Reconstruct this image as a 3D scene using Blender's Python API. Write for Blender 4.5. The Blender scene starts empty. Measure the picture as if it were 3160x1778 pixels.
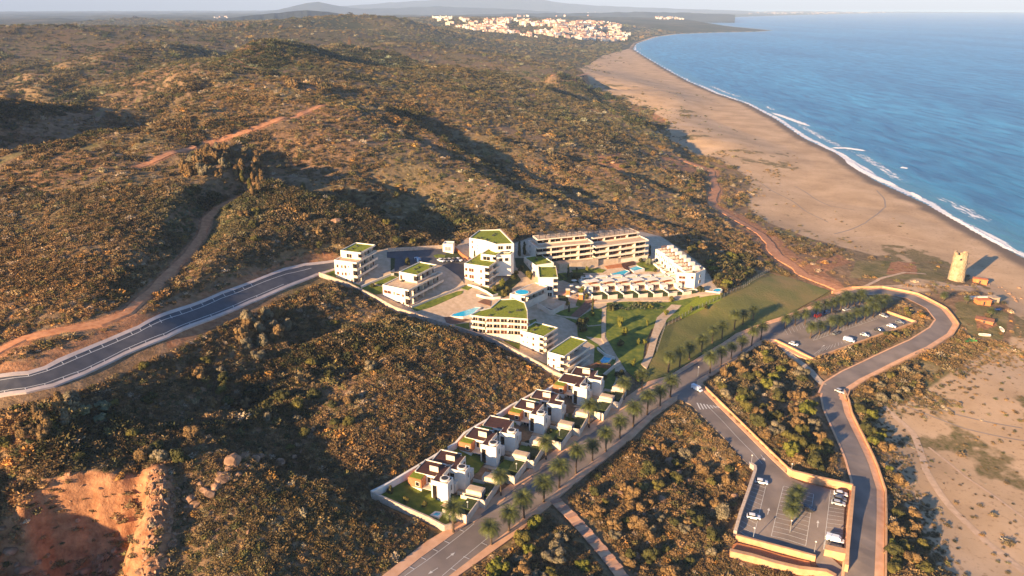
import bpy, bmesh, math, random
import numpy as np
from mathutils import Vector, Matrix
from mathutils.geometry import delaunay_2d_cdt
R = math.radians
random.seed(7); rng = np.random.default_rng(7)
scene = bpy.context.scene
col = scene.collection

# ------------------------------------------------------------------ camera, sky, sun, exposure
CAMZ = 160.0; F = 2350.0; HY = 20.0
PITCH = math.atan((889 - HY) / F)
cd = bpy.data.cameras.new("camera"); cam = bpy.data.objects.new("camera", cd); col.objects.link(cam)
cam.location = (0, 0, CAMZ); cam.rotation_euler = (math.pi / 2 - PITCH, 0, 0)
cd.sensor_width = 36; cd.lens = 36 * F / 3160; cd.clip_start = 2; cd.clip_end = 250000
scene.camera = cam
SUN_EL = R(15); SUN_AZ = math.atan2(-0.70, -0.72)      # measured from +Y towards +X
sd = bpy.data.lights.new("sun", 'SUN'); sun = bpy.data.objects.new("sun", sd); col.objects.link(sun)
sd.energy = 5.0; sd.angle = R(0.5); sd.color = (1.0, 0.70, 0.40)
sv = Vector((math.sin(SUN_AZ) * math.cos(SUN_EL), math.cos(SUN_AZ) * math.cos(SUN_EL), math.sin(SUN_EL)))
sun.rotation_euler = sv.to_track_quat('Z', 'Y').to_euler()
w = bpy.data.worlds.new("World"); scene.world = w; w.use_nodes = True
nt = w.node_tree; bg = nt.nodes['Background']
sk = nt.nodes.new('ShaderNodeTexSky'); sk.sky_type = 'NISHITA'; sk.sun_disc = False
sk.sun_elevation = SUN_EL; sk.sun_rotation = SUN_AZ; sk.air_density = 0.8; sk.dust_density = 0.15; sk.ozone_density = 6.0
nt.links.new(sk.outputs[0], bg.inputs[0]); bg.inputs[1].default_value = 0.078
vs = scene.view_settings; vs.view_transform = 'Standard'; vs.look = 'None'; vs.gamma = 1; vs.use_curve_mapping = False
vs.exposure = 1.72
scene.cycles.volume_bounces = 0
scene.cycles.max_bounces = 5

# ------------------------------------------------------------------ pixel rays
CP, SP = math.cos(PITCH), math.sin(PITCH)
def ray(u, v):
    dx = (u - 1580) / F; dy = (889 - v) / F
    return dx, CP + SP * dy, -SP + CP * dy
def pz(uv, z):
    x, y, zz = ray(*uv); t = (CAMZ - z) / -zz
    return (x * t, y * t)
def D(x, y): return (x * 1.22671, y * 1.22671)
def c1(x, y): return (1000 + x / 5.152, 680 + y / 5.152)
def c2(x, y): return (1350 + x / 5.152, 680 + y / 5.152)
def c3(x, y): return (1750 + x / 5.152, 680 + y / 5.152)
def c4(x, y): return (1400 + x / 4.83, 880 + y / 4.83)
def c5(x, y): return (1100 + x / 4.5275, 1330 + y / 4.5275)
def c6(x, y): return (1400 + x / 4.39, 1120 + y / 4.39)
def cA(x, y): return (1150 + x / 3.031, 1300 + y / 3.031)
def cB(x, y): return (1950 + x / 2.1375, 1100 + y / 2.1375)
def cC(x, y): return (2000 + x / 2.2207, 850 + y / 2.2207)
def cL(x, y): return (x / 2.3418, 700 + y / 2.3418)
def cR4(x, y): return (2200 + x / 4.164, 1430 + y / 4.164)
def cR5(x, y): return (2350 + x / 5.152, 900 + y / 5.152)
def cT(x, y): return (2750 + x / 4.673, 750 + y / 4.673)
def c8(x, y): return (1900 + x / 2.0444, 300 + y / 2.0444)

# ------------------------------------------------------------------ noise
def _hash(ix, iy, s):
    h = (ix.astype(np.int64) * 374761393 + iy.astype(np.int64) * 668265263 + s * 1442695041) & 0xFFFFFFFF
    h = ((h ^ (h >> 13)) * 1274126177) & 0xFFFFFFFF
    return ((h ^ (h >> 16)) & 0xFFFF) / 65535.0
def vnoise(x, y, s=0):
    x = np.asarray(x, float); y = np.asarray(y, float)
    ix = np.floor(x); iy = np.floor(y); fx = x - ix; fy = y - iy
    fx = fx * fx * (3 - 2 * fx); fy = fy * fy * (3 - 2 * fy)
    a = _hash(ix, iy, s); b = _hash(ix + 1, iy, s); c = _hash(ix, iy + 1, s); d = _hash(ix + 1, iy + 1, s)
    return (a * (1 - fx) + b * fx) * (1 - fy) + (c * (1 - fx) + d * fx) * fy * 1.0
def fbm(x, y, o=3, s=0):
    r = 0; a = 1; t = 0
    for i in range(o):
        r = r + a * (vnoise(x * 2 ** i + 17.3 * i, y * 2 ** i - 9.1 * i, s + i) * 2 - 1); t += a; a *= 0.5
    return r / t
def sstep(a, b, x):
    t = np.clip((x - a) / (b - a), 0, 1); return t * t * (3 - 2 * t)

# ------------------------------------------------------------------ terrain height
CTRL = []
def c(*pts):
    for x, y, z in pts:
        X, Y = pz(D(x, y), z); CTRL.append((X, Y, z))
c((2300,560,3),(2200,600,3.5),(2000,400,3.5),(1900,450,4),(1750,290,4),(1870,530,6),(1600,180,4),
  (2400,715,8),(2300,690,7),(2490,740,3.5),(2560,900,3.5),(2450,850,5.5),(2550,1050,4),(2500,1300,4),(2350,1400,6),(2300,1250,5),(2300,1100,5),(2200,650,6),(2800,1100,3),(2700,1449,3),
  (2390,800,8.5),(2200,735,9),(2100,770,9.5),(2290,880,8.8),(2150,950,9),(2080,990,9.5),(2150,1150,10),(2190,1300,10),(2190,1430,10),
  (2100,830,10),(1950,850,11),(2250,800,10),(2000,1300,10),(1950,1200,10.5),(1850,1380,9.5),(2120,1390,9.8),(1850,1100,12),(1750,980,14),
  (1950,1000,11),(2050,1130,10.5),(2200,900,8.8),
  (1900,845,11),(1740,960,14),(1560,1080,15),(1400,1180,15.5),(1240,1290,16),(1080,1420,17),(950,1530,18),
  (1600,1200,13),(1650,1350,12),(1400,1400,14.5),(1750,1400,10),(1500,1440,14),(1800,1200,12),(1800,1460,7),(2000,1460,7),(1500,1600,13),(2100,1600,9),
  (1050,1250,20),(1200,1130,20),(1400,1010,19),(950,1260,22),
  (800,1100,30),(900,1100,29),(1000,1000,28.5),(1200,950,26),(1350,960,22.8),(700,1300,28.5),(850,1250,26.5),(800,1400,22.5),(600,1010,37),(700,1020,33),(800,950,32.5),(800,850,38),(900,880,34),(700,760,43.5),(1000,870,32),(650,1200,31.5),(400,1000,42),(300,1150,38.5),
  (100,1100,45),(100,1250,38),(500,1200,35.5),(550,1400,27),(400,1300,30),(50,1430,30),(250,1430,28),(-200,1200,38),(300,1650,16),(250,1560,16),(50,1560,17),(-100,1500,22),(-150,1350,30),(800,1650,22),
  (-100,970,52),(0,970,52),(110,950,51),(300,890,50),(500,800,49),(700,715,47),(830,665,46),
  (900,690,42),(850,700,42),(1000,760,35),(1100,690,39),(1200,640,40),(1050,635,44),(1150,800,30),(1300,900,25),(1420,960,21),(1300,720,32),(1450,680,31),(1600,680,28),
  (1500,735,26),(1800,730,20),(1700,650,26),(1600,800,20),(1500,880,19),(1560,900,18),(1700,760,19),(1350,600,39),(1650,600,29),
  (1900,750,15),(2050,730,11),(1750,850,15),(1900,700,17),
  (0,850,56),(0,700,60),(0,600,64),(0,500,70),(0,400,78),(0,320,86),(0,302,88),(100,870,56),(300,780,57),(-200,600,66),(-200,400,82),
  (600,700,51),(400,790,54),(500,630,57),(500,500,66),(500,350,80),(500,195,96),(600,178,96),(250,600,64),(250,400,78),(200,262,92),
  (700,600,54),(850,600,51),(1000,560,50),(1000,450,58),(1000,350,66),(1000,250,72),(900,172,82),(1150,188,72),(750,300,82),(750,450,66),
  (1430,580,38),(1430,500,36),(1430,400,42),(1430,300,44),(1430,192,48),(1200,500,48),(1200,350,58),(1250,600,41),
  (1500,400,36),(1600,330,28),(1650,500,22),(1650,300,18),(1700,560,22),(1800,600,19),(1750,480,14),(1750,420,11),(1580,250,22),(1850,650,17),(1950,640,13),(2030,680,11.5),(2100,722,10.3),
  (90,250,73),(200,205,76),(-150,185,118),(-50,195,106),(40,215,88),(150,240,72),(215,236,71),(300,192,83),(400,160,97),(560,120,112),(640,108,114),(700,134,94),(760,150,80),(300,130,98),(0,100,104),(460,64,128),(0,66,122),(200,70,120),(600,90,112),(450,97,112),
  (800,148,76),(950,120,86),(1100,165,60),(1000,140,72),(1200,130,58),(1100,110,78),(1300,150,42),(1400,120,30),(980,41,131),(850,75,108),(1150,90,72),(900,58,120),
  (1150,72,78),(1300,75,62),(1450,85,50),(1550,98,28),(1400,60,88),(1250,96,48),(1300,55,92),(1560,62,70),(1650,70,45),(1800,73,22),(1900,75,10),(1550,130,10),(1500,150,12),
  (700,45,128),(1250,47,90),(1500,44,80),(1700,48,10),(1650,44,60))
for az, r, z in ((-40,2600,70),(-25,2600,80),(-12,2400,90),(-40,6000,60),(-25,6000,80),(-10,7000,80),(-40,12000,60),(-20,12000,60),(0,12000,40),(5,9000,40),(-30,25000,40),(0,25000,40),
                 (-50,500,80),(-50,1500,100),(-50,215,50),(-30,110,12),(-45,110,12),(-50,145,20),(-40,130,14),(0,110,18),(20,110,12),(40,120,5),(55,200,3),(-5,90,20)):
    CTRL.append((r * math.sin(R(az)), r * math.cos(R(az)), z))
CT = np.array(CTRL)
def qmap(x, y):
    r = np.sqrt(x * x + y * y) + 1e-6
    return np.stack([np.arctan2(x, y) * 1.0, np.log(r)], -1)
_q = qmap(CT[:, 0], CT[:, 1])
def _ker(d2): return np.sqrt(d2 + 0.05 ** 2)
_d2 = ((_q[:, None] - _q[None]) ** 2).sum(-1)
_n = len(CT)
_A = np.zeros((_n + 3, _n + 3)); _A[:_n, :_n] = -_ker(_d2) + np.eye(_n) * -0.004 * -1
_A[:_n, _n] = 1; _A[:_n, _n + 1:] = _q; _A[_n:, :_n] = _A[:_n, _n:].T
_w = np.linalg.lstsq(_A, np.concatenate([CT[:, 2], np.zeros(3)]), rcond=None)[0]
def h_rbf(x, y):
    x = np.asarray(x, float).ravel(); y = np.asarray(y, float).ravel(); out = np.empty(len(x))
    for i in range(0, len(x), 40000):
        q = qmap(x[i:i+40000], y[i:i+40000])
        d2 = np.maximum((q ** 2).sum(1)[:, None] + (_q ** 2).sum(1)[None] - 2 * q @ _q.T, 0)
        out[i:i+40000] = -_ker(d2) @ _w[:_n] + _w[_n] + q @ _w[_n + 1:]
    return out
def segdist(x, y, P, closed=False):
    """distance to polyline and signed side (positive on the left)"""
    best = np.full(len(x), 1e18); sg = np.zeros(len(x)); n = len(P)
    for i in range(n if closed else n - 1):
        ax, ay = P[i]; bx, by = P[(i + 1) % n]
        ex, ey = bx - ax, by - ay; L = ex * ex + ey * ey + 1e-9
        t = np.clip(((x - ax) * ex + (y - ay) * ey) / L, 0, 1)
        dx = x - ax - t * ex; dy = y - ay - t * ey; d = dx * dx + dy * dy
        m = d < best; best = np.where(m, d, best); sg = np.where(m, ex * dy - ey * dx, sg)
    return np.sqrt(best), np.sign(sg)
def inpoly(x, y, P):
    r = np.zeros(len(x), bool); n = len(P); j = n - 1
    for i in range(n):
        xi, yi = P[i]; xj, yj = P[j]
        if yi != yj:
            r ^= ((yi > y) != (yj > y)) & (x < (xj - xi) * (y - yi) / (yj - yi) + xi)
        j = i
    return r
def sdpoly(x, y, P):
    P = np.asarray(P); x = np.asarray(x, float); y = np.asarray(y, float)
    out = np.full(len(x), -500.0); m = (x > P[:, 0].min() - 60) & (x < P[:, 0].max() + 60) & (y > P[:, 1].min() - 60) & (y < P[:, 1].max() + 60)
    if m.any():
        d, _ = segdist(x[m], y[m], P, True); out[m] = np.where(inpoly(x[m], y[m], P), d, -d)
    return out
SHORE_D = [(3400,1100),(2900,820),(2576,652),(2450,583),(2330,515),(2200,455),(2100,385),(2020,348),(1950,300),(1880,262),(1800,235),(1730,205),(1670,172),(1625,145),(1592,124),(1600,110),(1650,93),(1700,86),(1800,82),(1900,80),(1945,77),(1850,68),(1760,57),(1750,48),(1900,41),(2100,35.5),(2250,32)]
SHORE = np.array([pz(D(x, y), 0) for x, y in SHORE_D])
SHORE = np.vstack([[900, -200], SHORE, [30000, 22000]])
SEAP = np.vstack([SHORE, [60000, 22000], [60000, -200]])
def shore_sd(x, y):
    x = np.asarray(x, float).ravel(); y = np.asarray(y, float).ravel()
    d, _ = segdist(x, y, SHORE); return np.where(inpoly(x, y, SEAP), -d, d)
def h0(x, y):
    x = np.asarray(x, float).ravel(); y = np.asarray(y, float).ravel()
    h = h_rbf(x, y); s = shore_sd(x, y); r = np.hypot(x, y)
    wd = np.clip(r * 0.10, 25, 400)
    k = sstep(0, 1, s / wd)
    hb = 0.15 + np.minimum(s * 0.035, 3)
    h = np.maximum(h, 1.5)
    h = k * h + (1 - k) * hb
    return np.where(s < 0, np.maximum(-5, s * 0.05), np.maximum(h, 0.1))
def gp0(uv, hf=None):
    hf = hf or h0
    x, y, z = ray(*uv)
    if hf.__name__ == 'hN':
        q0 = gp0(uv); r0 = math.hypot(*q0) / math.hypot(x, y); t = r0 * np.linspace(.86, 1.12, 50)
    else: t = np.exp(np.linspace(math.log(90), math.log(40000), 260))
    hh = hf(x * t, y * t); b = CAMZ + z * t - hh
    i = np.argmax(b < 0)
    if b[i] >= 0: i = len(t) - 1
    a, bb = t[max(i - 1, 0)], t[i]
    for _ in range(3):
        tt = np.linspace(a, bb, 10); q = CAMZ + z * tt - hf(x * tt, y * tt); j = int(np.argmax(q < 0))
        if q[j] >= 0: j = 9
        a, bb = tt[max(j - 1, 0)], tt[j]
    t = (a + bb) / 2
    return (x * t, y * t)
# steps in the hillside: gentle towards the sun, steep on the lee side
RIDGES = [  # (polyline D, drop, lee width, windward width)
    ([(-160,318),(0,300),(110,276),(200,248),(250,228)], 25, 55, 160), ([(215,172),(270,135),(360,100),(450,84),(600,88)], 30, 90, 160), ([(590,192),(640,158),(720,133),(850,140),(1000,158),(1160,180)], 24, 60, 120), ([(300,292),(420,262),(520,250)], 6, 16, 50), ([(0,405),(180,372),(330,330)], 6, 15, 60), ([(860,118),(1000,108),(1120,120)], 22, 110, 160),
    ([(1180,110),(1260,120),(1340,140)], 8, 60, 100), ([(1560,300),(1620,320),(1690,345)], 6, 15, 30),
    ([(420,440),(520,450),(640,500),(760,540),(900,560),(1010,600)], 11, 16, 60),
    ([(600,410),(700,440),(820,465),(900,480)], 5, 12, 40),
    ([(1010,335),(1080,370),(1180,410),(1290,440)], 10, 15, 50),
    ([(1130,330),(1220,350),(1330,390)], 5, 12, 40),
    ([(900,290),(960,300),(1060,300)], 7, 12, 40),
    ([(1100,520),(1180,550),(1290,570)], 8, 10, 40),
    ([(880,560),(960,590),(1060,625)], 5, 10, 30),
    ([(1180,186),(1300,186),(1430,194)], 16, 50, 100),
    ([(1430,190),(1500,250),(1560,300),(1640,345)], 8, 30, 50),
    ([(1480,420),(1560,450),(1620,470)], 6, 10, 30),
    ([(1350,480),(1450,520),(1560,545)], 5, 12, 40),
    ([(1150,440),(1230,480),(1340,520)], 5, 12, 40),
    ([(650,250),(760,240),(850,250)], 6, 20, 60),
    ([(150,380),(300,340),(450,330)], 5, 20, 60),
    ([(620,860),(760,880),(900,850),(1000,830)], 4, 8, 25),
    ([(380,1010),(500,1050),(640,1060),(800,1010)], 6, 10, 30),
    ([(250,1080),(350,1130),(480,1150)], 5, 10, 25),
    ([(1500,1060),(1600,1170),(1700,1250)], 3, 8, 15)]
RW = [(np.array([gp0(D(*p)) for p in P]), a, l, wd) for P, a, l, wd in RIDGES]
QUARRY = [gp0(D(*p)) for p in ((55,1300),(100,1250),(200,1212),(290,1228),(345,1222),(385,1240),(392,1275),(372,1320),(350,1370),(330,1440),(300,1560),(0,1560),(-60,1449),(-20,1350))]
QRIDGE = np.array([gp0(D(*p)) for p in ((395,1235),(408,1300),(400,1370),(385,1449),(370,1560))])
# built land: no wild relief, terrain a little below the laid sheets
LEFT_OUT = [cC(0,728),cC(140,690),cC(220,640),cC(350,560),cC(500,470),cC(600,400),cC(730,345),cC(900,290),cC(1000,250),cC(1300,140)]
B_COMPLEX = [(985,851),c1(0,905),c1(590,1120),c1(1130,1445),c4(460,815),c4(1000,1075),c4(1480,1345),(1760,1182)] + LEFT_OUT + [(2572,898),(2470,858),(2355,842),(2275,880),(2236,905),
    (2200,870),(2182,831),(2130,790),(2037,728),(1954,709),(1787,715),(1631,734),(1587,750),(1544,703),(1447,729),(1408,760),(1198,765),(1040,798)]
AV_LEFT = [cA(-250,1740),cA(90,1449),cA(500,1130),cA(900,880),cA(1120,720),cA(1400,500),cA(1680,290),cA(1900,120),cA(2100,-20),cC(-100,800)] + LEFT_OUT
B_VILLA = [c5(200,920),c5(880,535),c5(1400,225),c6(400,850),c6(780,630),c6(1100,420),c6(1400,330),c6(1520,240),(1760,1182),cC(0,728),cC(-100,800),cA(1900,120),cA(1400,500),cA(900,880),cA(780,960),c5(1230,1400)]
B_AVE = AV_LEFT + [cC(1460,105),cC(1640,248),cC(1850,320),cC(1130,588),cC(930,500),cC(800,452),cC(500,645),cC(345,745),cB(430,230),cB(290,300),cA(2425,175),cA(2000,500),cA(1750,705),cA(1500,930),cA(1300,1092),cA(1080,1250),cA(760,1480),cA(420,1740)]
B_LOT = [cB(290,262),cB(440,190),cB(700,450),cB(1050,795),cB(1462,868),cB(1440,1470),cB(1200,1449),cB(640,1310),cB(680,1170),cB(800,755),cB(540,470)]
B_POLY = [np.array([gp0(p) for p in P]) for P in (B_COMPLEX, B_VILLA, B_AVE, B_LOT)]
LOWER = [cB(1490,1900),cB(1500,1449),cB(1530,1000),cB(1535,850),cB(1490,700),cB(1410,520),cB(1335,360),cB(1310,240),cC(1240,830),cC(1270,760),cC(1390,685),cC(1600,583),cC(1850,468),cC(1990,380),cC(2030,320),cC(1960,230),cC(1800,148),cC(1620,112),cC(1450,118),cC(1330,150)]
LROAD = [cL(-500,1150),cL(0,1148),cL(190,1125),cL(370,1085),cL(600,990),cL(920,852),cL(1220,725),cL(1510,602),cL(1820,480),cL(2060,380),cL(2260,305),cL(2420,272)]
PATHS = [([(-40,905),(0,880),(60,850),(150,830),(250,812),(320,785),(390,720),(470,640),(510,590),(520,550),(545,525),(620,490)], 4.6),
         ([(1610,360),(1700,395),(1790,430),(1800,480),(1790,515),(1850,550),(1920,590),(1955,640),(2020,690),(2085,715),(2125,738)], 9.0),
         ([(1480,185),(1440,192),(1390,188)], 6.0)]
B_LINE = [(np.array([gp0(p) for p in LOWER]), 6.5), (np.array([gp0(p) for p in LROAD]), 8.5)]
PATHW = [(np.array([gp0(D(*p)) for p in P]), wd) for P, wd in PATHS]
STEPS = np.array([gp0(p) for p in (cA(1700,735),cA(1840,870),cA(1980,1020),cA(2120,1180),cA(2260,1350),cA(2400,1560))])
FOOT = np.array([gp0(p) for p in (cC(925,490),cC(990,560),cC(1060,610),cC(1110,650),cC(1160,710),cC(1200,750))])
B_LINE += [(P, wd / 2 + 0.5) for P, wd in PATHW] + [(STEPS, 3.2), (FOOT, 2.6)]
def wild(x, y):
    s = np.full(len(x), -500.0)
    for P in B_POLY: s = np.maximum(s, sdpoly(x, y, P))
    for P, hw in B_LINE:
        m = (x > P[:, 0].min() - 60) & (x < P[:, 0].max() + 60) & (y > P[:, 1].min() - 60) & (y < P[:, 1].max() + 60)
        if m.any(): s[m] = np.maximum(s[m], hw - segdist(x[m], y[m], P)[0])
    return s        # positive inside built land
def hN(x, y):
    """full terrain height"""
    x = np.asarray(x, float).ravel(); y = np.asarray(y, float).ravel()
    h = h0(x, y); s = wild(x, y); sh = shore_sd(x, y); r = np.hypot(x, y)
    wl = sstep(0, 14, -s) * sstep(20, 120 + r * 0.08, sh) * sstep(4, 16, h)
    n = fbm(x / 150, y / 150, 3, 3) * 3.2 * sstep(250, 500, r) + fbm(x / 38, y / 38, 3, 5) * 1.7 + fbm(x / 11, y / 11, 2, 9) * 0.7
    n2 = (fbm(x / 520, y / 520, 3, 13) * 18 - np.abs(fbm(x / 700, y / 700, 3, 19)) * 50) * sstep(1500, 4000, r) * sstep(300, 1500, sh)
    n3 = -np.abs(fbm(x / 260, y / 260, 3, 23)) * 6 * sstep(500, 1100, r)
    h = h + (n + n2 + n3 * 0.8) * wl
    for P, a, l, wd in RW:
        m = (np.abs(x - P[:, 0].mean()) < np.ptp(P[:, 0]) / 2 + 5 * wd) & (np.abs(y - P[:, 1].mean()) < np.ptp(P[:, 1]) / 2 + 5 * wd)
        if not m.any(): continue
        d, sg = segdist(x[m], y[m], P)
        e0 = np.hypot(x[m] - P[0, 0], y[m] - P[0, 1]); e1 = np.hypot(x[m] - P[-1, 0], y[m] - P[-1, 1])
        ed = sstep(0, wd, e0) * sstep(0, wd, e1)
        jit = 1 + 0.5 * fbm(x[m] / 25, y[m] / 25, 2, 31)
        g = np.where(sg > 0, 0.35 - sstep(0, l * jit * 1.35, d) + 0.65 * sstep(l * 1.5, l * 6.5, d), 0.35 * np.exp(-d / wd))
        h[m] += a * 1.45 * g * ed * wl[m]
    # quarry
    q = sdpoly(x, y, QUARRY) + fbm(x / 6, y / 6, 2, 41) * 1.6
    h = h - np.maximum(h - (13.5 + 1.2 * fbm(x / 7, y / 7, 2, 43)), 0) * sstep(-1, 9, q)
    d, _ = segdist(x, y, QRIDGE); h = h + 4.5 * np.exp(-(d / 4.0) ** 2)
    qq = np.exp(-((q - 3) / 5.0) ** 2); h = h + qq * (fbm(x / 2.6, y / 5.6, 2, 44) * 2.6)
    return h - 0.45 * sstep(-1.5, 1.0, s)
def hB(x, y): return h0(x, y)
HILLPATH = np.array([gp0(D(*p), hN) for p in ((345,420),(400,398),(450,382),(510,365),(560,350),(630,328),(700,300),(760,285),(820,265))])
def G(uv): 
    p = gp0(uv); return (p[0], p[1], float(h0([p[0]], [p[1]])[0]))
def GN(uv):
    p = gp0(uv, hN); return (p[0], p[1], float(hN([p[0]], [p[1]])[0]))

# ------------------------------------------------------------------ materials
def newmat(name):
    m = bpy.data.materials.new(name); m.use_nodes = True
    return m, m.node_tree.nodes, m.node_tree.links, m.node_tree.nodes['Principled BSDF']
def noisy(name, c1_, c2_, scale=1.0, rough=0.85, detail=4, bump=0.0, bscale=None, spec=0.3, c3_=None):
    m, N, L, P = newmat(name)
    tc = N.new('ShaderNodeTexCoord'); no = N.new('ShaderNodeTexNoise'); no.inputs['Scale'].default_value = scale; no.inputs['Detail'].default_value = detail
    L.new(tc.outputs['Object'], no.inputs['Vector'])
    cr = N.new('ShaderNodeValToRGB'); cr.color_ramp.elements[0].position = 0.32; cr.color_ramp.elements[1].position = 0.68
    cr.color_ramp.elements[0].color = (*c1_, 1); cr.color_ramp.elements[1].color = (*c2_, 1)
    if c3_:
        e = cr.color_ramp.elements.new(0.5); e.color = (*c3_, 1)
    L.new(no.outputs[0], cr.inputs[0]); L.new(cr.outputs[0], P.inputs['Base Color'])
    P.inputs['Roughness'].default_value = rough; P.inputs['Specular IOR Level'].default_value = spec
    if bump:
        b = N.new('ShaderNodeBump'); b.inputs['Strength'].default_value = 0.6; b.inputs['Distance'].default_value = bump
        n2 = N.new('ShaderNodeTexNoise'); n2.inputs['Scale'].default_value = bscale or scale * 4; n2.inputs['Detail'].default_value = 5
        L.new(tc.outputs['Object'], n2.inputs['Vector']); L.new(n2.outputs[0], b.inputs['Height']); L.new(b.outputs[0], P.inputs['Normal'])
    return m
M = {}
M['white'] = noisy('white_render', (0.74,0.66,0.53), (0.84,0.77,0.64), 0.4, 0.8)
M['cream'] = noisy('cream_render', (0.62,0.50,0.36), (0.74,0.62,0.47), 0.4, 0.8)
M['tan'] = noisy('tan_render', (0.42,0.30,0.19), (0.54,0.40,0.26), 0.5, 0.8)
M['lawn'] = noisy('roof_lawn', (0.15,0.18,0.010), (0.26,0.28,0.018), 1.2, 0.95, bump=0.1)
M['grass'] = noisy('garden_lawn', (0.075,0.11,0.012), (0.22,0.22,0.024), 0.35, 0.95, bump=0.15, c3_=(0.13,0.16,0.018))
M['field'] = noisy('field_grass', (0.10,0.105,0.02), (0.30,0.20,0.065), 0.035, 0.95, detail=10, bump=0.5, bscale=0.8, c3_=(0.165,0.155,0.035))
M['brown'] = noisy('brown_roof', (0.055,0.022,0.014), (0.09,0.035,0.02), 1.5, 0.7)
M['brick'] = noisy('orange_brick', (0.36,0.13,0.05), (0.48,0.19,0.08), 2, 0.8)
M['deck'] = noisy('wood_deck', (0.16,0.075,0.04), (0.25,0.12,0.07), 1.0, 0.7)
M['pave'] = noisy('terrace_paving', (0.50,0.35,0.21), (0.64,0.47,0.31), 0.5, 0.85)
M['walk'] = noisy('red_pavement', (0.66,0.35,0.18), (0.80,0.46,0.26), 0.35, 0.85)
M['palewalk'] = noisy('pale_pavement', (0.50,0.40,0.33), (0.62,0.50,0.42), 0.35, 0.85)
M['wallo'] = noisy('orange_wall', (0.52,0.28,0.13), (0.64,0.37,0.19), 0.5, 0.85)
M['stone'] = noisy('stone_wall', (0.42,0.31,0.22), (0.60,0.47,0.35), 1.2, 0.9, bump=0.1)
M['asphalt'] = noisy('asphalt', (0.07,0.07,0.076), (0.11,0.105,0.108), 0.25, 0.8, detail=8)
M['asphalt2'] = noisy('worn_asphalt', (0.17,0.135,0.11), (0.30,0.235,0.185), 0.10, 0.85, detail=10)
M['paint'] = noisy('road_paint', (0.62,0.58,0.5), (0.74,0.70,0.62), 2, 0.7)
M['glass'] = noisy('window_glass', (0.012,0.010,0.009), (0.03,0.022,0.018), 0.6, 0.12, spec=0.5)
M['bronze'] = noisy('bronze_glass', (0.09,0.032,0.018), (0.15,0.055,0.03), 0.6, 0.2, spec=0.5)
M['metal'] = noisy('grey_metal', (0.2,0.2,0.2), (0.3,0.3,0.3), 2, 0.5)
M['dark'] = noisy('dark_metal', (0.03,0.03,0.03), (0.05,0.05,0.05), 2, 0.6)
M['pool'] = noisy('pool_water', (0.0,0.36,0.55), (0.02,0.55,0.72), 0.5, 0.15, spec=0.5, bump=0.03, bscale=2)
M['pooltile'] = noisy('pool_tile', (0.02,0.20,0.30), (0.04,0.28,0.38), 1, 0.4)
M['trunk'] = noisy('palm_trunk', (0.06,0.04,0.025), (0.13,0.085,0.05), 2, 0.9)
M['frond'] = noisy('palm_frond', (0.03,0.042,0.010), (0.13,0.14,0.03), 1.2, 0.6)
M['bark'] = noisy('bark', (0.07,0.045,0.03), (0.13,0.085,0.055), 2, 0.95)
M['red'] = noisy('red_cloth', (0.62,0.09,0.05), (0.72,0.13,0.07), 1, 0.7)
M['orange'] = noisy('orange_boards', (0.60,0.17,0.05), (0.72,0.24,0.08), 1, 0.8)
M['tarp'] = noisy('green_tarp', (0.03,0.26,0.06), (0.06,0.38,0.09), 1, 0.6)
M['tyre'] = noisy('tyre_rubber', (0.02,0.02,0.02), (0.03,0.03,0.03), 2, 0.9)
M['hedge'] = noisy('hedge_leaves', (0.02,0.035,0.01), (0.07,0.085,0.02), 2.0, 0.9, bump=0.3)
def carpaint(n, cc):
    m = noisy(n, tuple(x * 0.92 for x in cc), cc, 0.8, 0.25, spec=0.6); M[n] = m
for n, cc in (('car_white', (0.8,0.8,0.78)), ('car_silver', (0.45,0.46,0.47)), ('car_black', (0.03,0.03,0.035)), ('car_blue', (0.04,0.09,0.22)), ('car_red', (0.5,0.04,0.03)), ('car_grey', (0.16,0.17,0.18))): carpaint(n, cc)

def mat_tower():
    m, N, L, P = newmat('tower_stone')
    tc = N.new('ShaderNodeTexCoord'); v = N.new('ShaderNodeTexVoronoi'); v.inputs['Scale'].default_value = 1.3
    no = N.new('ShaderNodeTexNoise'); no.inputs['Scale'].default_value = 0.5; no.inputs['Detail'].default_value = 8
    L.new(tc.outputs['Object'], v.inputs['Vector']); L.new(tc.outputs['Object'], no.inputs['Vector'])
    cr = N.new('ShaderNodeValToRGB'); cr.color_ramp.elements[0].color = (0.28,0.19,0.10,1); cr.color_ramp.elements[1].color = (0.50,0.37,0.21,1)
    cr.color_ramp.elements[0].position = 0.3; cr.color_ramp.elements[1].position = 0.65
    L.new(no.outputs[0], cr.inputs[0]); L.new(cr.outputs[0], P.inputs['Base Color']); P.inputs['Roughness'].default_value = 0.95
    b = N.new('ShaderNodeBump'); b.inputs['Distance'].default_value = 0.4; b.inputs['Strength'].default_value = 0.8
    L.new(v.outputs[0], b.inputs['Height']); L.new(b.outputs[0], P.inputs['Normal'])
    return m
M['tower'] = mat_tower()

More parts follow.
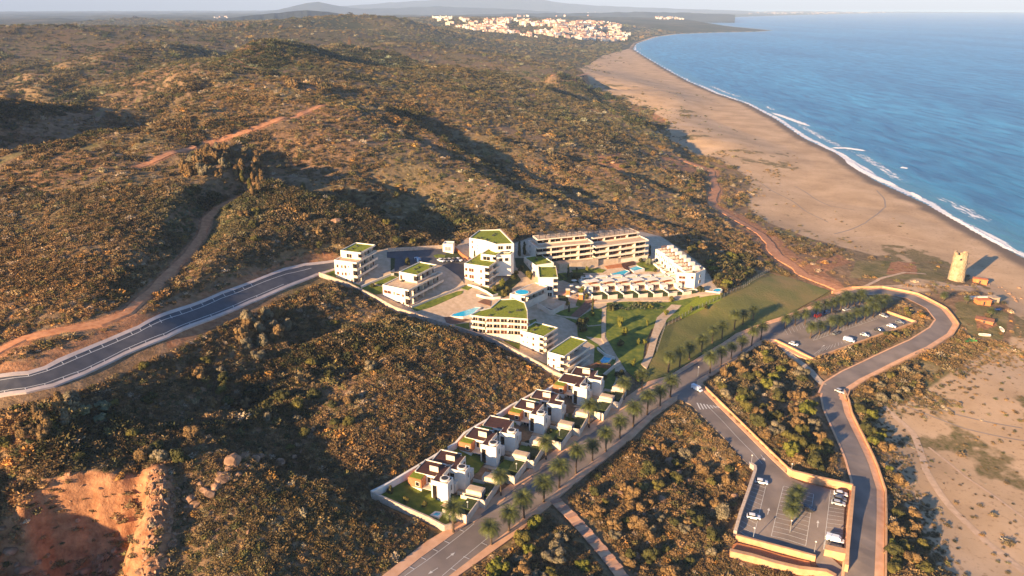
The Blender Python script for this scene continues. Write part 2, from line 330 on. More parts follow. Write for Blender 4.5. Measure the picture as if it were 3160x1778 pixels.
def mat_leaf(name='scrub_leaves'):
    m, N, L, P = newmat(name)
    at = N.new('ShaderNodeAttribute'); at.attribute_type = 'INSTANCER'; at.attribute_name = 'bcol'
    tc = N.new('ShaderNodeTexCoord'); no = N.new('ShaderNodeTexNoise'); no.inputs['Scale'].default_value = 3.0; no.inputs['Detail'].default_value = 2
    L.new(tc.outputs['Object'], no.inputs['Vector'])
    mx = N.new('ShaderNodeMix'); mx.data_type = 'RGBA'; mx.blend_type = 'MULTIPLY'; mx.inputs[0].default_value = 1
    cr = N.new('ShaderNodeValToRGB'); cr.color_ramp.elements[0].position = 0.35; cr.color_ramp.elements[0].color = (0.55,0.55,0.6,1); cr.color_ramp.elements[1].position = 0.65; cr.color_ramp.elements[1].color = (1.35,1.25,1.1,1)
    L.new(no.outputs[0], cr.inputs[0]); L.new(at.outputs['Color'], mx.inputs[6]); L.new(cr.outputs[0], mx.inputs[7])
    L.new(mx.outputs[2], P.inputs['Base Color']); P.inputs['Roughness'].default_value = 0.85; P.inputs['Specular IOR Level'].default_value = 0.15
    return m
M['scrub'] = mat_leaf()
def mat_tree(name, ca, cb):
    m = noisy(name, ca, cb, 0.7, 0.85, spec=0.15); M[name] = m
mat_tree('leaf_olive', (0.04,0.042,0.012), (0.20,0.16,0.035))
mat_tree('leaf_dark', (0.022,0.028,0.010), (0.12,0.105,0.028))
mat_tree('leaf_brown', (0.10,0.06,0.025), (0.33,0.20,0.075))
mat_tree('leaf_pale', (0.09,0.08,0.045), (0.30,0.23,0.13))
mat_tree('leaf_lime', (0.06,0.07,0.01), (0.22,0.2,0.03))
mat_tree('leaf_grey', (0.06,0.075,0.035), (0.27,0.27,0.15))

def mat_terrain():
    m, N, L, P = newmat('terrain')
    geo = N.new('ShaderNodeNewGeometry')
    at = N.new('ShaderNodeAttribute'); at.attribute_name = 'mask'; at2 = N.new('ShaderNodeAttribute'); at2.attribute_name = 'mask2'
    sp = N.new('ShaderNodeSeparateColor'); sp2 = N.new('ShaderNodeSeparateColor')
    L.new(at.outputs['Color'], sp.inputs[0]); L.new(at2.outputs['Color'], sp2.inputs[0])
    def noise(s, d=5, r=0.55):
        n = N.new('ShaderNodeTexNoise'); n.inputs['Scale'].default_value = s; n.inputs['Detail'].default_value = d; n.inputs['Roughness'].default_value = r
        L.new(geo.outputs['Position'], n.inputs['Vector']); return n.outputs[0]
    def ramp(f, stops):
        c_ = N.new('ShaderNodeValToRGB'); e = c_.color_ramp.elements
        e[0].position, e[0].color = stops[0][0], (*stops[0][1], 1); e[1].position, e[1].color = stops[-1][0], (*stops[-1][1], 1)
        for p, k in stops[1:-1]:
            q = e.new(p); q.color = (*k, 1)
        L.new(f, c_.inputs[0]); return c_.outputs[0]
    def mix(f, a, b, bt='MIX'):
        x = N.new('ShaderNodeMix'); x.data_type = 'RGBA'; x.blend_type = bt
        if isinstance(f, float): x.inputs[0].default_value = f
        else: L.new(f, x.inputs[0])
        L.new(a, x.inputs[6]); L.new(b, x.inputs[7]); return x.outputs[2]
    def edge(maskout, amp=0.5, s=0.12, lo=0.4, hi=0.6):
        a = N.new('ShaderNodeMath'); a.operation = 'MULTIPLY_ADD'; L.new(noise(s, 6), a.inputs[0]); a.inputs[1].default_value = amp; a.inputs[2].default_value = -amp / 2
        b = N.new('ShaderNodeMath'); b.operation = 'ADD'; L.new(maskout, b.inputs[0]); L.new(a.outputs[0], b.inputs[1])
        c_ = N.new('ShaderNodeMapRange'); c_.interpolation_type = 'SMOOTHSTEP'; c_.inputs[1].default_value = lo; c_.inputs[2].default_value = hi; L.new(b.outputs[0], c_.inputs[0]); return c_.outputs[0]
    fine = noise(0.25, 8, 0.7)
    scrub = ramp(fine, [(0.3, (0.13,0.085,0.045)), (0.45, (0.20,0.13,0.068)), (0.55, (0.27,0.17,0.09)), (0.7, (0.36,0.24,0.14))])
    tint = ramp(noise(0.012, 4), [(0.35, (0.85,0.98,0.8)), (0.5, (1,1,1)), (0.65, (1.15,0.98,0.88))])
    scrub = mix(1.0, scrub, tint, 'MULTIPLY')
    sand = ramp(noise(0.03, 8, 0.6), [(0.3, (0.40,0.26,0.145)), (0.5, (0.52,0.345,0.195)), (0.7, (0.62,0.42,0.25))])
    spk = ramp(noise(0.5, 6, 0.75), [(0.56, (1,1,1)), (0.68, (0.55,0.5,0.42))])
    sand = mix(1.0, sand, spk, 'MULTIPLY')
    # low dune plants on the sand
    dune = edge(sp2.outputs[1], 1.3, 0.09, 0.42, 0.62)
    dcol = ramp(noise(0.6, 6, 0.7), [(0.35, (0.11,0.10,0.03)), (0.65, (0.30,0.20,0.10))])
    sand = mix(dune, sand, dcol)
    wet = N.new('ShaderNodeRGB'); wet.outputs[0].default_value = (0.17,0.125,0.09,1)
    sand = mix(sp2.outputs[0], sand, wet.outputs[0])
    red = ramp(noise(0.35, 8, 0.65), [(0.32, (0.23,0.095,0.042)), (0.5, (0.38,0.18,0.085)), (0.68, (0.52,0.26,0.125))])
    gr = ramp(noise(0.07, 7, 0.65), [(0.3, (0.10,0.095,0.028)), (0.5, (0.21,0.16,0.06)), (0.7, (0.38,0.265,0.13))])
    far = ramp(noise(0.004, 8, 0.7), [(0.35, (0.022,0.030,0.016)), (0.5, (0.055,0.055,0.026)), (0.62, (0.11,0.085,0.045)), (0.75, (0.2,0.16,0.09))])
    c_ = mix(sp2.outputs[2], scrub, far)
    c_ = mix(edge(sp.outputs[2], 0.7, 0.08), c_, gr)
    c_ = mix(edge(sp.outputs[1], 0.6, 0.2), c_, red)
    c_ = mix(edge(sp.outputs[0], 0.5, 0.06), c_, sand)
    L.new(c_, P.inputs['Base Color']); P.inputs['Roughness'].default_value = 0.95; P.inputs['Specular IOR Level'].default_value = 0.1
    b = N.new('ShaderNodeBump'); b.inputs['Strength'].default_value = 0.7; b.inputs['Distance'].default_value = 1.2
    iv = N.new('ShaderNodeMath'); iv.operation = 'SUBTRACT'; iv.inputs[0].default_value = 1.1; L.new(sp.outputs[0], iv.inputs[1])
    st = N.new('ShaderNodeMath'); st.operation = 'MULTIPLY'; st.inputs[1].default_value = 0.7; L.new(iv.outputs[0], st.inputs[0]); L.new(st.outputs[0], b.inputs['Strength'])
    L.new(noise(0.35, 6, 0.7), b.inputs['Height']); L.new(b.outputs[0], P.inputs['Normal'])
    return m
M['terrain'] = mat_terrain()

def mat_sea():
    m, N, L, P = newmat('sea_water')
    geo = N.new('ShaderNodeNewGeometry'); mp = N.new('ShaderNodeMapping'); mp.inputs['Rotation'].default_value = (0, 0, R(-38)); mp.inputs['Scale'].default_value = (1, 0.22, 1)
    L.new(geo.outputs['Position'], mp.inputs['Vector'])
    n = N.new('ShaderNodeTexNoise'); n.inputs['Scale'].default_value = 0.06; n.inputs['Detail'].default_value = 9; n.inputs['Roughness'].default_value = 0.62; n.inputs['Distortion'].default_value = 0.6
    L.new(mp.outputs[0], n.inputs['Vector'])
    nb = N.new('ShaderNodeTexNoise'); nb.inputs['Scale'].default_value = 0.004; nb.inputs['Detail'].default_value = 5; L.new(mp.outputs[0], nb.inputs['Vector'])
    at = N.new('ShaderNodeAttribute'); at.attribute_name = 'mask'; sp = N.new('ShaderNodeSeparateColor'); L.new(at.outputs['Color'], sp.inputs[0])
    cr = N.new('ShaderNodeValToRGB'); cr.color_ramp.elements[0].position = 0.3; cr.color_ramp.elements[0].color = (0.010,0.10,0.20,1); cr.color_ramp.elements[1].position = 0.7; cr.color_ramp.elements[1].color = (0.03,0.20,0.33,1)
    L.new(nb.outputs[0], cr.inputs[0])
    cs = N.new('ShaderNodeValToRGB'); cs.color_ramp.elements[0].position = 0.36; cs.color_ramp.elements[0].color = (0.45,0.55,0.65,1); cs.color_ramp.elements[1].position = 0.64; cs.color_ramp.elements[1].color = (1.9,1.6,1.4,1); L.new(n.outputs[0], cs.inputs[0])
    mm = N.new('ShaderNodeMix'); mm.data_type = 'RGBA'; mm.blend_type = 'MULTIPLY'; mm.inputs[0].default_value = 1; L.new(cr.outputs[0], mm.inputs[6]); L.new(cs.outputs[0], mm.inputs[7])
    mx = N.new('ShaderNodeMix'); mx.data_type = 'RGBA'; L.new(sp.outputs[1], mx.inputs[0]); L.new(mm.outputs[2], mx.inputs[6]); mx.inputs[7].default_value = (0.07,0.20,0.25,1)
    # foam
    fn = N.new('ShaderNodeTexNoise'); fn.inputs['Scale'].default_value = 0.35; fn.inputs['Detail'].default_value = 7; fn.inputs['Roughness'].default_value = 0.7; L.new(mp.outputs[0], fn.inputs['Vector'])
    ad = N.new('ShaderNodeMath'); ad.operation = 'ADD'; L.new(fn.outputs[0], ad.inputs[0]); L.new(sp.outputs[0], ad.inputs[1])
    mr = N.new('ShaderNodeMapRange'); mr.interpolation_type = 'SMOOTHSTEP'; mr.inputs[1].default_value = 0.93; mr.inputs[2].default_value = 1.06; L.new(ad.outputs[0], mr.inputs[0])
    m2 = N.new('ShaderNodeMix'); m2.data_type = 'RGBA'; L.new(mr.outputs[0], m2.inputs[0]); L.new(mx.outputs[2], m2.inputs[6]); m2.inputs[7].default_value = (0.78,0.76,0.74,1)
    L.new(m2.outputs[2], P.inputs['Base Color'])
    rg = N.new('ShaderNodeMapRange'); rg.inputs[3].default_value = 0.32; rg.inputs[4].default_value = 0.9; L.new(mr.outputs[0], rg.inputs[0]); L.new(rg.outputs[0], P.inputs['Roughness'])
    P.inputs['IOR'].default_value = 1.33; P.inputs['Specular IOR Level'].default_value = 0.22
    b = N.new('ShaderNodeBump'); b.inputs['Strength'].default_value = 1.0; b.inputs['Distance'].default_value = 3.2
    L.new(n.outputs[0], b.inputs['Height']); L.new(b.outputs[0], P.inputs['Normal'])
    return m
M['sea'] = mat_sea()
M['foam'] = noisy('wave_foam', (0.68,0.68,0.68), (0.82,0.80,0.78), 0.5, 0.9, bump=0.3, bscale=1)

# ------------------------------------------------------------------ mesh helpers
def tag(o, label=None, cat=None, group=None, kind=None):
    if label: o['label'] = label
    if cat: o['category'] = cat
    if group: o['group'] = group
    if kind: o['kind'] = kind
    return o
def link(name, me, parent=None, loc=None):
    o = bpy.data.objects.new(name, me); col.objects.link(o)
    if parent: o.parent = parent
    if loc is not None: o.location = loc
    return o
def empty(name, loc, rz=0.0):
    o = bpy.data.objects.new(name, None); col.objects.link(o); o.location = loc; o.rotation_euler = (0, 0, rz); o.empty_display_size = 1; return o
class MB:
    def __init__(s): s.v = []; s.f = []; s.m = []; s.mats = []
    def mi(s, mat):
        if mat not in s.mats: s.mats.append(mat)
        return s.mats.index(mat)
    def box(s, x0, x1, y0, y1, z0, z1, mat='white'):
        i = len(s.v); s.v += [(x0,y0,z0),(x1,y0,z0),(x1,y1,z0),(x0,y1,z0),(x0,y0,z1),(x1,y0,z1),(x1,y1,z1),(x0,y1,z1)]
        k = s.mi(mat)
        for q in ((0,3,2,1),(4,5,6,7),(0,1,5,4),(1,2,6,5),(2,3,7,6),(3,0,4,7)): s.f.append(tuple(i + a for a in q)); s.m.append(k)
        return s
    def prism(s, pts, z0, z1, mat='white'):
        n = len(pts); i = len(s.v); k = s.mi(mat)
        s.v += [(p[0], p[1], z0) for p in pts] + [(p[0], p[1], z1) for p in pts]
        s.f.append(tuple(i + n + a for a in range(n))); s.m.append(k)
        s.f.append(tuple(i + a for a in reversed(range(n)))); s.m.append(k)
        for a in range(n):
            b = (a + 1) % n; s.f.append((i + a, i + b, i + n + b, i + n + a)); s.m.append(k)
        return s
    def cyl(s, x, y, r, z0, z1, n=12, mat='white', r2=None):
        r2 = r if r2 is None else r2; i = len(s.v); k = s.mi(mat)
        for rr, z in ((r, z0), (r2, z1)):
            s.v += [(x + rr * math.cos(2 * math.pi * a / n), y + rr * math.sin(2 * math.pi * a / n), z) for a in range(n)]
        s.f.append(tuple(i + n + a for a in range(n))); s.m.append(k); s.f.append(tuple(i + a for a in reversed(range(n)))); s.m.append(k)
        for a in range(n):
            b = (a + 1) % n; s.f.append((i + a, i + b, i + n + b, i + n + a)); s.m.append(k)
        return s
    def face(s, pts, mat):
        i = len(s.v); s.v += [tuple(p) for p in pts]; s.f.append(tuple(range(i, i + len(pts)))); s.m.append(s.mi(mat)); return s
    def tube(s, pts, rad, n=7, mat='bark'):
        k = s.mi(mat); i0 = len(s.v)
        for j, (p, r) in enumerate(zip(pts, rad)):
            p = Vector(p); d = (Vector(pts[min(j + 1, len(pts) - 1)]) - Vector(pts[max(j - 1, 0)])).normalized()
            a = d.orthogonal().normalized() if abs(d.z) < 0.9 else Vector((1, 0, 0)); b = d.cross(a).normalized(); a = b.cross(d)
            for q in range(n):
                t = 2 * math.pi * q / n; s.v.append(tuple(p + (a * math.cos(t) + b * math.sin(t)) * r))
        for j in range(len(pts) - 1):
            for q in range(n):
                q2 = (q + 1) % n; s.f.append((i0 + j * n + q, i0 + j * n + q2, i0 + (j + 1) * n + q2, i0 + (j + 1) * n + q)); s.m.append(k)
        s.f.append(tuple(i0 + (len(pts) - 1) * n + q for q in range(n))); s.m.append(k)
        return s
    def mesh(s, name, smooth=False):
        me = bpy.data.meshes.new(name); me.from_pydata(s.v, [], s.f)
        for k in s.mats: me.materials.append(M[k])
        me.polygons.foreach_set('material_index', s.m)
        if smooth: me.polygons.foreach_set('use_smooth', [True] * len(s.f))
        me.update(); return me
    def build(s, name, parent=None, loc=None, smooth=False): return link(name, s.mesh(name, smooth), parent, loc)

def np_mesh(name, V, Fq, mat, attrs=None, smooth=True):
    me = bpy.data.meshes.new(name)
    me.vertices.add(len(V)); me.vertices.foreach_set('co', np.asarray(V, np.float32).ravel())
    n = Fq.shape[1]; me.loops.add(Fq.size); me.loops.foreach_set('vertex_index', Fq.astype(np.int32).ravel())
    me.polygons.add(len(Fq)); me.polygons.foreach_set('loop_start', np.arange(0, Fq.size, n, dtype=np.int32)); me.polygons.foreach_set('loop_total', np.full(len(Fq), n, np.int32))
    me.polygons.foreach_set('use_smooth', np.full(len(Fq), smooth))
    me.update(calc_edges=True); me.materials.append(M[mat])
    for k, a in (attrs or {}).items():
        at = me.color_attributes.new(k, 'FLOAT_COLOR', 'POINT'); at.data.foreach_set('color', np.asarray(a, np.float32).ravel())
    return me

def dens(P, step):
    out = []
    for a, b in zip(P[:-1], P[1:]):
        n = max(1, int(math.hypot(b[0] - a[0], b[1] - a[1]) / step))
        for i in range(n): out.append((a[0] + (b[0] - a[0]) * i / n, a[1] + (b[1] - a[1]) * i / n))
    out.append(tuple(P[-1])); return out
def drape_xy(name, P, off, mat, label=None, cat=None, kind='structure', step=3.0, skirt=0.6, hf=None, parent=None):
    """a sheet over the ground with polygon outline P (world xy), lifted by off, with a real edge"""
    hf = hf or h0
    P = dens(list(P) + [P[0]], step)[:-1]; A = np.array(P); n = len(P)
    xs = np.arange(A[:, 0].min(), A[:, 0].max(), step); ys = np.arange(A[:, 1].min(), A[:, 1].max(), step)
    gx, gy = np.meshgrid(xs, ys); gx = gx.ravel(); gy = gy.ravel()
    k = sdpoly(gx, gy, P) > step * 0.4; pts = [Vector(p) for p in P] + [Vector((a, b)) for a, b in zip(gx[k], gy[k])]
    vo, eo, fo, *_ = delaunay_2d_cdt(pts, [], [list(range(n))], 1, 1e-4)
    X = np.array([v.x for v in vo]); Y = np.array([v.y for v in vo]); Z = hf(X, Y) + off
    V = list(zip(X, Y, Z)); Fc = [tuple(f) for f in fo]
    # edge skirt
    cnt = {}
    for f in Fc:
        for i in range(len(f)):
            a, b = f[i], f[(i + 1) % len(f)]; cnt[(a, b)] = 1
    m = {}
    for a, b in list(cnt):
        if (b, a) not in cnt:
            for q in (a, b):
                if q not in m: m[q] = len(V); V.append((V[q][0], V[q][1], V[q][2] - skirt))
            Fc.append((b, a, m[a], m[b]))
    me = bpy.data.meshes.new(name); me.from_pydata(V, [], Fc); me.materials.append(M[mat]); me.update()
    o = link(name, me, parent); tag(o, label, cat, kind=kind); return o
def drape(name, px, off, mat, **k): return drape_xy(name, [gp0(p) for p in px], off, mat, **k)
def strip(name, left, right, off, mat, **k): return drape(name, list(left) + list(reversed(right)), off, mat, **k)
def lerp2(a, b, t): return (a[0] + (b[0] - a[0]) * t, a[1] + (b[1] - a[1]) * t)
def ribbon_mb(mb, P, wd, off, mat, hf=None, step=3.0):
    hf = hf or h0
    P = np.array(dens(P, step)); 
    T = np.gradient(P, axis=0); T /= np.linalg.norm(T, axis=1)[:, None] + 1e-9; Nn = np.stack([-T[:, 1], T[:, 0]], 1) * wd / 2
    Lf, Rt = P + Nn, P - Nn; zl = hf(Lf[:, 0], Lf[:, 1]) + off; zr = hf(Rt[:, 0], Rt[:, 1]) + off; i = len(mb.v)
    for a in range(len(P)): mb.v += [(Lf[a, 0], Lf[a, 1], zl[a]), (Rt[a, 0], Rt[a, 1], zr[a])]
    k = mb.mi(mat)
    for a in range(len(P) - 1): mb.f.append((i + 2 * a + 1, i + 2 * a + 3, i + 2 * a + 2, i + 2 * a)); mb.m.append(k)
def wall_line(name, P, ht, th, mat, label=None, cat='wall', base=1.5, hf=None, step=4.0, parent=None, cap=None):
    """a wall along world polyline P; top follows the ground + ht, foot sunk by base"""
    hf = hf or h0
    P = np.array(dens(P, step)); T = np.gradient(P, axis=0); T /= np.linalg.norm(T, axis=1)[:, None] + 1e-9; Nn = np.stack([-T[:, 1], T[:, 0]], 1)
    z = hf(P[:, 0], P[:, 1]); mb = MB(); k = mb.mi(mat)
    def run(t2, z0, z1, k):
        i = len(mb.v)
        for a in range(len(P)):
            l = P[a] + Nn[a] * t2; r = P[a] - Nn[a] * t2
            mb.v.extend([(l[0], l[1], z[a] + z0), (l[0], l[1], z[a] + z1), (r[0], r[1], z[a] + z1), (r[0], r[1], z[a] + z0)])
        for a in range(len(P) - 1):
            q = i + 4 * a
            for b in range(4):
                c_ = (b + 1) % 4; mb.f.append((q + b, q + c_, q + 4 + c_, q + 4 + b)); mb.m.append(k)
        mb.f.append((i, i + 3, i + 2, i + 1)); mb.m.append(k); q = i + 4 * (len(P) - 1); mb.f.append((q, q + 1, q + 2, q + 3)); mb.m.append(k)
    run(th / 2, -base, ht, k)
    if cap: run(th / 2 + 0.08, ht, ht + 0.15, mb.mi(cap))
    o = mb.build(name, parent); tag(o, label, cat if label else None); return o

# ------------------------------------------------------------------ terrain mesh
NA, NR1, NR2 = 460, 760, 150
az = np.linspace(R(-52), R(60), NA); r1 = np.exp(np.linspace(math.log(85), math.log(2600), NR1)); r2 = np.exp(np.linspace(math.log(2600), math.log(27000), NR2))[1:]
rr = np.concatenate([r1, r2]); AZ, RR = np.meshgrid(az, rr); TX = (RR * np.sin(AZ)).ravel(); TY = (RR * np.cos(AZ)).ravel()
TZ = hN(TX, TY); NRR = len(rr)
i = np.arange(NRR - 1)[:, None] * NA + np.arange(NA - 1)[None]; Fq = np.stack([i, i + 1, i + NA + 1, i + NA], -1).reshape(-1, 4)
SAND_D = [(1450,168),(1500,205),(1560,228),(1640,262),(1690,300),(1650,335),(1730,365),(1800,395),(1850,425),(1890,450),(1880,520),(1930,560),(2040,600),(2190,640),(2280,662),(2340,655),(2420,680),(2470,735),(2530,765),(2555,800),(2540,870),(2480,880),(2400,930),(2340,980),(2230,1015),(2190,1060),(2215,1160),(2260,1230),(2300,1300),(2340,1400),(2360,1449),(2500,1900),(3600,1900),(3600,900),(2700,660),(2450,560),(2330,495),(2200,435),(2100,365),(1950,280),(1800,215),(1670,160),(1590,120),(1520,138)]
SANDW = np.array([gp0(D(*p)) for p in SAND_D])
GRASS = [[(1600,960),(1650,820),(1830,735),(1920,680),(2110,732),(1900,812),(1700,925)], [(2150,655),(2250,655),(2380,690),(2380,712),(2250,702),(2130,700)], [(2280,920),(2330,900),(2420,960),(2400,1000),(2330,980)],
         [(2400,760),(2450,750),(2545,790),(2530,860),(2440,850),(2400,800)], [(222,230),(340,186),(348,194),(234,242)], [(0,452),(60,426),(250,370),(258,380),(70,444),(0,472)], [(0,372),(200,320),(320,312),(325,318),(205,328),(0,382)], [(1780,930),(1850,880),(1900,890),(1850,930)],
         [(1950,575),(2010,585),(2000,600),(1950,592)]]
GRASSW = [np.array([gp0(D(*p)) for p in P]) for P in GRASS]
REDP = [[(1640,405),(1700,395),(1815,425),(1800,460),(1720,440),(1650,430)], [(1640,270),(1690,262),(1720,300),(1640,300)], [(1925,640),(1960,660),(2100,720),(2120,740),(2060,720)], [(2050,655),(2110,640),(2140,660),(2060,690)], [(0,872),(60,845),(100,850),(50,890),(0,905)],
        [(1795,500),(1880,548),(1960,600),(2010,650),(2110,705),(2135,738),(2085,732),(1960,672),(1880,600),(1785,535)], [(1500,395),(1560,392),(1570,430),(1520,440)], [(1350,445),(1400,440),(1410,465),(1360,470)], [(2240,660),(2300,655),(2310,690),(2230,690)],
        [(2455,800),(2490,790),(2510,820),(2460,835)], [(420,880),(520,830),(600,790),(760,700),(835,652),(830,658),(600,770),(470,810),(420,840)], [(1450,188),(1500,190),(1490,200),(1440,196)]]
PALE = np.array([gp0(D(*p)) for p in ((2180,735),(2290,692),(2400,712),(2490,722),(2470,745),(2330,742),(2260,765))])
REDW = [np.array([gp0(D(*p)) for p in P]) for P in REDP]
def masks(x, y, z):
    sd = shore_sd(x, y); r = np.hypot(x, y)
    s = sstep(-8, 8, sdpoly2(x, y, SANDW)) ; s = np.maximum(s, .62 * sstep(-6, 10, sdpoly(x, y, PALE))); s = np.maximum(s, sstep(25, 5, sd) * (r < 6000)); s = np.maximum(s, sstep(60, 20, sd) * (r > 6000) * 0.7)
    g = np.zeros(len(x)); 
    for P in GRASSW: g = np.maximum(g, sstep(-4, 6, sdpoly(x, y, P)))
    q = np.zeros(len(x))
    for P in REDW: q = np.maximum(q, sstep(-4, 4, sdpoly(x, y, P)))
    for P, wd in PATHW:
        m = (x > P[:, 0].min() - 40) & (x < P[:, 0].max() + 40) & (y > P[:, 1].min() - 40) & (y < P[:, 1].max() + 40)
        q[m] = np.maximum(q[m], sstep(wd * .9, wd * 0.4, segdist(x[m], y[m], P)[0]))
    q = np.maximum(q, sstep(4.5, 2, segdist(x, y, HILLPATH)[0]))
    lr = B_LINE[1][0]; m = (x < 20) & (y < 700)
    d, sg = segdist(x[m], y[m], lr); q[m] = np.maximum(q[m], sstep(14, 10, d) * (sg > 0) * 0.55)
    d2, _ = segdist(x, y, QRIDGE)
    q = np.maximum(q, np.maximum(sstep(-3, 1, sdpoly(x, y, QUARRY)), sstep(7, 3, d2)))
    wet = sstep(16, 7, sd + 4 * fbm(x / 20, y / 20, 2, 77)) * (r < 4000)
    A = sdpoly2(x, y, SANDW); dune = sstep(22, 0, A) * 0.3 + sstep(0.0, 0.45, fbm(x / 45, y / 45, 4, 55)) * .6 * sstep(170, 50, A) * (sd > 60)
    far = sstep(900, 2600, r)
    o = np.ones(len(x)); return np.stack([s, q, g, o], 1), np.stack([wet, dune, far, o], 1)
def sdpoly2(x, y, P):
    d, _ = segdist(x, y, P, True); return np.where(inpoly(x, y, P), d, -d)
MK1, MK2 = masks(TX, TY, TZ)
terr = link('ground', np_mesh('ground', np.stack([TX, TY, TZ], 1), Fq, 'terrain', {'mask': MK1, 'mask2': MK2})); tag(terr, kind='structure')

def ray_grid(uv, t0=0, t1=1e9):
    """first crossing of the pixel ray with the terrain mesh"""
    x, y, z = ray(*uv); h = math.hypot(x, y); k = z / h; a = (math.atan2(x, y) - az[0]) / (az[1] - az[0]); j = int(min(max(a, 0), NA - 2)); f = min(max(a - j, 0), 1)
    prof = TZG[:, j] * (1 - f) + TZG[:, j + 1] * f; b = CAMZ + k * rr - prof; m = (b < 0) & (rr > t0) & (rr < t1); i_ = int(np.argmax(m))
    if not m[i_] or i_ == 0 or b[i_ - 1] < 0: return None
    q = b[i_ - 1] / (b[i_ - 1] - b[i_]); r_ = rr[i_ - 1] + (rr[i_] - rr[i_ - 1]) * q; return (x / h * r_, y / h * r_, prof[i_ - 1] * (1 - q) + prof[i_] * q)
TZG = TZ.reshape(NRR, NA)
def GN(uv): return ray_grid(uv) or G(uv)
def gfar(uv, t0=900, t1=26000): return ray_grid(uv, t0, t1)

# ------------------------------------------------------------------ sea
sa = np.linspace(R(-5), R(70), 420); srr = np.concatenate([np.exp(np.linspace(math.log(150), math.log(7000), 520)), np.exp(np.linspace(math.log(7100), math.log(60000), 50))])
SA, SR = np.meshgrid(sa, srr); SX = (SR * np.sin(SA)).ravel(); SY = (SR * np.cos(SA)).ravel(); ssd = -shore_sd(SX, SY)
keep = (ssd > -60 - SR.ravel() * 0.02).reshape(SA.shape)
i = np.arange(len(srr) - 1)[:, None] * 420 + np.arange(419)[None]
kk = keep[:-1, :-1] & keep[1:, 1:]; Fs = np.stack([i, i + 1, i + 421, i + 420], -1)[kk]
nn = fbm(SX / 60, SY / 60, 3, 61); n2 = fbm(SX / 200, SY / 200, 2, 62)
swash = ssd + 4 * nn
foam = sstep(0, 2, swash) * sstep(16, 3, swash) * (0.74 + 0.25 * n2) + 0.5 * sstep(14, 22, swash) * sstep(40, 28, swash) * sstep(0.05, 0.4, n2) + .34 * sstep(50, 58, swash) * sstep(74, 60, swash) * sstep(0.25, 0.6, -n2)
shal = sstep(60, 5, ssd) * 0.9
dist_ok = (SR.ravel() < 5000)
swell = np.sin(ssd / 17.0 + 3 * fbm(SX / 220, SY / 220, 2, 66)) * np.clip(1.2 - SR.ravel() / 2500, 0, 1) * 0.35 * sstep(10, 60, ssd)
sm = np.stack([np.where(dist_ok, np.clip(foam, 0, 1), 0.3 * sstep(40, 10, ssd)), shal, ssd * 0, ssd * 0 + 1], 1)
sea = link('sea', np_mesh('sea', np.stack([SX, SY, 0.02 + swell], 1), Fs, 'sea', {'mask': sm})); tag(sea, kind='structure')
# breaking waves offshore: low curling ridges of foam
for k, (pts, wd, lb) in enumerate([([(1940,283),(1975,295),(2010,308),(2040,318)], 9, 'long white breaking wave off the middle of the beach, farthest of the breakers'),
        ([(2090,372),(2130,373),(2180,380)], 7, 'short white breaker rolling in beside the middle of the shoreline'),
        ([(2125,400),(2160,425),(2210,450),(2262,470)], 8, 'widest white breaker washing up against the dark wet sand'),
        ([(2265,421),(2285,424)], 5, 'small isolated white breaker out in the blue water'),
        ([(2290,483),(2320,500)], 4, 'short white breaker close to the wet sand, between two longer ones'),
        ([(2370,533),(2420,560),(2470,590),(2530,622),(2576,645)], 4, 'thin long white breaker nearest to the round tower')]):
    P = np.array(dens([pz(D(*p), 0.3) for p in pts], 1.2)); T = np.gradient(P, axis=0); T /= np.linalg.norm(T, axis=1)[:, None]; Nn = np.stack([-T[:, 1], T[:, 0]], 1)
    V = []; n = len(P); prof = [(-0.5, 0.05), (-0.3, 0.25), (0.0, 0.55), (0.25, 0.9), (0.4, 0.8), (0.5, 0.05)]
    for j in range(n):
        t = j / (n - 1); e = min(1, 6 * t, 6 * (1 - t)) ; wj = wd * e * (0.7 + 0.6 * random.random()) + 0.1; c0 = random.uniform(-.6, .6)
        for a, hh in prof:
            q = P[j] + Nn[j] * (a * wj + c0); V.append((q[0], q[1], 0.15 + hh * e * 0.8 * random.uniform(.7, 1.3)))
    m_ = len(prof); Fc = [(j * m_ + a, j * m_ + a + 1, (j + 1) * m_ + a + 1, (j + 1) * m_ + a) for j in range(n - 1) for a in range(m_ - 1)]
    tag(link('breaking_wave', np_mesh('breaking_wave', V, np.array(Fc), 'foam')), lb, 'breaking wave', 'white breakers along the beach')

# ------------------------------------------------------------------ far mountains
def ridge_obj(name, pts, r, depth, label=None):
    """a hill chain at distance r with profile pts (D pixels), real width 'depth'"""
    P = np.array(pts, float); xs = np.linspace(P[0, 0], P[-1, 0], 160); ys = np.interp(xs, P[:, 0], P[:, 1])
    ys = ys + fbm(xs / 25, xs * 0 + r, 4, 5) * 1.6
    prof = [(-1, 0), (-.6, .45), (-.3, .8), (0, 1), (.4, .7), (1, 0)]; V = []
    for x, y in zip(xs, ys):
        u, v = D(x, y); dx, dy, dz = ray(u, v); q = math.hypot(dx, dy); top = max(20, CAMZ + dz / q * r)
        for a, hh in prof:
            rr_ = r + a * depth + 0.15 * depth * float(fbm(np.array([x / 18.]), np.array([a * 3. + r]), 3, 8)[0]); V.append((dx / q * rr_, dy / q * rr_, 5 + (top - 5) * hh))
    m_ = len(prof); Fc = [(j * m_ + a, (j + 1) * m_ + a, (j + 1) * m_ + a + 1, j * m_ + a + 1) for j in range(len(xs) - 1) for a in range(m_ - 1)]
    o = link(name, np_mesh(name, V, np.array(Fc), 'mountain')); tag(o, kind='structure')
mat_tree('mountain', (0.02,0.03,0.03), (0.06,0.065,0.055)); M['mountain'].node_tree.nodes['Noise Texture'].inputs['Scale'].default_value = 0.003
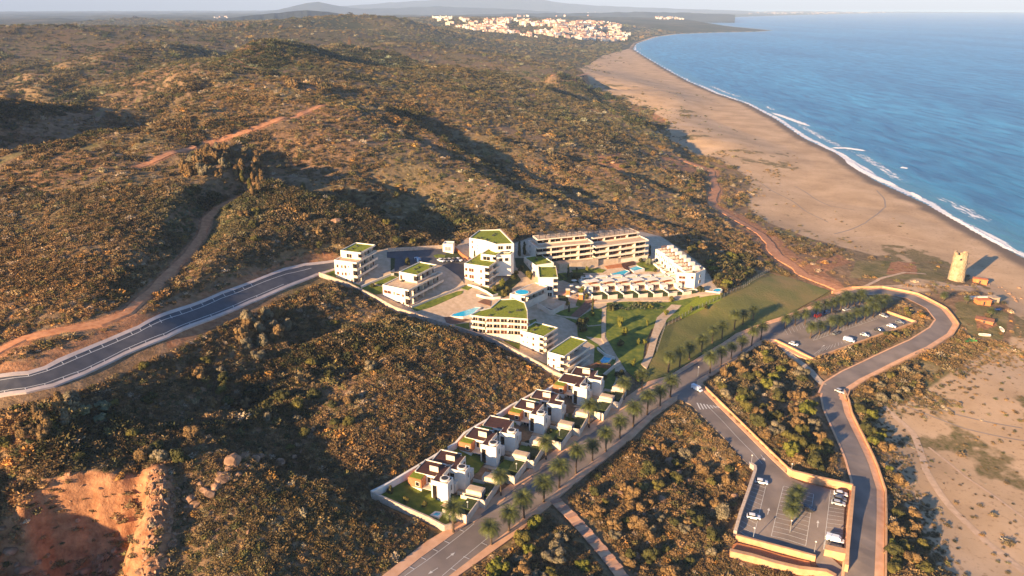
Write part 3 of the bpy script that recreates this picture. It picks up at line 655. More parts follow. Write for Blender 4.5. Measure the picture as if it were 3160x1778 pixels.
ridge_obj('far_hills', [(-500,58),(0,56),(100,46),(180,45),(300,50),(450,52),(600,50)], 7500, 900)
ridge_obj('wooded_hill', [(480,58),(560,48),(640,38),(720,30),(770,26),(830,30),(880,40),(960,48)], 5200, 700)
ridge_obj('mountains', [(600,38),(680,28),(730,18),(770,8),(800,4),(830,12),(900,22),(1000,20),(1100,16),(1250,22),(1400,30)], 15000, 1800)
ridge_obj('mountains', [(-500,56),(0,47),(160,44),(300,40),(500,36),(700,24),(900,12),(1020,4),(1080,0),(1150,-6),(1230,-12),(1330,-8),(1400,6),(1500,14),(1700,22),(1900,28)], 22000, 2500)
ridge_obj('far_hills', [(880,46),(1000,40),(1150,38),(1300,34),(1450,33),(1600,30),(1750,33),(1850,36)], 9500, 900)

# ------------------------------------------------------------------ haze
mh = bpy.data.materials.new('haze'); mh.use_nodes = True; nh = mh.node_tree; nh.nodes.remove(nh.nodes['Principled BSDF'])
pv = nh.nodes.new('ShaderNodeVolumePrincipled'); pv.inputs['Color'].default_value = (0.46, 0.62, 0.86, 1); pv.inputs['Density'].default_value = 0.65e-4; pv.inputs['Anisotropy'].default_value = -0.15
nh.links.new(pv.outputs[0], nh.nodes['Material Output'].inputs['Volume']); M['haze'] = mh
hz = MB().box(-45000, 65000, -1500, 65000, -8, 900, 'haze').build('haze'); tag(hz, kind='stuff'); hz.data.materials[0] = mh
mh.cycles.homogeneous_volume = True

# ------------------------------------------------------------------ roads, pavements, lots
def W(px): return [gp0(p) for p in px]
AV_IN = [cA(-130,1740),cA(235,1449),cA(460,1270),cA(690,1105),cA(930,930),cA(1150,765),cA(1440,545),cA(1700,350),cA(1920,180),cA(2130,20),cC(-90,865),cC(20,790),cC(150,712),cC(235,660),cC(365,580),cC(512,490),cC(612,420),cC(755,358),cC(905,312),cC(1010,270)]
AV_RIN = [cA(400,1740),cA(715,1449),cA(1035,1205),cA(1275,1020),cA(1420,900),cA(1620,742),cA(1900,500),cA(2180,280),cA(2420,90),cB(150,352),cB(255,275)]
AV_ROUT = [cA(420,1740),cA(800,1449),cA(1090,1245),cA(1310,1085),cA(1500,930),cA(1755,700),cA(2005,497),cA(2250,300),cA(2425,165),cB(150,395),cB(300,288)]
ASPH = AV_IN + [cC(1330,152),cC(1420,140),cC(1480,205),cC(1630,262),cC(1800,322),cC(1125,562),cC(1060,535),cC(950,478),cC(870,440),cC(800,436),cC(740,462),cC(640,545),cC(500,615),cC(385,690),cC(335,720),cB(430,160),cB(432,205),cB(300,262)] + AV_RIN[::-1]
drape('avenue', ASPH, 0.02, 'asphalt2', step=3)
SIDE = [cB(258,270),cB(310,262),cB(370,212),cB(432,200),cB(465,222),cB(560,320),cB(700,458),cB(880,640),cB(1045,798),cR4(1160,255),cR4(1700,385),cR4(1655,1165),cR4(1425,1112),cR4(1330,1170),cR4(300,925),cR4(548,95),cB(790,737),cB(720,665),cB(640,570),cB(550,480),cB(455,385),cB(385,315),cB(300,280)]
drape('side_road', SIDE, 0.04, 'asphalt2', step=3)
def para(P, a): 
    P = np.array(P); T = np.gradient(P, axis=0); T /= np.linalg.norm(T, axis=1)[:, None]; N_ = np.stack([-T[:, 1], T[:, 0]], 1); return [tuple(q) for q in P + N_ * a]
LW = dens(W(LOWER), 4)
mb = MB(); ribbon_mb(mb, LW, 7.6, 0.05, 'asphalt2'); tag(mb.build('coast_road'), kind='structure')
mb = MB(); ribbon_mb(mb, para(LW, -5.0), 2.4, 0.17, 'walk'); tag(mb.build('coast_road_pavement'), kind='structure')
mb = MB(); ribbon_mb(mb, para(LW, 4.2), 0.8, 0.17, 'walk'); tag(mb.build('coast_road_kerb'), kind='structure')
drape('avenue_left_pavement', AV_LEFT + [cC(1340,128),cC(1335,150)] + AV_IN[::-1], 0.15, 'walk', step=3)
drape('avenue_right_pavement', AV_RIN + [cB(300,262)] + AV_ROUT[::-1], 0.15, 'walk', step=3)
drape('junction_pavement', [cB(430,160),cC(335,720),cC(385,690),cC(500,615),cC(640,545),cC(740,462),cC(800,436),cC(870,440),cC(950,478),cC(1060,535),cC(1125,562),cC(1130,588),cC(1040,560),cC(930,500),cC(870,470),cC(800,462),cC(745,492),cC(645,572),cC(510,645),cC(400,715),cB(470,165),cB(475,205),cB(570,300),cB(710,440),cB(890,618),cB(1055,780),cB(1045,798),cB(880,640),cB(700,458),cB(560,320),cB(465,222),cB(425,190)], 0.17, 'walk', step=2.5)
# planting bays jutting into the kerbside parking
for q in ((930,930),(1150,765),(1400,575),(1640,395),(1820,258),(2010,112)):
    x, y = q; drape('kerb_bay', [cA(x-60,y+10),cA(x-20,y-20),cA(x+70,y-60),cA(x+95,y-45),cA(x+75,y-22),cA(x+20,y+15)], 0.16, 'walk', step=2)
LRU = [cL(-500,1075),cL(0,1065),cL(200,1045),cL(320,1010),cL(420,955),cL(700,840),cL(1000,715),cL(1300,585),cL(1600,470),cL(1850,380),cL(2050,300),cL(2200,265),cL(2420,240)]
LRUI = [cL(-500,1100),cL(0,1090),cL(210,1070),cL(340,1030),cL(440,978),cL(710,862),cL(1010,735),cL(1310,604),cL(1605,487),cL(1855,395),cL(2060,317),cL(2210,281),cL(2420,256)]
LRLI = [cL(-500,1205),cL(0,1205),cL(180,1180),cL(380,1135),cL(600,1050),cL(900,905),cL(1200,785),cL(1500,660),cL(1800,535),cL(2050,430),cL(2280,340),cL(2420,300)]
LRLO = [cL(-500,1228),cL(0,1226),cL(190,1200),cL(392,1155),cL(612,1068),cL(912,922),cL(1212,802),cL(1512,676),cL(1812,550),cL(2060,445),cL(2290,352),cL(2425,312)]
strip('hill_road', LRUI, LRLI, 0.03, 'asphalt', step=3)
strip('hill_road_upper_pavement', LRU, LRUI, 0.16, 'palewalk', step=2.5)
strip('hill_road_lower_pavement', LRLI, LRLO, 0.16, 'palewalk', step=2.5)
strip('hill_road_end', [c1(1000,505),c1(1500,478),c1(1880,452),c1(2100,480)], [c1(1000,590),c1(1500,640),c1(1900,720),c1(2200,640)], 0.05, 'asphalt', step=3)
# dirt tracks
for (P, wd), nme in zip(PATHW, ('dirt_track', 'beach_track', 'dirt_track')):
    mb = MB(); Q = dens([tuple(p) for p in P], 4); Q = [(a + 0.9 * math.sin(i_ * 0.7), b + 0.7 * math.sin(i_ * 1.1 + 1)) for i_, (a, b) in enumerate(Q)]
    ribbon_mb(mb, Q, wd * 0.62, 0.03, 'dirt') if False else None
M['dirt'] = noisy('dirt', (0.46,0.18,0.075), (0.66,0.31,0.14), 0.5, 0.95, detail=8)
for (P, wd), nme in zip(PATHW, ('dirt_track', 'beach_track', 'dirt_track')):
    mb = MB(); Q = np.array(dens([tuple(p) for p in P], 3)); n = len(Q); T = np.gradient(Q, axis=0); T /= np.linalg.norm(T, axis=1)[:, None]; Nn = np.stack([-T[:, 1], T[:, 0]], 1)
    ja = fbm(np.arange(n) / 5., np.zeros(n), 3, 71); jb = fbm(np.arange(n) / 4., np.zeros(n), 3, 72)
    Lf = Q + Nn * (wd * 0.36 * (1 + 0.7 * ja))[:, None]; Rt = Q - Nn * (wd * 0.36 * (1 + 0.7 * jb))[:, None]
    zl = h0(Lf[:, 0], Lf[:, 1]); zr = h0(Rt[:, 0], Rt[:, 1]); k = mb.mi('dirt')
    for a in range(n): mb.v += [(Lf[a, 0], Lf[a, 1], zl[a]), (Rt[a, 0], Rt[a, 1], zr[a])]
    for a in range(n - 1): mb.f.append((2*a+1, 2*a+3, 2*a+2, 2*a)); mb.m.append(k)
    for sd_, Q2, z2 in ((0, Lf + Nn * 0.8, zl - 0.6), (1, Rt - Nn * 0.8, zr - 0.6)):
        i0 = len(mb.v); mb.v += [(Q2[a, 0], Q2[a, 1], z2[a]) for a in range(n)]
        for a in range(n - 1): mb.f.append((2*a + sd_, 2*a+2 + sd_, i0+a+1, i0+a)); mb.m.append(k)
    tag(mb.build(nme), kind='structure')
# wheel tracks and foot trails on the sand
M['trail'] = noisy('trail_sand', (0.50,0.33,0.20), (0.64,0.44,0.28), 0.5, 0.95)
M['wetsand'] = noisy('dark_sand', (0.26,0.20,0.15), (0.36,0.28,0.21), 0.5, 0.95)
def trail(pts, wd, mat, off=.05):
    P = dens([gp0(D(*p)) for p in pts], 4); P = [(a + 1.2 * math.sin(i_ * .37), b + 1.2 * math.cos(i_ * .29)) for i_, (a, b) in enumerate(P)]; mb = MB(); ribbon_mb(mb, P, wd, off, mat, hf=lambda x, y: hN(x, y) + .02, step=2.0); tag(mb.build('sand_trail'), kind='structure')
trail([(2215,1020),(2290,1090),(2330,1180),(2400,1280),(2480,1370),(2576,1449)], 2.6, 'trail'); trail([(2160,985),(2260,1000),(2400,1040),(2576,1075)], .9, 'wetsand'); trail([(2170,1000),(2260,1020),(2420,1075),(2600,1110)], .8, 'wetsand')
HP = dens([tuple(p) for p in HILLPATH], 4); mb = MB(); ribbon_mb(mb, HP, 3.6, .12, 'dirt', hf=hN, step=2.0); tag(mb.build('dirt_track'), kind='structure')
trail([(2340,1130),(2420,1200),(2500,1250),(2620,1330)], .9, 'trail'); trail([(2100,590),(2180,560),(2230,520),(2210,480)], 1.2, 'wetsand'); trail([(1700,330),(1850,420),(1980,500),(2080,560)], 1.0, 'wetsand'); trail([(2000,470),(2090,520),(2150,530)], 1.0, 'wetsand')
trail([(2070,585),(2130,600),(2240,590),(2330,610)], 1.2, 'trail'); trail([(2120,745),(2200,720),(2300,715),(2400,722),(2470,722)], 2.4, 'trail'); trail([(2150,735),(2210,700),(2280,685),(2330,690)], 2.0, 'trail')
# stepped footpath and lot footpath
mb = MB(); ribbon_mb(mb, [tuple(p) for p in STEPS], 3.8, 0.05, 'walk')
Q = np.array(dens([tuple(p) for p in STEPS], 3.2)); T = np.gradient(Q, axis=0); T /= np.linalg.norm(T, axis=1)[:, None]; Nn = np.stack([-T[:, 1], T[:, 0]], 1)
M['step'] = noisy('step_brick', (0.40,0.22,0.14), (0.50,0.29,0.19), 1, 0.85)
for a in range(0, len(Q) - 1):
    p = Q[a]; q = Q[a] + T[a] * 1.7; z = float(h0([p[0]], [p[1]])[0]); i0 = len(mb.v); k = mb.mi('step')
    for (b, zz) in ((p, z), (q, z)):
        for s_ in (-1.85, 1.85): mb.v.append((b[0] + Nn[a][0] * s_, b[1] + Nn[a][1] * s_, zz + 0.22))
    for (b, zz) in ((p, z), (q, z)):
        for s_ in (-1.85, 1.85): mb.v.append((b[0] + Nn[a][0] * s_, b[1] + Nn[a][1] * s_, zz - 0.2))
    for f in ((0,1,3,2),(0,4,5,1),(1,5,7,3),(3,7,6,2),(2,6,4,0)): mb.f.append(tuple(i0 + t for t in f)); mb.m.append(k)
tag(mb.build('stepped_path'), kind='structure')
mb = MB(); ribbon_mb(mb, [tuple(p) for p in FOOT], 3.2, 0.06, 'pave'); tag(mb.build('lot_footpath'), kind='structure')

# painted markings
mk = MB()
def line(px, wd=0.18, off=0.10, mat='paint', world=False): ribbon_mb(mk, px if world else W(px), wd, off, mat)
LP1 = [cL(-300,1118),cL(0,1110),cL(210,1082),cL(345,1042),cL(450,1000),cL(700,893),cL(1000,765),cL(1300,638),cL(1600,518),cL(1850,422),cL(2070,342),cL(2250,300)]
LP2 = [cL(0,1192),cL(180,1166),cL(330,1133),cL(600,1035),cL(900,888),cL(1200,768),cL(1500,644),cL(1800,520),cL(2050,417)]
line(LP1, 0.22); line(LP2, 0.2)
for a, b, n in (((210,1082),(200,1062),1),((345,1042),(332,1020),1)): line([cL(*a), cL(*b)], 0.2)
ul = [(460,995),(560,953),(660,912),(750,873),(855,828),(960,783),(1025,755),(1095,726),(1170,694),(1245,662),(1315,632),(1390,602),(1470,570),(1550,538),(1630,506),(1700,478),(1765,452),(1825,430)]
for x, y in ul: line([cL(x, y), cL(x - 17, y - 22)], 0.22)
for x, y in ((30,1190),(180,1168),(320,1135),(455,1090),(560,1050),(655,1008),(750,965),(935,876),(1050,830),(1180,776),(1370,698),(1520,636),(1680,570),(1850,498)): line([cL(x, y), cL(x + 15, y + 20)], 0.22)
# avenue parking and arrows
line([cA(300,1449),cA(500,1310),cA(700,1160),cA(860,1035),cA(950,960)], 0.15)
line([cA(650,1449),cA(860,1270),cA(1080,1090)], 0.15)
for x, y in ((370,1370),(480,1283),(590,1205),(700,1130),(835,1020)): line([cA(x + 18, y + 14), cA(x - 45, y - 16)], 0.25)
for x, y in ((750,1390),(870,1280),(1035,1150)): line([cA(x - 20, y - 12), cA(x + 35, y + 12)], 0.22)
def arrow(p, q, s=1.0, off=0.11):
    a = np.array(gp0(p)); b = np.array(gp0(q)); d = (b - a) / np.linalg.norm(b - a); n = np.array([-d[1], d[0]]); L_ = 3.6 * s; i0 = len(mk.v); k = mk.mi('paint')
    for t, o_ in ((0, -.1), (0, .1), (L_ * .6, .1), (L_ * .6, -.1), (L_ * .6, -.45), (L_ * .6, .45), (L_, 0)):
        v = a + d * t + n * o_ * s; mk.v.append((v[0], v[1], float(h0([v[0]], [v[1]])[0]) + off))
    mk.f += [(i0, i0+3, i0+2, i0+1), (i0+4, i0+6, i0+5)]; mk.m += [k, k]
arrow(cA(690,1290), cA(730,1260)); arrow(cA(610,1375), cA(570,1400)); arrow(cB(800,735), cB(770,690)); arrow(cB(850,650), cB(880,690)); arrow(cB(895,1045), cB(908,990)); arrow(cB(1225,1130), cB(1228,1080)); arrow(cC(1190,495), cC(1220,470))
line([cB(500,330),cB(600,430),cB(700,540),cB(800,640),cB(860,710)], 0.15)
for x in range(7): line([cB(430 + x * 21, 318 + x * 3.5 - 10), cB(452 + x * 21, 352 - x * 2)], 0.5)
for x, y in ((470,395),(500,385)): pass
# lower lot bays
def bays(a0, a1, b0, b1, n, off=0.10, ends=True):
    """n bays between edge a0-a1 and edge b0-b1 (pixels)"""
    A0, A1, B0, B1 = (np.array(gp0(q)) for q in (a0, a1, b0, b1))
    if ends: line([tuple(A0), tuple(A1)], 0.13, off, world=True)
    for i_ in range(n + 1):
        t = i_ / n; line([tuple(A0 + (A1 - A0) * t), tuple(B0 + (B1 - B0) * t)], 0.12, off, world=True)
bays(cR4(700,215),cR4(515,985),cR4(560,175),cR4(320,862),13); bays(cR4(905,295),cR4(750,935),cR4(1090,345),cR4(960,985),12); bays(cR4(1295,400),cR4(1192,1060),cR4(1090,345),cR4(960,985),12); bays(cR4(1512,345),cR4(1420,1110),cR4(1695,385),cR4(1650,1130),15)
# upper lot bays
bays(cR5(960,905),cR5(1950,530),cR5(830,1000),cR5(2290,470),24,ends=False); bays(cR5(820,780),cR5(1850,430),cR5(870,700),cR5(1800,385),20); bays(cR5(420,690),cR5(1200,380),cR5(370,600),cR5(1200,330),16,ends=False)
tag(mk.build('road_markings'), kind='structure')

# ------------------------------------------------------------------ boundary and retaining walls
def wl(name, px, ht, th, mat, label, **k): return wall_line(name, W(px), ht, th, mat, label, **k)
wl('retaining_wall', [cR4(960,130),cR4(1010,165),cR4(1400,262),cR4(1790,352)], 2.4, .9, 'wallo', 'sunlit orange wall along the upper edge of the lower car park')
wl('retaining_wall', [cR4(1795,372),cR4(1770,640),cR4(1745,900),cR4(1715,1195),cR4(1705,1395)], 2.5, 1.0, 'wallo', 'tall orange wall between the lower car park and the coast road')
wl('retaining_wall', [cR4(290,965),cR4(600,1050),cR4(950,1140),cR4(1315,1240)], 1.5, .8, 'wallo', 'orange wall with a long shadow closing the bottom of the lower car park', base=5)
wl('retaining_wall', [cR4(1430,1150),cR4(1560,1180),cR4(1705,1210)], 2.2, 2.5, 'wallo', 'short broad orange wall at the bottom right corner of the lower car park', base=4)
wl('retaining_wall', [cR4(280,930),cR4(345,700),cR4(440,430),cR4(540,130),cR4(535,85),cR4(480,50)], 1.8, 1.0, 'stone', 'pinkish wall up the left side of the lower car park')
wl('garden_wall', [cR4(215,1175),cR4(500,1240),cR4(800,1330),cR4(1100,1400),cR4(1450,1440),cR4(1560,1500)], 1.8, 1.4, 'wallo', 'pale orange wall below the brown terrace under the lower car park', base=4)
drape('terrace_soil', [cR4(265,1010),cR4(600,1090),cR4(1240,1260),cR4(1260,1340),cR4(1000,1330),cR4(600,1230),cR4(240,1130)], 0.05, 'brick')
drape('lot_exit', [cR4(1320,1180),cR4(1425,1115),cR4(1700,1380),cR4(1750,1480),cR4(1640,1600),cR4(1450,1400),cR4(1330,1300)], 0.06, 'asphalt2')
wl('retaining_wall', [cC(870,450),cC(950,488),cC(1060,545),cC(1128,578),cC(1400,482),cC(1700,375),cC(1838,325),cC(1740,290),cC(1640,255)], 1.0, 0.8, 'wallo', 'low orange wall with a sharp corner enclosing the upper car park')
wl('side_road_wall', [cB(475,205),cB(570,298),cB(712,438),cB(892,615),cB(1060,778),cR4(1000,150)], 1.1, 0.4, 'wallo', 'orange wall along the right side of the road down to the lower car park')
wall_line('parapet_wall', para(LW, -6.6), 1.2, 0.5, 'wallo', 'long curved orange parapet along the seaward side of the coast road')
wl('garden_wall', [cA(1300,1092),cA(1500,932)], 0.5, 0.4, 'wallo', 'low orange kerb wall beside the avenue above the stepped path') if False else None
wl('boundary_wall', [(985,851),c1(0,905),c1(400,1050),c1(800,1248),c1(1130,1430),c4(200,718),c4(460,800),c4(750,935),c4(1000,1062),c4(1480,1332),(1746,1172)], 1.8, 0.7, 'stone', 'long pinkish stone wall below the apartment blocks on the scrub side', base=2)
wl('boundary_wall', [c6(1520,245),c6(1440,300),c6(1250,430),c6(1120,445),c6(770,640),c6(620,745),c6(400,860),c6(150,1010),c5(1390,235),c5(880,545),c5(215,920)], 2.0, 0.8, 'white', 'white wall running behind the row of villas')
wl('boundary_wall', [c5(215,925),c5(400,1005),c5(700,1140),c5(1000,1270),c5(1235,1395),c5(1330,1370)], 2.0, 0.6, 'stone', 'speckled stone wall closing the lowest villa garden')
wl('boundary_wall', [(2231,914),(2218,876),(2178,836),(2128,796),(2035,735),(1954,716)], 1.6, 0.3, 'white', 'white wall behind the stepped townhouses') if False else None
# wire fence across the field
P = W([cC(60,520),cC(118,345),cC(320,240),cC(520,150),cC(640,95),cC(780,0),cC(830,-30)])
fo = empty('wire_fence', (P[0][0], P[0][1], float(h0([P[0][0]], [P[0][1]])[0]))); tag(fo, 'thin green wire fence crossing the grass field below the townhouses', 'fence')
mb = MB(); Q = dens(P, 3)
for x, y in Q:
    z = float(h0([x], [y])[0]); po = MB().cyl(0, 0, 0.07, -0.4, 2.1, 6, 'metal').build('post', fo, (x - fo.location.x, y - fo.location.y, z - fo.location.z)) if len(fo.children) < 90 else None
M['mesh'] = noisy('fence_mesh', (0.05,0.08,0.06), (0.08,0.12,0.09), 1, 0.6)
mb = MB()
for zo in [0.1 + 0.16 * i_ for i_ in range(12)]: 
    k = mb.mi('mesh'); i0 = len(mb.v)
    for x, y in Q:
        z = float(h0([x], [y])[0]) + zo - fo.location.z; mb.v += [(x - fo.location.x, y - fo.location.y, z), (x - fo.location.x, y - fo.location.y, z + 0.05)]
    for a in range(len(Q) - 1): mb.f.append((i0+2*a, i0+2*a+2, i0+2*a+3, i0+2*a+1)); mb.m.append(k)
mb.build('wire_mesh', fo)

# ------------------------------------------------------------------ grounds of the complex
drape('complex_paving', B_COMPLEX[:8] + [(1880,1215),c4(2415,1449),(1985,1080),(2005,1010),(2080,980),(2160,930),(2226,908),(2200,870),(2182,831),(2130,790),(2037,728),(1954,709),(1787,715),(1631,734),(1587,750),(1544,703),(1447,729),(1408,760),(1198,765),(1040,798)], -0.15, 'pave', step=4, skirt=0.6)
drape('complex_lawn', [c4(-60,640),c1(0,890),c1(100,760),c1(1000,980),c1(1150,1100),c1(900,1180),c1(700,1120),c1(560,1060)], 0.0, 'grass') if False else None
LAWNP = []
def lawn(px, mat='grass', off=0.03, name='garden_lawn'):
    if name == 'garden_lawn': LAWNP.append([gp0(p) for p in px])
    return drape(name, px, off, mat, step=2.5)
lawn([c1(-60,850),c1(60,780),c1(170,800),c1(190,900),c1(560,1030),c1(830,1190),c1(1200,1400),c1(1130,1425),c1(800,1240),c1(400,1040),c1(0,893)])
lawn([c1(580,1060),c1(740,1010),c1(930,1060),c1(920,1160),c1(830,1180)]); lawn([c1(740,980),c1(1080,880),c1(1210,930),c1(1080,1010),c1(900,1030)])
lawn([c1(1380,1400),c1(1650,1290),c1(2120,1130),c1(2210,1120),c1(2200,1160),c1(1700,1380),c1(1480,1440)])
drape('site_asphalt', [c1(1120,560),c1(1500,640),c1(1900,650),c1(2280,640),c1(2230,700),c1(2230,1000),c1(2140,880),c1(1900,720),c1(1560,690),c1(1340,800),c1(1130,820),c1(1100,700)], 0.01, 'asphalt', step=3)
lawn([c1(1740,560),c1(1790,545),c1(1870,542),c1(1925,558),c1(1920,590),c1(1850,600),c1(1770,598)], off=0.12); lawn([c1(1950,510),c1(2110,500),c1(2230,640),c1(1900,610)], 'hedge', off=0.08)
lawn([c2(650,1050),c2(800,1070),c2(900,1110),c2(1000,1200),c2(880,1210),c2(700,1110)])
lawn([c2(880,1050),c2(1100,960),c2(1250,830),c2(1330,950),c2(1180,1080),c2(1190,1150),c2(1050,1230),c2(960,1180)], 'hedge')
lawn([c4(460,800),c4(640,800),c4(760,860),c4(1000,1000),c4(1360,1170),c4(1700,1340),c4(1735,1430),c4(1480,1310),c4(1000,1045),c4(750,918)])
drape('wood_deck', [c4(-140,480),c4(0,460),c4(170,500),c4(230,520),c4(60,570),c4(-100,575)], 0.06, 'deck')
drape('wood_deck', [c2(640,1300),c2(740,1250),c2(850,1280),c2(840,1360)], 0.06, 'deck')
lawn([c4(1500,420),c4(1700,350),c4(1900,320),c4(1820,470),c4(1600,450)]); lawn([c4(1860,490),c4(2080,350),c4(2210,350),c4(2200,580),c4(2000,600),c4(1940,530)])
lawn([c4(2000,620),c4(2200,600),c4(2200,790),c4(1960,760)]); lawn([c4(2280,270),c3(700,1290),c3(1600,1300),c3(2100,1200),(2160,930),(2080,985),(2010,1015),(1990,1060),(1975,1180),(1930,1140),c4(2270,760)], off=0.0)
lawn([c4(1450,440),c4(1940,530),c4(2000,620),c4(1960,760),c4(2150,880),c4(2300,1050),c4(2415,1100),c4(2400,1250),c4(2415,1400),(1885,1210),(1830,1180),c4(2080,1330),c4(2100,900),c4(1850,760),c4(1840,580),c4(1650,480)], off=-0.05)
lawn([c3(1750,1440),c3(2050,1240),c3(2400,1180),c3(2480,1190),(2226,925),(2160,960),(2105,982)], 'lawn', off=0.04)
strip('garden_path', [c4(1860,480),c4(2060,320),c3(350,1330),c3(480,1290)], [c4(1740,460),c4(1930,280),c3(300,1280),c3(470,1255)], 0.1, 'deck', step=2)
strip('garden_path', [c4(2215,350),c4(2210,600),c4(2200,800),c4(2260,900)], [c4(2270,350),c4(2265,600),c4(2255,780),c4(2320,880)], 0.1, 'pave', step=2)
strip('garden_path', [cC(160,200),cC(60,290),cC(20,420),cC(-10,540),cC(-50,610)], [cC(230,205),cC(130,300),cC(70,420),cC(30,560),cC(-10,640)], 0.1, 'pave', step=2)
strip('terrace_walk', [c3(440,1290),c3(1000,1245),c3(1600,1215),c3(2100,1150),c3(2400,1130)], [c3(440,1320),c3(1000,1290),c3(1600,1275),c3(2120,1195),c3(2470,1185)], 0.3, 'pave', step=2)
lawn([cA(25,710),c5(330,900),c5(560,760),c5(760,660),c5(1040,470),c5(1380,260),c5(1480,240),c6(0,1200),c6(200,1000),c6(600,760),c6(1100,460),c6(1500,280),c6(1560,300),c6(1500,420),c6(700,900),c5(1700,560),c5(1300,800),c5(1300,900),c5(1250,1100),c5(1310,1340),c5(1240,1380),c5(1000,1255),c5(700,1125),c5(400,990)], off=0.0)
lawn([cC(-200,900),cC(0,700),cC(10,600),cC(60,520),cC(118,350),cC(700,60),(2300,860),(2420,850),(2562,897),cC(990,248),cC(890,286),cC(725,340),cC(595,396),cC(495,466),cC(345,556),cC(215,636),cC(130,685),cC(0,720)], 'field', off=-0.05, name='grass_field')
drape('villa_paving', [c5(1250,1080),c5(1350,1010),c6(900,1150),c6(1300,900),c6(1700,620),c6(2050,430),c6(2300,440),c6(2280,520),c6(1800,820),c6(1100,1300),c5(1700,1000),c5(1400,1230),c5(1330,1280)], 0.05, 'pave', step=3)

lawn([c4(690,700),c4(830,760),c4(990,880),c4(980,960),c4(760,840)]); lawn([c2(2120,820),c2(2350,860),c2(2300,1010),c2(2120,960)], 'hedge'); lawn([c2(1180,1250),c2(1400,1295),c2(1370,1345),c2(1190,1300)]); lawn([c1(1150,1000),c1(1300,880),c1(1310,950),c1(1180,1040)])
lawn([c4(1120,530),c4(1230,500),c4(1240,560),c4(1150,610)]); lawn([c2(1230,600),c2(1400,600),c2(1530,800),c2(1490,950),c2(1350,820),c2(1250,740)], 'hedge'); lawn([c4(1560,150),c4(1720,170),c4(1700,240),c4(1560,220)], 'hedge'); lawn([c4(1850,200),c4(1960,230),c4(1900,330),c4(1820,300)])
lawn([c1(1060,560),c1(1130,590),c1(1120,760),c1(1060,800)], 'hedge'); lawn([c1(2120,1060),c1(2230,1030),c2(560,1060),c2(480,1110)]); lawn([c2(1880,850),c2(2050,830),c2(2060,940),c2(1930,960)]); lawn([c3(-200,900),c3(30,830),c3(260,830),c3(230,960),c3(60,1000)], 'hedge'); lawn([c4(1040,150),c4(1180,170),c4(1230,250),c4(1110,260)])
lawn([c3(60,780),c3(500,760),c3(620,790),c3(560,830),c3(100,830)]); lawn([c4(0,590),c4(230,560),c4(245,690),c4(120,650)]); lawn([c1(1060,820),c1(1200,850),c1(1180,900),c1(1090,870)], 'hedge'); lawn([c2(60,1110),c2(330,1010),c2(380,1060),c2(120,1210)]) if False else None
# pools: coping ring + water
def pool(px, label, off=0.25, group=None):
    P = W(px); cx = sum(p[0] for p in P) / len(P); cy = sum(p[1] for p in P) / len(P); z = float(h0([cx], [cy])[0]) + off
    L_ = [(x - cx, y - cy) for x, y in P]
    ar = sum(L_[i_][0] * L_[(i_ + 1) % len(L_)][1] - L_[(i_ + 1) % len(L_)][0] * L_[i_][1] for i_ in range(len(L_)))
    if ar < 0: L_ = L_[::-1]
    r_ = empty('swimming_pool', (cx, cy, z)); tag(r_, label, 'swimming pool', group)
    O_ = []
    for i_ in range(len(L_)):
        x, y = L_[i_]; d_ = math.hypot(x, y); O_.append((x + x / d_ * 0.7, y + y / d_ * 0.7))
    mb = MB(); n = len(L_); k = mb.mi('white'); mb.v = [(*p, 0.12) for p in L_] + [(*p, 0.12) for p in O_] + [(*p, -1.6) for p in O_] + [(*p, -0.6) for p in L_]
    for a in range(n):
        b = (a + 1) % n; mb.f += [(a, b, n + b, n + a)[::-1], (n + a, n + b, 2 * n + b, 2 * n + a)[::-1], (a, 3 * n + a, 3 * n + b, b)[::-1]]; mb.m += [k] * 3
    mb.build('coping', r_); MB().face([(*p, 0.0) for p in L_], 'pool').build('water', r_)
    return r_
circ = lambda f, x, y, a, b, n=16: [f(x + a * math.cos(2 * math.pi * i_ / n), y + b * math.sin(2 * math.pi * i_ / n)) for i_ in range(n)]
pool([(1392,975),(1413,957),(1437,945),(1460,947),(1482,951),(1470,962),(1458,977),(1430,983),(1410,980)], 'large irregular blue pool between the two left apartment blocks and the boundary wall')
pool([c3(650,775),c3(880,752),c3(985,830),c3(940,860),c3(900,905),c3(755,912)], 'larger dark turquoise pool behind the front townhouses')
pool([c3(955,735),c3(1090,712),c3(1212,800),c3(1060,835)], 'bright turquoise rectangular pool beside the garden court of the terraced block')
pool([c4(2170,1150),c4(2245,1075),c4(2350,1108),c4(2285,1178)], 'small square blue pool at the end of the lowest green-roofed block')
pool(circ(c3, 2390, 1120, 60, 35), 'small round blue pool at the far right corner of the townhouses')
pool([c4(2040,905),c4(2140,890),c4(2260,1000),c4(2200,1020)], 'narrow dark pool strip behind the lowest green-roofed block') if False else None
pool([cC(-50,15),cC(30,5),cC(45,12),cC(-30,32)], 'small blue pool on the lawn beside the garden path')  if False else None

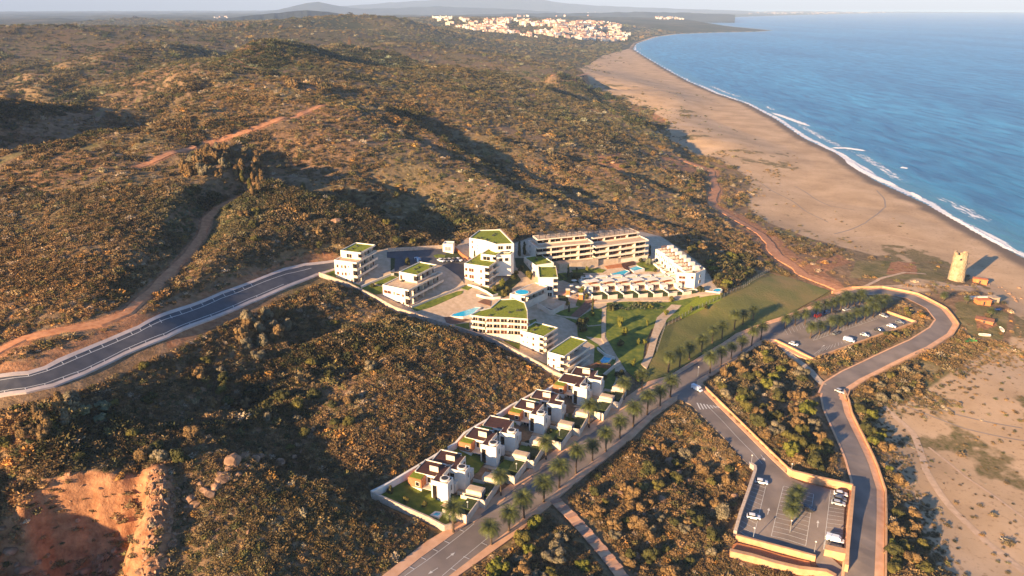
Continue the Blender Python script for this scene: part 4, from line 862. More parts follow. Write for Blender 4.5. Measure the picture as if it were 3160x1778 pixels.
# ------------------------------------------------------------------ buildings
def rise(roofpx, basepx):
    """ground height at basepx and height of the point above it seen at roofpx"""
    p = np.array(gp0(basepx)); zg = float(h0([p[0]], [p[1]])[0]); best = min(np.arange(2, 40, 0.1), key=lambda q: abs(ray_v(p, zg + q) - roofpx[1])); return zg, float(best), p
def ray_v(p, z):
    dz = z - CAMZ; yc = p[1] * SP + dz * CP; zc = p[1] * CP - dz * SP; return 889 - F * yc / zc
def line_int(p, d, q, e):
    k = d[0] * e[1] - d[1] * e[0]; t = ((q[0] - p[0]) * e[1] - (q[1] - p[1]) * e[0]) / k; return (p[0] + d[0] * t, p[1] + d[1] * t)
def offset_poly(P, o):
    n = len(P); L_ = []
    for i_ in range(n):
        a, b = np.array(P[i_]), np.array(P[(i_ + 1) % n]); d = (b - a) / np.linalg.norm(b - a); nn = np.array([d[1], -d[0]]); L_.append((a - nn * o[i_], d))
    return [line_int(L_[i_ - 1][0], L_[i_ - 1][1], L_[i_][0], L_[i_][1]) for i_ in range(n)]
def ebox(mb, a, b, s0, s1, t0, t1, z0, z1, mat):
    a = np.array(a); b = np.array(b); d = (b - a) / np.linalg.norm(b - a); nn = np.array([d[1], -d[0]])
    mb.prism([tuple(a + d * s0 + nn * t0), tuple(a + d * s0 + nn * t1), tuple(a + d * s1 + nn * t1), tuple(a + d * s1 + nn * t0)][::-1] if t1 < t0 else [tuple(a + d * s0 + nn * t1), tuple(a + d * s1 + nn * t1), tuple(a + d * s1 + nn * t0), tuple(a + d * s0 + nn * t0)], z0, z1, mat); return mb
def window(root, a, b, s, z, ww, hh, glass='glass', name='window'):
    m = MB(); e = 0.12
    ebox(m, a, b, s, s + e, -.05, .12, z, z + hh, 'white'); ebox(m, a, b, s + ww - e, s + ww, -.05, .12, z, z + hh, 'white'); ebox(m, a, b, s + e, s + ww - e, -.05, .12, z + hh - e, z + hh, 'white'); ebox(m, a, b, s + e, s + ww - e, -.05, .12, z, z + e, 'white')
    if ww > 2.2: ebox(m, a, b, s + ww / 2 - .05, s + ww / 2 + .05, 0.04, .10, z + e, z + hh - e, 'white')
    ebox(m, a, b, s + e, s + ww - e, -.05, .03, z + e, z + hh - e, glass); m.build(name, root)
def volume(root, P, z0, H, floors, feats=None, roof='lawn', wall='white', trim='cream', bd=2.2, found=4.0, par=0.55, plants=0):
    feats = feats or {}; n = len(P); fh = H / floors
    off = [bd if feats.get(i_, {}).get('t') == 'bal' else 0 for i_ in range(n)]; C_ = offset_poly(P, off) if any(off) else list(P)
    m = MB(); m.prism(C_, z0 - found, z0 + H - .25, wall); m.prism(P, z0 + H - .25, z0 + H, trim if any(off) else wall)
    In = offset_poly(P, [.28] * n)
    for i_ in range(n):
        j = (i_ + 1) % n; m.prism([P[i_], P[j], In[j], In[i_]], z0 + H, z0 + H + par, wall if not off[i_] else trim)
    m.build('wall', root)
    MB().prism(offset_poly(P, [.30] * n), z0 + H, z0 + H + .12, roof).build('green_roof' if roof == 'lawn' else 'roof_terrace', root)
    for i_ in range(n):
        ft = feats.get(i_); 
        if not ft: continue
        a, b = C_[i_], C_[(i_ + 1) % n]; L_ = math.hypot(b[0] - a[0], b[1] - a[1]); nb = ft.get('n', max(1, int(L_ / 4.5)))
        if ft['t'] == 'bal':
            for k in range(floors):
                z = z0 + k * fh; mm = MB(); lo = 0.0; hi = L_ - ft.get('cut', 0) * (floors - 1 - k)
                if k: ebox(mm, a, b, lo, hi, .003, bd + ft.get('ext', 0) , z - .15, z + .08, trim)
                else: ebox(mm, a, b, lo, hi, .003, bd + ft.get('ext', 0), z - found, z + .05, trim)
                zz = z + .08 if k else z + .05
                ebox(mm, a, b, lo, hi, bd + ft.get('ext', 0) - .16, bd + ft.get('ext', 0) - .003, zz, zz + .85, trim); ebox(mm, a, b, lo, lo + .15, .004, bd - .2, zz, zz + 1.0, trim)
                mm.build('balcony', root)
                for q in range(nb):
                    s0 = L_ * q / nb + .25; window(root, a, b, s0, z + .1, L_ / nb - .5, fh * .84, 'glass' if random.random() < .7 else 'bronze', 'balcony_window')
            for q in range(1, nb):
                s0 = L_ * q / nb; ebox(MB(), a, b, s0 - .14, s0 + .14, .005, bd * (.9 if q % 2 else .5), z0 + .1, z0 + H - .26, trim).build('balcony_divider', root)
        else:
            for wdw in ft['w']:
                f_, kz, ww, hh = wdw[:4]; window(root, a, b, f_ * L_ - ww / 2, z0 + kz * fh, ww, hh, wdw[4] if len(wdw) > 4 else 'bronze')
    if plants:
        cx = sum(p[0] for p in P) / n; cy = sum(p[1] for p in P) / n
        for _ in range(plants):
            p = P[random.randrange(n)]; t = random.uniform(.15, .75); x = cx + (p[0] - cx) * t; y = cy + (p[1] - cy) * t; r_ = random.uniform(.35, .7)
            mm = MB(); mm.box(x - r_, x + r_, y - r_, y + r_, z0 + H + .12, z0 + H + .5, 'dark'); mm.cyl(x, y, r_ * .9, z0 + H + .5, z0 + H + 1.0, 7, 'hedge', r_ * .4); mm.build('roof_planter', root)
def rect_px(A, B, C, z):
    a, b, c_ = (np.array(pz(q, z)) for q in (A, B, C)); ux = (b - a) / np.linalg.norm(b - a); uy = np.array([-ux[1], ux[0]]); d = (c_ - a) @ uy
    return a, math.atan2(ux[1], ux[0]), float(np.linalg.norm(b - a)), float(d)
LOG = []
def block(label, A, B, C, base, floors, feats, at=None, roof='lawn', H=None, name='apartment_block', group=None, cat='apartment block', **k):
    zg, h_, p = rise(at or B, base); h_ = H or h_; o, ang, w_, d_ = rect_px(A, B, C, zg + h_); LOG.append((label[:30], round(zg, 1), round(h_, 1), round(w_, 1), round(d_, 1)))
    root = empty(name, (o[0], o[1], zg), ang); tag(root, label, cat, group)
    P = [(0, 0), (w_, 0), (w_, d_), (0, d_)]; volume(root, P, 0, h_, floors, feats, roof, **k); return root, w_, d_, h_
def polyb(label, px, at, base, floors, feats, H=None, name='apartment_block', cat='apartment block', group=None, **k):
    zg, h_, p = rise(at, base); h_ = H or h_; Pw = [pz(q, zg + h_) for q in px]
    ar = sum(Pw[i_][0] * Pw[(i_ + 1) % len(Pw)][1] - Pw[(i_ + 1) % len(Pw)][0] * Pw[i_][1] for i_ in range(len(Pw)))
    assert ar > 0, label
    o = Pw[0]; root = empty(name, (o[0], o[1], zg)); tag(root, label, cat, group); LOG.append((label[:30], round(zg, 1), round(h_, 1), [(round(a - o[0], 1), round(b - o[1], 1)) for a, b in Pw]))
    volume(root, [(a - o[0], b - o[1]) for a, b in Pw], 0, h_, floors, feats, **k); return root, h_
def fr(w_, d_, x0, x1, y0, y1): return [(w_ * x0, d_ * y0), (w_ * x1, d_ * y0), (w_ * x1, d_ * y1), (w_ * x0, d_ * y1)]

GB = 'white apartment blocks with grass roofs'
r_, w_, d_, h_ = block('leftmost white apartment block with a grass roof, at the end of the hill road', c1(160,645), c1(515,690), c1(590,470), c1(545,1030), 3,
    {0: {'t': 'win', 'w': [(.17,2.1,1.3,1.7),(.41,2.1,1,1.6),(.60,2.1,1.2,1.8),(.78,2.3,.8,.9),(.17,1.1,1.3,1.7),(.42,1.1,1,1.6),(.60,1.1,1.2,1.8),(.80,1.3,.8,.9),(.62,.1,1.2,2.1),(.92,.15,1,2.1)]}, 1: {'t': 'bal', 'n': 5}}, roof='pave', group=GB)
volume(r_, fr(w_, d_, 0.02, .93, .28, .99), h_ + .01, 3.0, 1, {1: {'t': 'bal', 'n': 4}, 0: {'t': 'win', 'w': [(.5,.1,3,2.1,'glass')]}}, 'lawn', found=0, bd=1.5, plants=4)
r_, w_, d_, h_ = block('low white apartment block with an orange roof terrace, left of the big pool', c1(930,1040), c1(1345,1125), c1(1600,790), c1(1380,1385), 2,
    {0: {'t': 'win', 'w': [(.22,1.15,4.2,1.6),(.52,1.15,.9,1.7),(.70,1.2,2.2,1.0),(.92,1.1,1.2,1.5),(.25,.2,4.6,1.2),(.72,.25,2.0,.9),(.93,.2,1.1,1.3)]}, 1: {'t': 'bal', 'n': 7, 'cut': 2, 'ext': .5}}, roof='pave', group=GB, plants=3)
volume(r_, fr(w_, d_, .15, .84, .36, .97), h_ + .01, 3.6, 1, {1: {'t': 'bal', 'n': 4}, 0: {'t': 'win', 'w': [(.15,.1,1.4,2.4)]}}, 'lawn', found=0, bd=2.0, plants=4)
r_, w_, d_, h_ = block('white apartment block with red-brown windows in front of the tall stepped tower block', c2(425,700), c2(815,755), c2(800,515), c2(825,1075), 3,
    {0: {'t': 'win', 'w': [(.10,2.05,1.5,1.7),(.35,2.0,2.8,2.0),(.83,2.05,1.2,1.8),(.10,1.1,1.5,1.7),(.36,1.0,2.7,2.1),(.83,1.1,1.2,1.3),(.12,.1,1.6,2.2,'glass'),(.37,.05,2.9,2.4,'glass'),(.83,.2,1.2,1.2)]}, 1: {'t': 'bal', 'n': 4}}, group=GB, plants=3)
volume(r_, fr(w_, d_, .35, .96, .42, .98), h_ + .01, 2.8, 1, {1: {'t': 'bal', 'n': 2}, 0: {'t': 'win', 'w': [(.5,.1,4,2.1,'glass')]}}, 'lawn', found=0, bd=1.6)
r_, h_ = polyb('tallest white apartment block, with a wedge shaped grass roof, behind the others', [c2(505,295),c2(750,335),c2(930,395),c2(1215,385),c2(995,160),c2(665,170)], c2(505,295), c2(560,620), 4,
    {0: {'t': 'win', 'w': [(.2,3.2,1,1.6),(.2,2.2,1,1.6),(.55,2.9,.7,.7),(.55,2.2,.7,.7)]}, 1: {'t': 'win', 'w': [(.4,2.1,2.4,2.0,'glass'),(.4,1.1,2.4,2.0,'glass')]}, 2: {'t': 'win', 'w': [(.25,3.1,2.6,2.0,'glass'),(.7,3.1,2.6,2.0,'glass'),(.5,2.1,5,2.0,'glass')]}}, group=GB, plants=8)
volume(r_, [(13.9, -14.5), (21.0, -13.5), (22.3, -9.9), (13.9, -10.9)], 0, 6.4, 2, {0: {'t': 'win', 'w': [(.3,1.1,2,1.8,'glass'),(.7,1.1,2,1.8,'glass')]}}, plants=2)
r_, w_, d_, h_ = block('white apartment block with a square grass roof, behind the round pool', c2(1615,925), c2(1915,925), c2(1640,740), c2(1900,1225), 3,
    {0: {'t': 'win', 'w': [(.75,1.1,2.6,2.0,'glass'),(.75,.1,2.6,2.2,'glass')]}, 1: {'t': 'bal', 'n': 2}, 3: {'t': 'win', 'w': [(.5,1.2,1,1.4)]}}, group=GB, plants=5)
r_, w_, d_, h_ = block('narrow white block with a small grass roof, left of the rear terraced block', c2(1560,730), c2(1850,690), c2(1430,590), c2(1580,900), 2,
    {3: {'t': 'win', 'w': [(.3,1.1,1,1.4),(.6,1.1,1.2,1.6),(.8,.2,1.2,1.6)]}}, at=c2(1560,730), group=GB, plants=2)
r_, h_ = polyb('white block with a broad angular grass roof, right of the big pool', [c4(240,460),c4(470,490),c4(800,500),c4(1105,520),c4(1100,390),c4(1060,270),c4(930,215),c4(690,225),c4(550,350),c4(380,390)], c4(240,460), c4(260,715), 3,
    {0: {'t': 'bal', 'n': 2}, 1: {'t': 'bal', 'n': 3}, 2: {'t': 'bal', 'n': 3}}, group=GB, plants=8, bd=1.6)
r_, w_, d_, h_ = block('large white block with small square windows, second nearest to the villas', c4(995,690), c4(1340,785), c4(1215,560), c4(1400,1050), 3,
    {0: {'t': 'win', 'w': [(.08,2.1,1.6,1.5),(.16,1.2,.8,.9),(.38,2.2,.7,.9),(.38,1.3,.7,.9),(.70,2.1,1.2,1.5),(.70,1.1,1.2,1.5),(.70,.1,1.4,1.6),(.16,.3,.8,1)]}, 1: {'t': 'bal', 'n': 4}}, group=GB, plants=4)
volume(r_, [(w_ * 1.0 - 9.5, d_ * .45), (w_ - .2, d_ * .45), (w_ - .2, d_ + 9), (w_ - 9.5, d_ + 9)], h_ - 3, 4.6, 1, {}, 'lawn', found=9, plants=3) if False else None
r_, w_, d_, h_ = block('white block with wide terraces beside the small square pool, nearest to the villas', c4(1400,1010), c4(1650,1080), c4(1730,770), c4(1745,1380), 3,
    {0: {'t': 'win', 'w': [(.1,2.0,.8,1.2),(.52,2.0,1.3,1.2),(.1,1.1,.8,1.1),(.52,1.0,1.2,1.7),(.9,1.2,2,.6)]}, 1: {'t': 'bal', 'n': 4, 'ext': 1.5}}, group=GB, bd=2.0)
r_, h_ = polyb('low cream pavilion with a sun terrace beside the round blue pool', [c2(1150,1180),c2(1390,1230),c2(1750,1070),c2(1560,1000),c2(1400,1060)], c2(1150,1180), c2(1160,1240), 1,
    {0: {'t': 'win', 'w': [(.3,.1,2,1.8,'glass')]}, 1: {'t': 'bal', 'n': 5}}, H=3.2, roof='pave', name='pavilion', cat='pavilion')
z_ = pz(c2(1345,1145), r_.location.z + 3.5); rp = empty('swimming_pool', (z_[0], z_[1], r_.location.z + 3.36)); tag(rp, 'small round light blue pool on the terrace of the low pavilion', 'swimming pool')
MB().cyl(0, 0, 3.4, -.2, .25, 24, 'white').build('coping', rp); MB().cyl(0, 0, 3.0, .2, .3, 24, 'pool').build('water', rp)
# rear terraced blocks
for lb, A, B, C_, ba in (('left one of the two long cream terraced blocks at the back', c2(1590,455), c2(2480,365), c2(1450,330), c2(1600,715)),
                         ('right one of the two long cream terraced blocks, behind the twin turquoise pools', c3(455,440), c3(1300,325), c3(300,285), c3(480,700))):
    r_, w_, d_, h_ = block(lb, A, B, C_, ba, 3, {0: {'t': 'bal', 'n': 4}, 3: {'t': 'win', 'w': [(.3,2.1,1.2,1.6),(.3,1.1,1.2,1.6)]}, 1: {'t': 'win', 'w': [(.5,1.2,1.2,1.4)]}}, at=A, roof='pave', wall='white', trim='cream', bd=3.0, group='long terraced blocks at the back', name='terraced_block', cat='terraced block')
    volume(r_, fr(w_, d_, .08, .96, .42, .97), h_ + .01, 2.7, 1, {0: {'t': 'bal', 'n': 4}}, 'pave', wall='cream', trim='cream', found=0, bd=1.8, par=.3)
    for q in range(5):
        x = w_ * (.12 + .19 * q); m = MB()
        for xx in (x, x + 3.4):
            for yy in (d_ * .5, d_ * .85): m.box(xx - .1, xx + .1, yy - .1, yy + .1, h_ + 2.8, h_ + 4.8, 'dark')
        for s_ in range(7): m.box(x - .2, x + 3.6, d_ * .48 + s_ * d_ * .065, d_ * .48 + s_ * d_ * .065 + .3, h_ + 4.8, h_ + 4.95, 'dark')
        m.build('pergola', r_)
# long terrace step below the left terraced block
wl('terrace_wall', [c2(1900,770),c2(2250,735),c2(2510,690)], 3.2, 5.0, 'pave', 'broad cream terrace wall below the left terraced block')
wl('terrace_wall', [c3(500,690),c3(800,665),c3(1290,590)], 2.2, 1.0, 'tan', 'tan garden wall along the foot of the right terraced block')
drape('pool_deck', [c3(590,730),c3(860,690),c3(880,745),c3(640,772)], .12, 'brick'); drape('pool_deck', [c3(870,690),c3(1060,650),c3(1090,705),c3(950,735),c3(1060,845),c3(990,830),c3(890,750)], .2, 'brown')
lawn([c3(1100,690),c3(1260,620),c3(1400,660),c3(1460,760),c3(1380,810),c3(1240,810)], off=.1)

# stepped townhouses down the right edge
def unit_frame(p0, p1, t0, t1):
    a = lerp2(p0, p1, t0); b = lerp2(p0, p1, t1); return a, b
P0 = np.array(gp0(c3(1395,650))); P1 = np.array(gp0(c3(1860,1040))); N_U = 7
for k in range(N_U):
    a = P0 + (P1 - P0) * k / N_U; b = P0 + (P1 - P0) * (k + 1) / N_U; d = (b - a); L_ = np.linalg.norm(d); zg = float(h0([a[0]], [a[1]])[0])
    root = empty('townhouse', (a[0], a[1], zg), math.atan2(d[1], d[0])); nth = ['topmost', 'second', 'third', 'fourth', 'fifth', 'sixth', 'seventh'][k]
    tag(root, f'{nth} white townhouse from the top of the stepped row on the right', 'townhouse', 'stepped white townhouses on the right edge')
    w_ = L_ - .02; s_ = (k % 2) * .8
    volume(root, [(0, s_), (w_, s_), (w_, 10), (0, 10)], 0, 6.2, 2, {0: {'t': 'win', 'w': [(.3,1.15,1.0,1.7),(.72,1.15,.9,1.5),(.5,.1,1.8,2.1,'glass')]}}, 'pave', par=.8)
    MB().box(w_ * .5, w_ - .4, 6.2, 9.6, 6.32, 8.7, 'white').build('stair_head', root)
    m = MB()
    for xx in (.6, w_ * .45): m.box(xx, xx + .15, 3.4, 3.55, 6.33, 8.3, 'deck'); m.box(xx, xx + .15, 6, 6.15, 6.33, 8.3, 'deck')
    for q in range(6): m.box(.4, w_ * .5, 3.3 + q * .5, 3.5 + q * .5, 8.3, 8.42, 'deck')
    m.build('pergola', root)
    mm = MB(); mm.box(.05, .2, -4, s_ - .02, -2, 1.5, 'white'); mm.box(.2, w_, -4, -3.8, -2, 1.3, 'white'); mm.build('garden_wall', root)
r_, h_ = polyb('tall end townhouse with an orange terrace at the bottom of the stepped row', [c3(1745,845),c3(2040,860),c3(2200,790),c3(2080,700),c3(1880,655),c3(1740,740)], c3(1745,845), c3(1745,1030), 2,
    {0: {'t': 'win', 'w': [(.3,.15,3.5,2.1,'bronze'),(.3,1.1,3.5,1.7),(.85,1.2,1.5,1.5)]}, 1: {'t': 'win', 'w': [(.5,1.1,1.2,1.5),(.5,.1,2,2)]}}, roof='pave', name='townhouse', cat='townhouse', plants=4)
# front row of seven townhouses
P0 = np.array(gp0(c3(355,1200))); P1 = np.array(gp0(c3(2010,1110))); N_U = 7
nth = ['leftmost', 'second', 'third', 'fourth', 'fifth', 'sixth', 'rightmost']
for k in range(N_U):
    a = P0 + (P1 - P0) * k / N_U; b = P0 + (P1 - P0) * (k + 1) / N_U; d = b - a; L_ = np.linalg.norm(d); zg = float(h0([a[0]], [a[1]])[0])
    root = empty('terraced_house', (a[0], a[1], zg), math.atan2(d[1], d[0]))
    tag(root, f'{nth[k]} of the seven terraced houses in front of the turquoise pools', 'terraced house', 'front row of terraced houses')
    w_ = L_ - .02; m = MB()
    m.box(0, w_, 9, 14, -3, 4.4, 'white'); m.box(.0, w_ * .36, 2.5, 9, -3, 3.2, 'white'); m.box(w_ * .36, w_, 5.2, 9, -3, 3.0, 'cream'); m.box(w_ - .25, w_ - .002, 2.6, 5.19, -3, 2.5, 'white'); m.build('wall', root)
    m = MB(); m.box(w_ * .1, w_ * .86, 11.6, 14.6, 5.0, 5.25, 'white'); m.box(w_ * .13, w_ * .15, 11.8, 13.9, 4.4, 5.0, 'white'); m.box(w_ * .8, w_ * .82, 11.8, 13.9, 4.4, 5.0, 'white'); m.build('roof_slab', root)
    m = MB(); m.box(w_ * .16, w_ * .98, 6.4, 9.2, 4.45, 4.7, 'white'); m.build('canopy', root)
    window(root, (w_ * .05, 9), (w_, 9), w_ * .2, 3.15, w_ * .68, 1.15, 'bronze'); window(root, (w_ * .36, 5.2), (w_, 5.2), .4, .2, w_ * .55, 2.3, 'bronze'); window(root, (0, 2.5), (w_ * .36, 2.5), .8, 1.2, 1.2, 1.1, 'glass')
    MB().box(w_ * .37, w_ - .26, 5.25, 8.95, 3.0, 3.12, 'brick').build('upper_terrace', root)
    MB().box(w_ * .36, w_ - .26, 5.0, 5.19, 3.0, 3.8, 'cream').build('parapet', root)
    m = MB(); m.box(0, .2, -3.5, 2.49, -3, 1.6, 'white'); m.box(.2, w_ * .6, -3.5, -3.3, -3, 1.0, 'cream'); m.build('garden_wall', root)
    MB().box(.3, w_ - .1, -3.2, 2.4, -2, .25, 'hedge').build('front_garden', root)
wl('garden_wall', [c3(340,1235),c3(900,1215),c3(1500,1180),c3(2000,1120),c3(2470,1180)], 1.0, .4, 'white', 'low white wall below the gardens of the front terraced houses')
# gatehouse by the back road
r_, h_ = polyb('small white gatehouse with louvred front beside the back road', [c1(1885,390),c1(2050,395),c1(2075,350),c1(1920,345)], c1(1885,390), c1(1890,500), 1, {0: {'t': 'win', 'w': [(.5,.15,3.2,2.2,'metal')]}}, roof='white', name='gatehouse', cat='gatehouse', found=1)
wl('back_road_wall', [c1(1020,495),c1(1450,470),c1(1880,440)], 1.6, .5, 'stone', 'long pale wall running behind the road to the gatehouse')
wl('garden_wall', [c1(2090,470),c1(2180,560),c1(2290,640)], 1.5, .5, 'brick', 'short reddish wall going down from the gatehouse to the tall block')
wl('garden_wall', [c1(590,1075),c1(740,1010),c1(860,960),c1(1060,880),c1(1110,870)], 1.0, .4, 'white', 'white garden wall between the two left apartment blocks')
wl('garden_wall', [c1(1390,1395),c1(1700,1270),c1(2000,1150),c1(2230,1045)], .9, .4, 'cream', 'cream wall at the foot of the low block above the big pool')
wl('ramp_wall', [c2(480,1040),c2(640,1080),c2(780,1150),c2(880,1215),c2(960,1190)], .9, .35, 'white', 'curving white ramp wall left of the shrubbery')
wl('ramp_wall', [c2(620,1200),c2(760,1240),c2(900,1250),c2(1000,1240)], .9, .35, 'white', 'short white ramp wall above the wooden deck')
wl('garden_wall', [c4(1250,330),c4(1420,430),c4(1480,440),c4(1640,350)], 2.2, .6, 'cream', 'cream wall around the sunken brown terrace in the middle of the complex')
drape('sunken_terrace', [c4(1260,300),c4(1400,250),c4(1620,310),c4(1460,400),c4(1300,380)], .15, 'pave'); drape('sunken_terrace', [c4(1260,330),c4(1300,310),c4(1470,370),c4(1400,400)], .25, 'brown')
wl('garden_wall', [c4(1930,1290),c4(2130,1210),c4(2340,1240)], 1.6, 1.2, 'brick', 'brown terrace wall below the small square pool')
wl('garden_wall', [c4(2230,1370),c4(2415,1210),c4(2480,1180)], 1.4, .5, 'cream', 'cream wall at the lower right corner of the complex')
wl('garden_wall', [c4(2140,960),c4(2260,1060),c4(2400,1110)], 1.2, .4, 'white', 'white wall behind the small square pool')

# villas beside the avenue
def make_villa():
    root = empty('villa', (0, 0, 0)); m = MB()
    m.box(-5.6, 0, 0, 4.2, -3, 6.7, 'white'); m.box(-5.6, 0, 0, .25, 6.7, 7.1, 'white'); m.box(-.25, 0, .25, 4.2, 6.7, 7.1, 'white'); m.box(-3.4, -.25, 3.95, 4.2, 6.7, 7.1, 'white'); m.box(-5.6, -3.4, 4.202, 9.2, -3, 6.7, 'white'); m.box(-3.65, -3.4, 4.21, 9.2, 6.7, 7.1, 'cream'); m.box(-3.398, -.6, 6.4, 9.2, -3, 3.1, 'white')
    m.box(-13, -5.602, 3.6, 11, -3, 6.2, 'white'); m.box(-13, -12.75, 3.6, 11, 6.2, 6.6, 'white'); m.box(-12.75, -5.61, 10.75, 11, 6.2, 6.6, 'white')
    m.box(-13.8, -9.2, .3, 3.598, -3, 2.9, 'white'); m.box(-9.198, -5.61, 2.2, 3.597, -3, 2.8, 'cream'); m.box(-16.5, -13.002, 5, 11, -3, 3.2, 'white'); m.build('wall', root)
    MB().box(-13.8, -9.2, .3, 5.4, 2.901, 5.9, 'brick').build('brick_bay', root)
    m = MB(); m.box(-5.35, -.26, .26, 3.94, 6.7, 6.82, 'brown'); m.box(-5.58, -3.66, 3.95, 9.0, 6.7, 6.83, 'brown'); m.box(-12.74, -5.61, 3.602, 10.74, 6.2, 6.32, 'brown'); m.build('roof', root)
    MB().box(-13.5, -9.5, .6, 5.2, 5.9, 6.0, 'lawn').build('green_roof', root); m = MB(); m.box(-16.3, -13.1, 5.2, 10.8, 3.2, 3.3, 'lawn'); m.build('green_roof', root)
    m = MB(); m.cyl(-1.9, 2.1, 1.5, 6.82, 7.6, 18, 'white'); t_ = m.build('hot_tub', root); MB().cyl(-1.9, 2.1, 1.1, 7.6, 7.66, 18, 'dark').build('water', t_)
    MB().box(-8.9, -5.9, 5.8, 6.0, 6.33, 8.2, 'cream').build('roof_screen', root)
    window(root, (-5.6, 0), (0, 0), .35, .3, 1.7, 5.4, 'glass'); window(root, (0, 0), (0, 8.5), 2.0, 3.4, 1.0, 2.2, 'bronze'); window(root, (-3.4, 4.2), (-3.4, 9.2), .4, .3, 4.0, 5.6, 'bronze')
    window(root, (-9.19, 3.6), (-5.61, 3.6), .5, 3.4, 2.6, 2.2, 'glass'); window(root, (-9.19, 2.2), (-5.61, 2.2), .5, .2, 2.4, 2.1, 'glass'); window(root, (-13.8, .3), (-9.2, .3), 2.6, 3.5, 1.4, 1.6, 'glass')
    MB().box(-9.19, -5.61, .8, 2.19, 2.7, 2.86, 'cream').build('balcony', root); MB().box(-9.4, 3.4, -1.9, -.01, -2, .12, 'pave').build('terrace', root)
    m = MB(); m.box(8.2, 8.45, -5, 5.8, -2.5, 1.1, 'cream'); m.box(.4, 8.19, -5, -4.8, -2.5, 1.5, 'cream'); m.box(.3, 8.19, 5.8, 6.0, -2.5, 1.1, 'cream'); m.build('garden_wall', root)
    m = MB(); m.box(3.2, 8.4, 6.3, 9.6, -2.5, 2.3, 'cream'); m.box(3.5, 8.1, 6.6, 9.3, 2.3, 2.4, 'pave'); g_ = m.build('garage', root); MB().box(8.41, 8.47, 6.7, 9.2, .1, 2.1, 'metal').build('door', g_)
    MB().box(4.6, 8.0, -1, 5.4, -1, .9, 'hedge').build('hedge', root); MB().box(.6, 4.2, -4.6, 5.4, -1, .15, 'grass').build('front_lawn', root)
    m = MB(); m.box(1.0, 7.6, -4.5, -1.4, -1.2, .22, 'pave'); m.box(1.5, 7.1, -4.2, -1.8, .0, .3, 'pool'); m.build('plunge_pool', root)
    return root
def copy_tree(o, parent=None):
    c_ = o.copy(); col.objects.link(c_); c_.parent = parent
    for ch in list(o.children): copy_tree(ch, c_)
    return c_
vproto = make_villa(); AVD = (np.array(gp0(cA(2130,20))) - np.array(gp0(cA(690,1105)))); AVD /= np.linalg.norm(AVD); _a, _b = np.array(gp0(c5(765,985))), np.array(gp0(c5(1245,1060))); vang = R(-22)
for k, (px, lb) in enumerate(((c5(1245,1055), 'nearest villa, on its own wide lawn, with an orange brick bay'), (c5(1575,800), 'second villa from the bottom, directly behind the nearest villa'),
        (c6(545,1440), 'third villa from the bottom of the avenue row'), (c6(870,1190), 'fourth villa from the bottom of the avenue row'), (c6(1190,1000), 'fifth villa from the bottom of the avenue row'),
        (c6(1490,790), 'sixth villa from the bottom of the avenue row'), (c6(1770,620), 'seventh villa from the bottom of the avenue row'), (c6(2020,440), 'topmost villa of the avenue row, next to the apartment blocks'))):
    o = vproto if k == 0 else copy_tree(vproto); p = gp0(px); z = float(h0([p[0]], [p[1]])[0]); s_ = 1.2 if k % 2 == 0 else -1.8; o.location = (p[0] + AVD[0] * s_, p[1] + AVD[1] * s_, z + .15); o.rotation_euler = (0, 0, vang)
    tag(o, lb, 'villa', 'white villas along the avenue')
    for ch in list(o.children):
        nm = ch.name.split('.')[0]
        if (nm == 'plunge_pool' and k in (0, 1, 4, 6)) or (nm == 'hot_tub' and k in (5, 7)) or (nm == 'roof_screen' and k in (3, 6)):
            for g_ in list(ch.children): bpy.data.objects.remove(g_)
            bpy.data.objects.remove(ch)
    o.rotation_euler = (0, 0, vang + R((0, 1.5, -1, 2, -2, 1, -3, 1)[k])); o.scale = (1, (.93, .9, .93, .94, .92, .9, .94, .88)[k], (1, .95, 1.04, .97, 1.03, 1, 1.08, .98)[k])
pool([c5(1055,1180),c5(1110,1150),c5(1185,1165),c5(1140,1215)], 'tiny blue pool in the corner of the lowest villa garden', off=.3)
print('BLOCKS', *LOG, sep='\n')

# ------------------------------------------------------------------ vegetation
def bush_mesh(name, seed, mat, leaves=70, spiky=0.35, flat=0.75, sub=2):
    rd = random.Random(seed); bm = bmesh.new(); bmesh.ops.create_icosphere(bm, subdivisions=sub, radius=0.8)
    dirs = [Vector((rd.uniform(-1, 1), rd.uniform(-1, 1), rd.uniform(-.2, 1))).normalized() for _ in range(7)]
    for v in bm.verts:
        n = v.co.normalized(); k = 0.62 + 0.5 * max((max(0, n.dot(d)) ** 6 for d in dirs)) + rd.uniform(-.09, .09)
        v.co = n * 0.8 * k; v.co.z = max(v.co.z * flat, -.15) 
    V = [tuple(v.co) for v in bm.verts]; Fc = [tuple(q.index for q in f.verts) for f in bm.faces]; bm.free()
    for _ in range(leaves):
        n = Vector((rd.gauss(0, 1), rd.gauss(0, 1), abs(rd.gauss(0, 1)) * .9)).normalized(); k = rd.uniform(.7, 1.05); p = Vector((n.x * k, n.y * k, n.z * k * flat + .05))
        a = (n + Vector((rd.uniform(-1, 1), rd.uniform(-1, 1), rd.uniform(-.3, 1))) * .7).normalized(); b = a.cross(Vector((rd.uniform(-1, 1), rd.uniform(-1, 1), rd.uniform(-1, 1)))).normalized(); s_ = rd.uniform(.10, .22) * (1 + spiky)
        i0 = len(V); V += [tuple(p - b * s_ * .5), tuple(p + b * s_ * .5), tuple(p + a * s_ * 1.3)]; Fc.append((i0, i0 + 1, i0 + 2))
    me = bpy.data.meshes.new(name); me.from_pydata(V, [], Fc); me.materials.append(M[mat]); me.update(); return me
bcol_ = bpy.data.collections.new('scrub_shapes')
for k in range(10): bcol_.objects.link(bpy.data.objects.new('scrub_shape', bush_mesh('scrub_shape', 100 + k, 'scrub', 60 + 6 * k, .2 + .05 * k, .55 + .05 * k)))
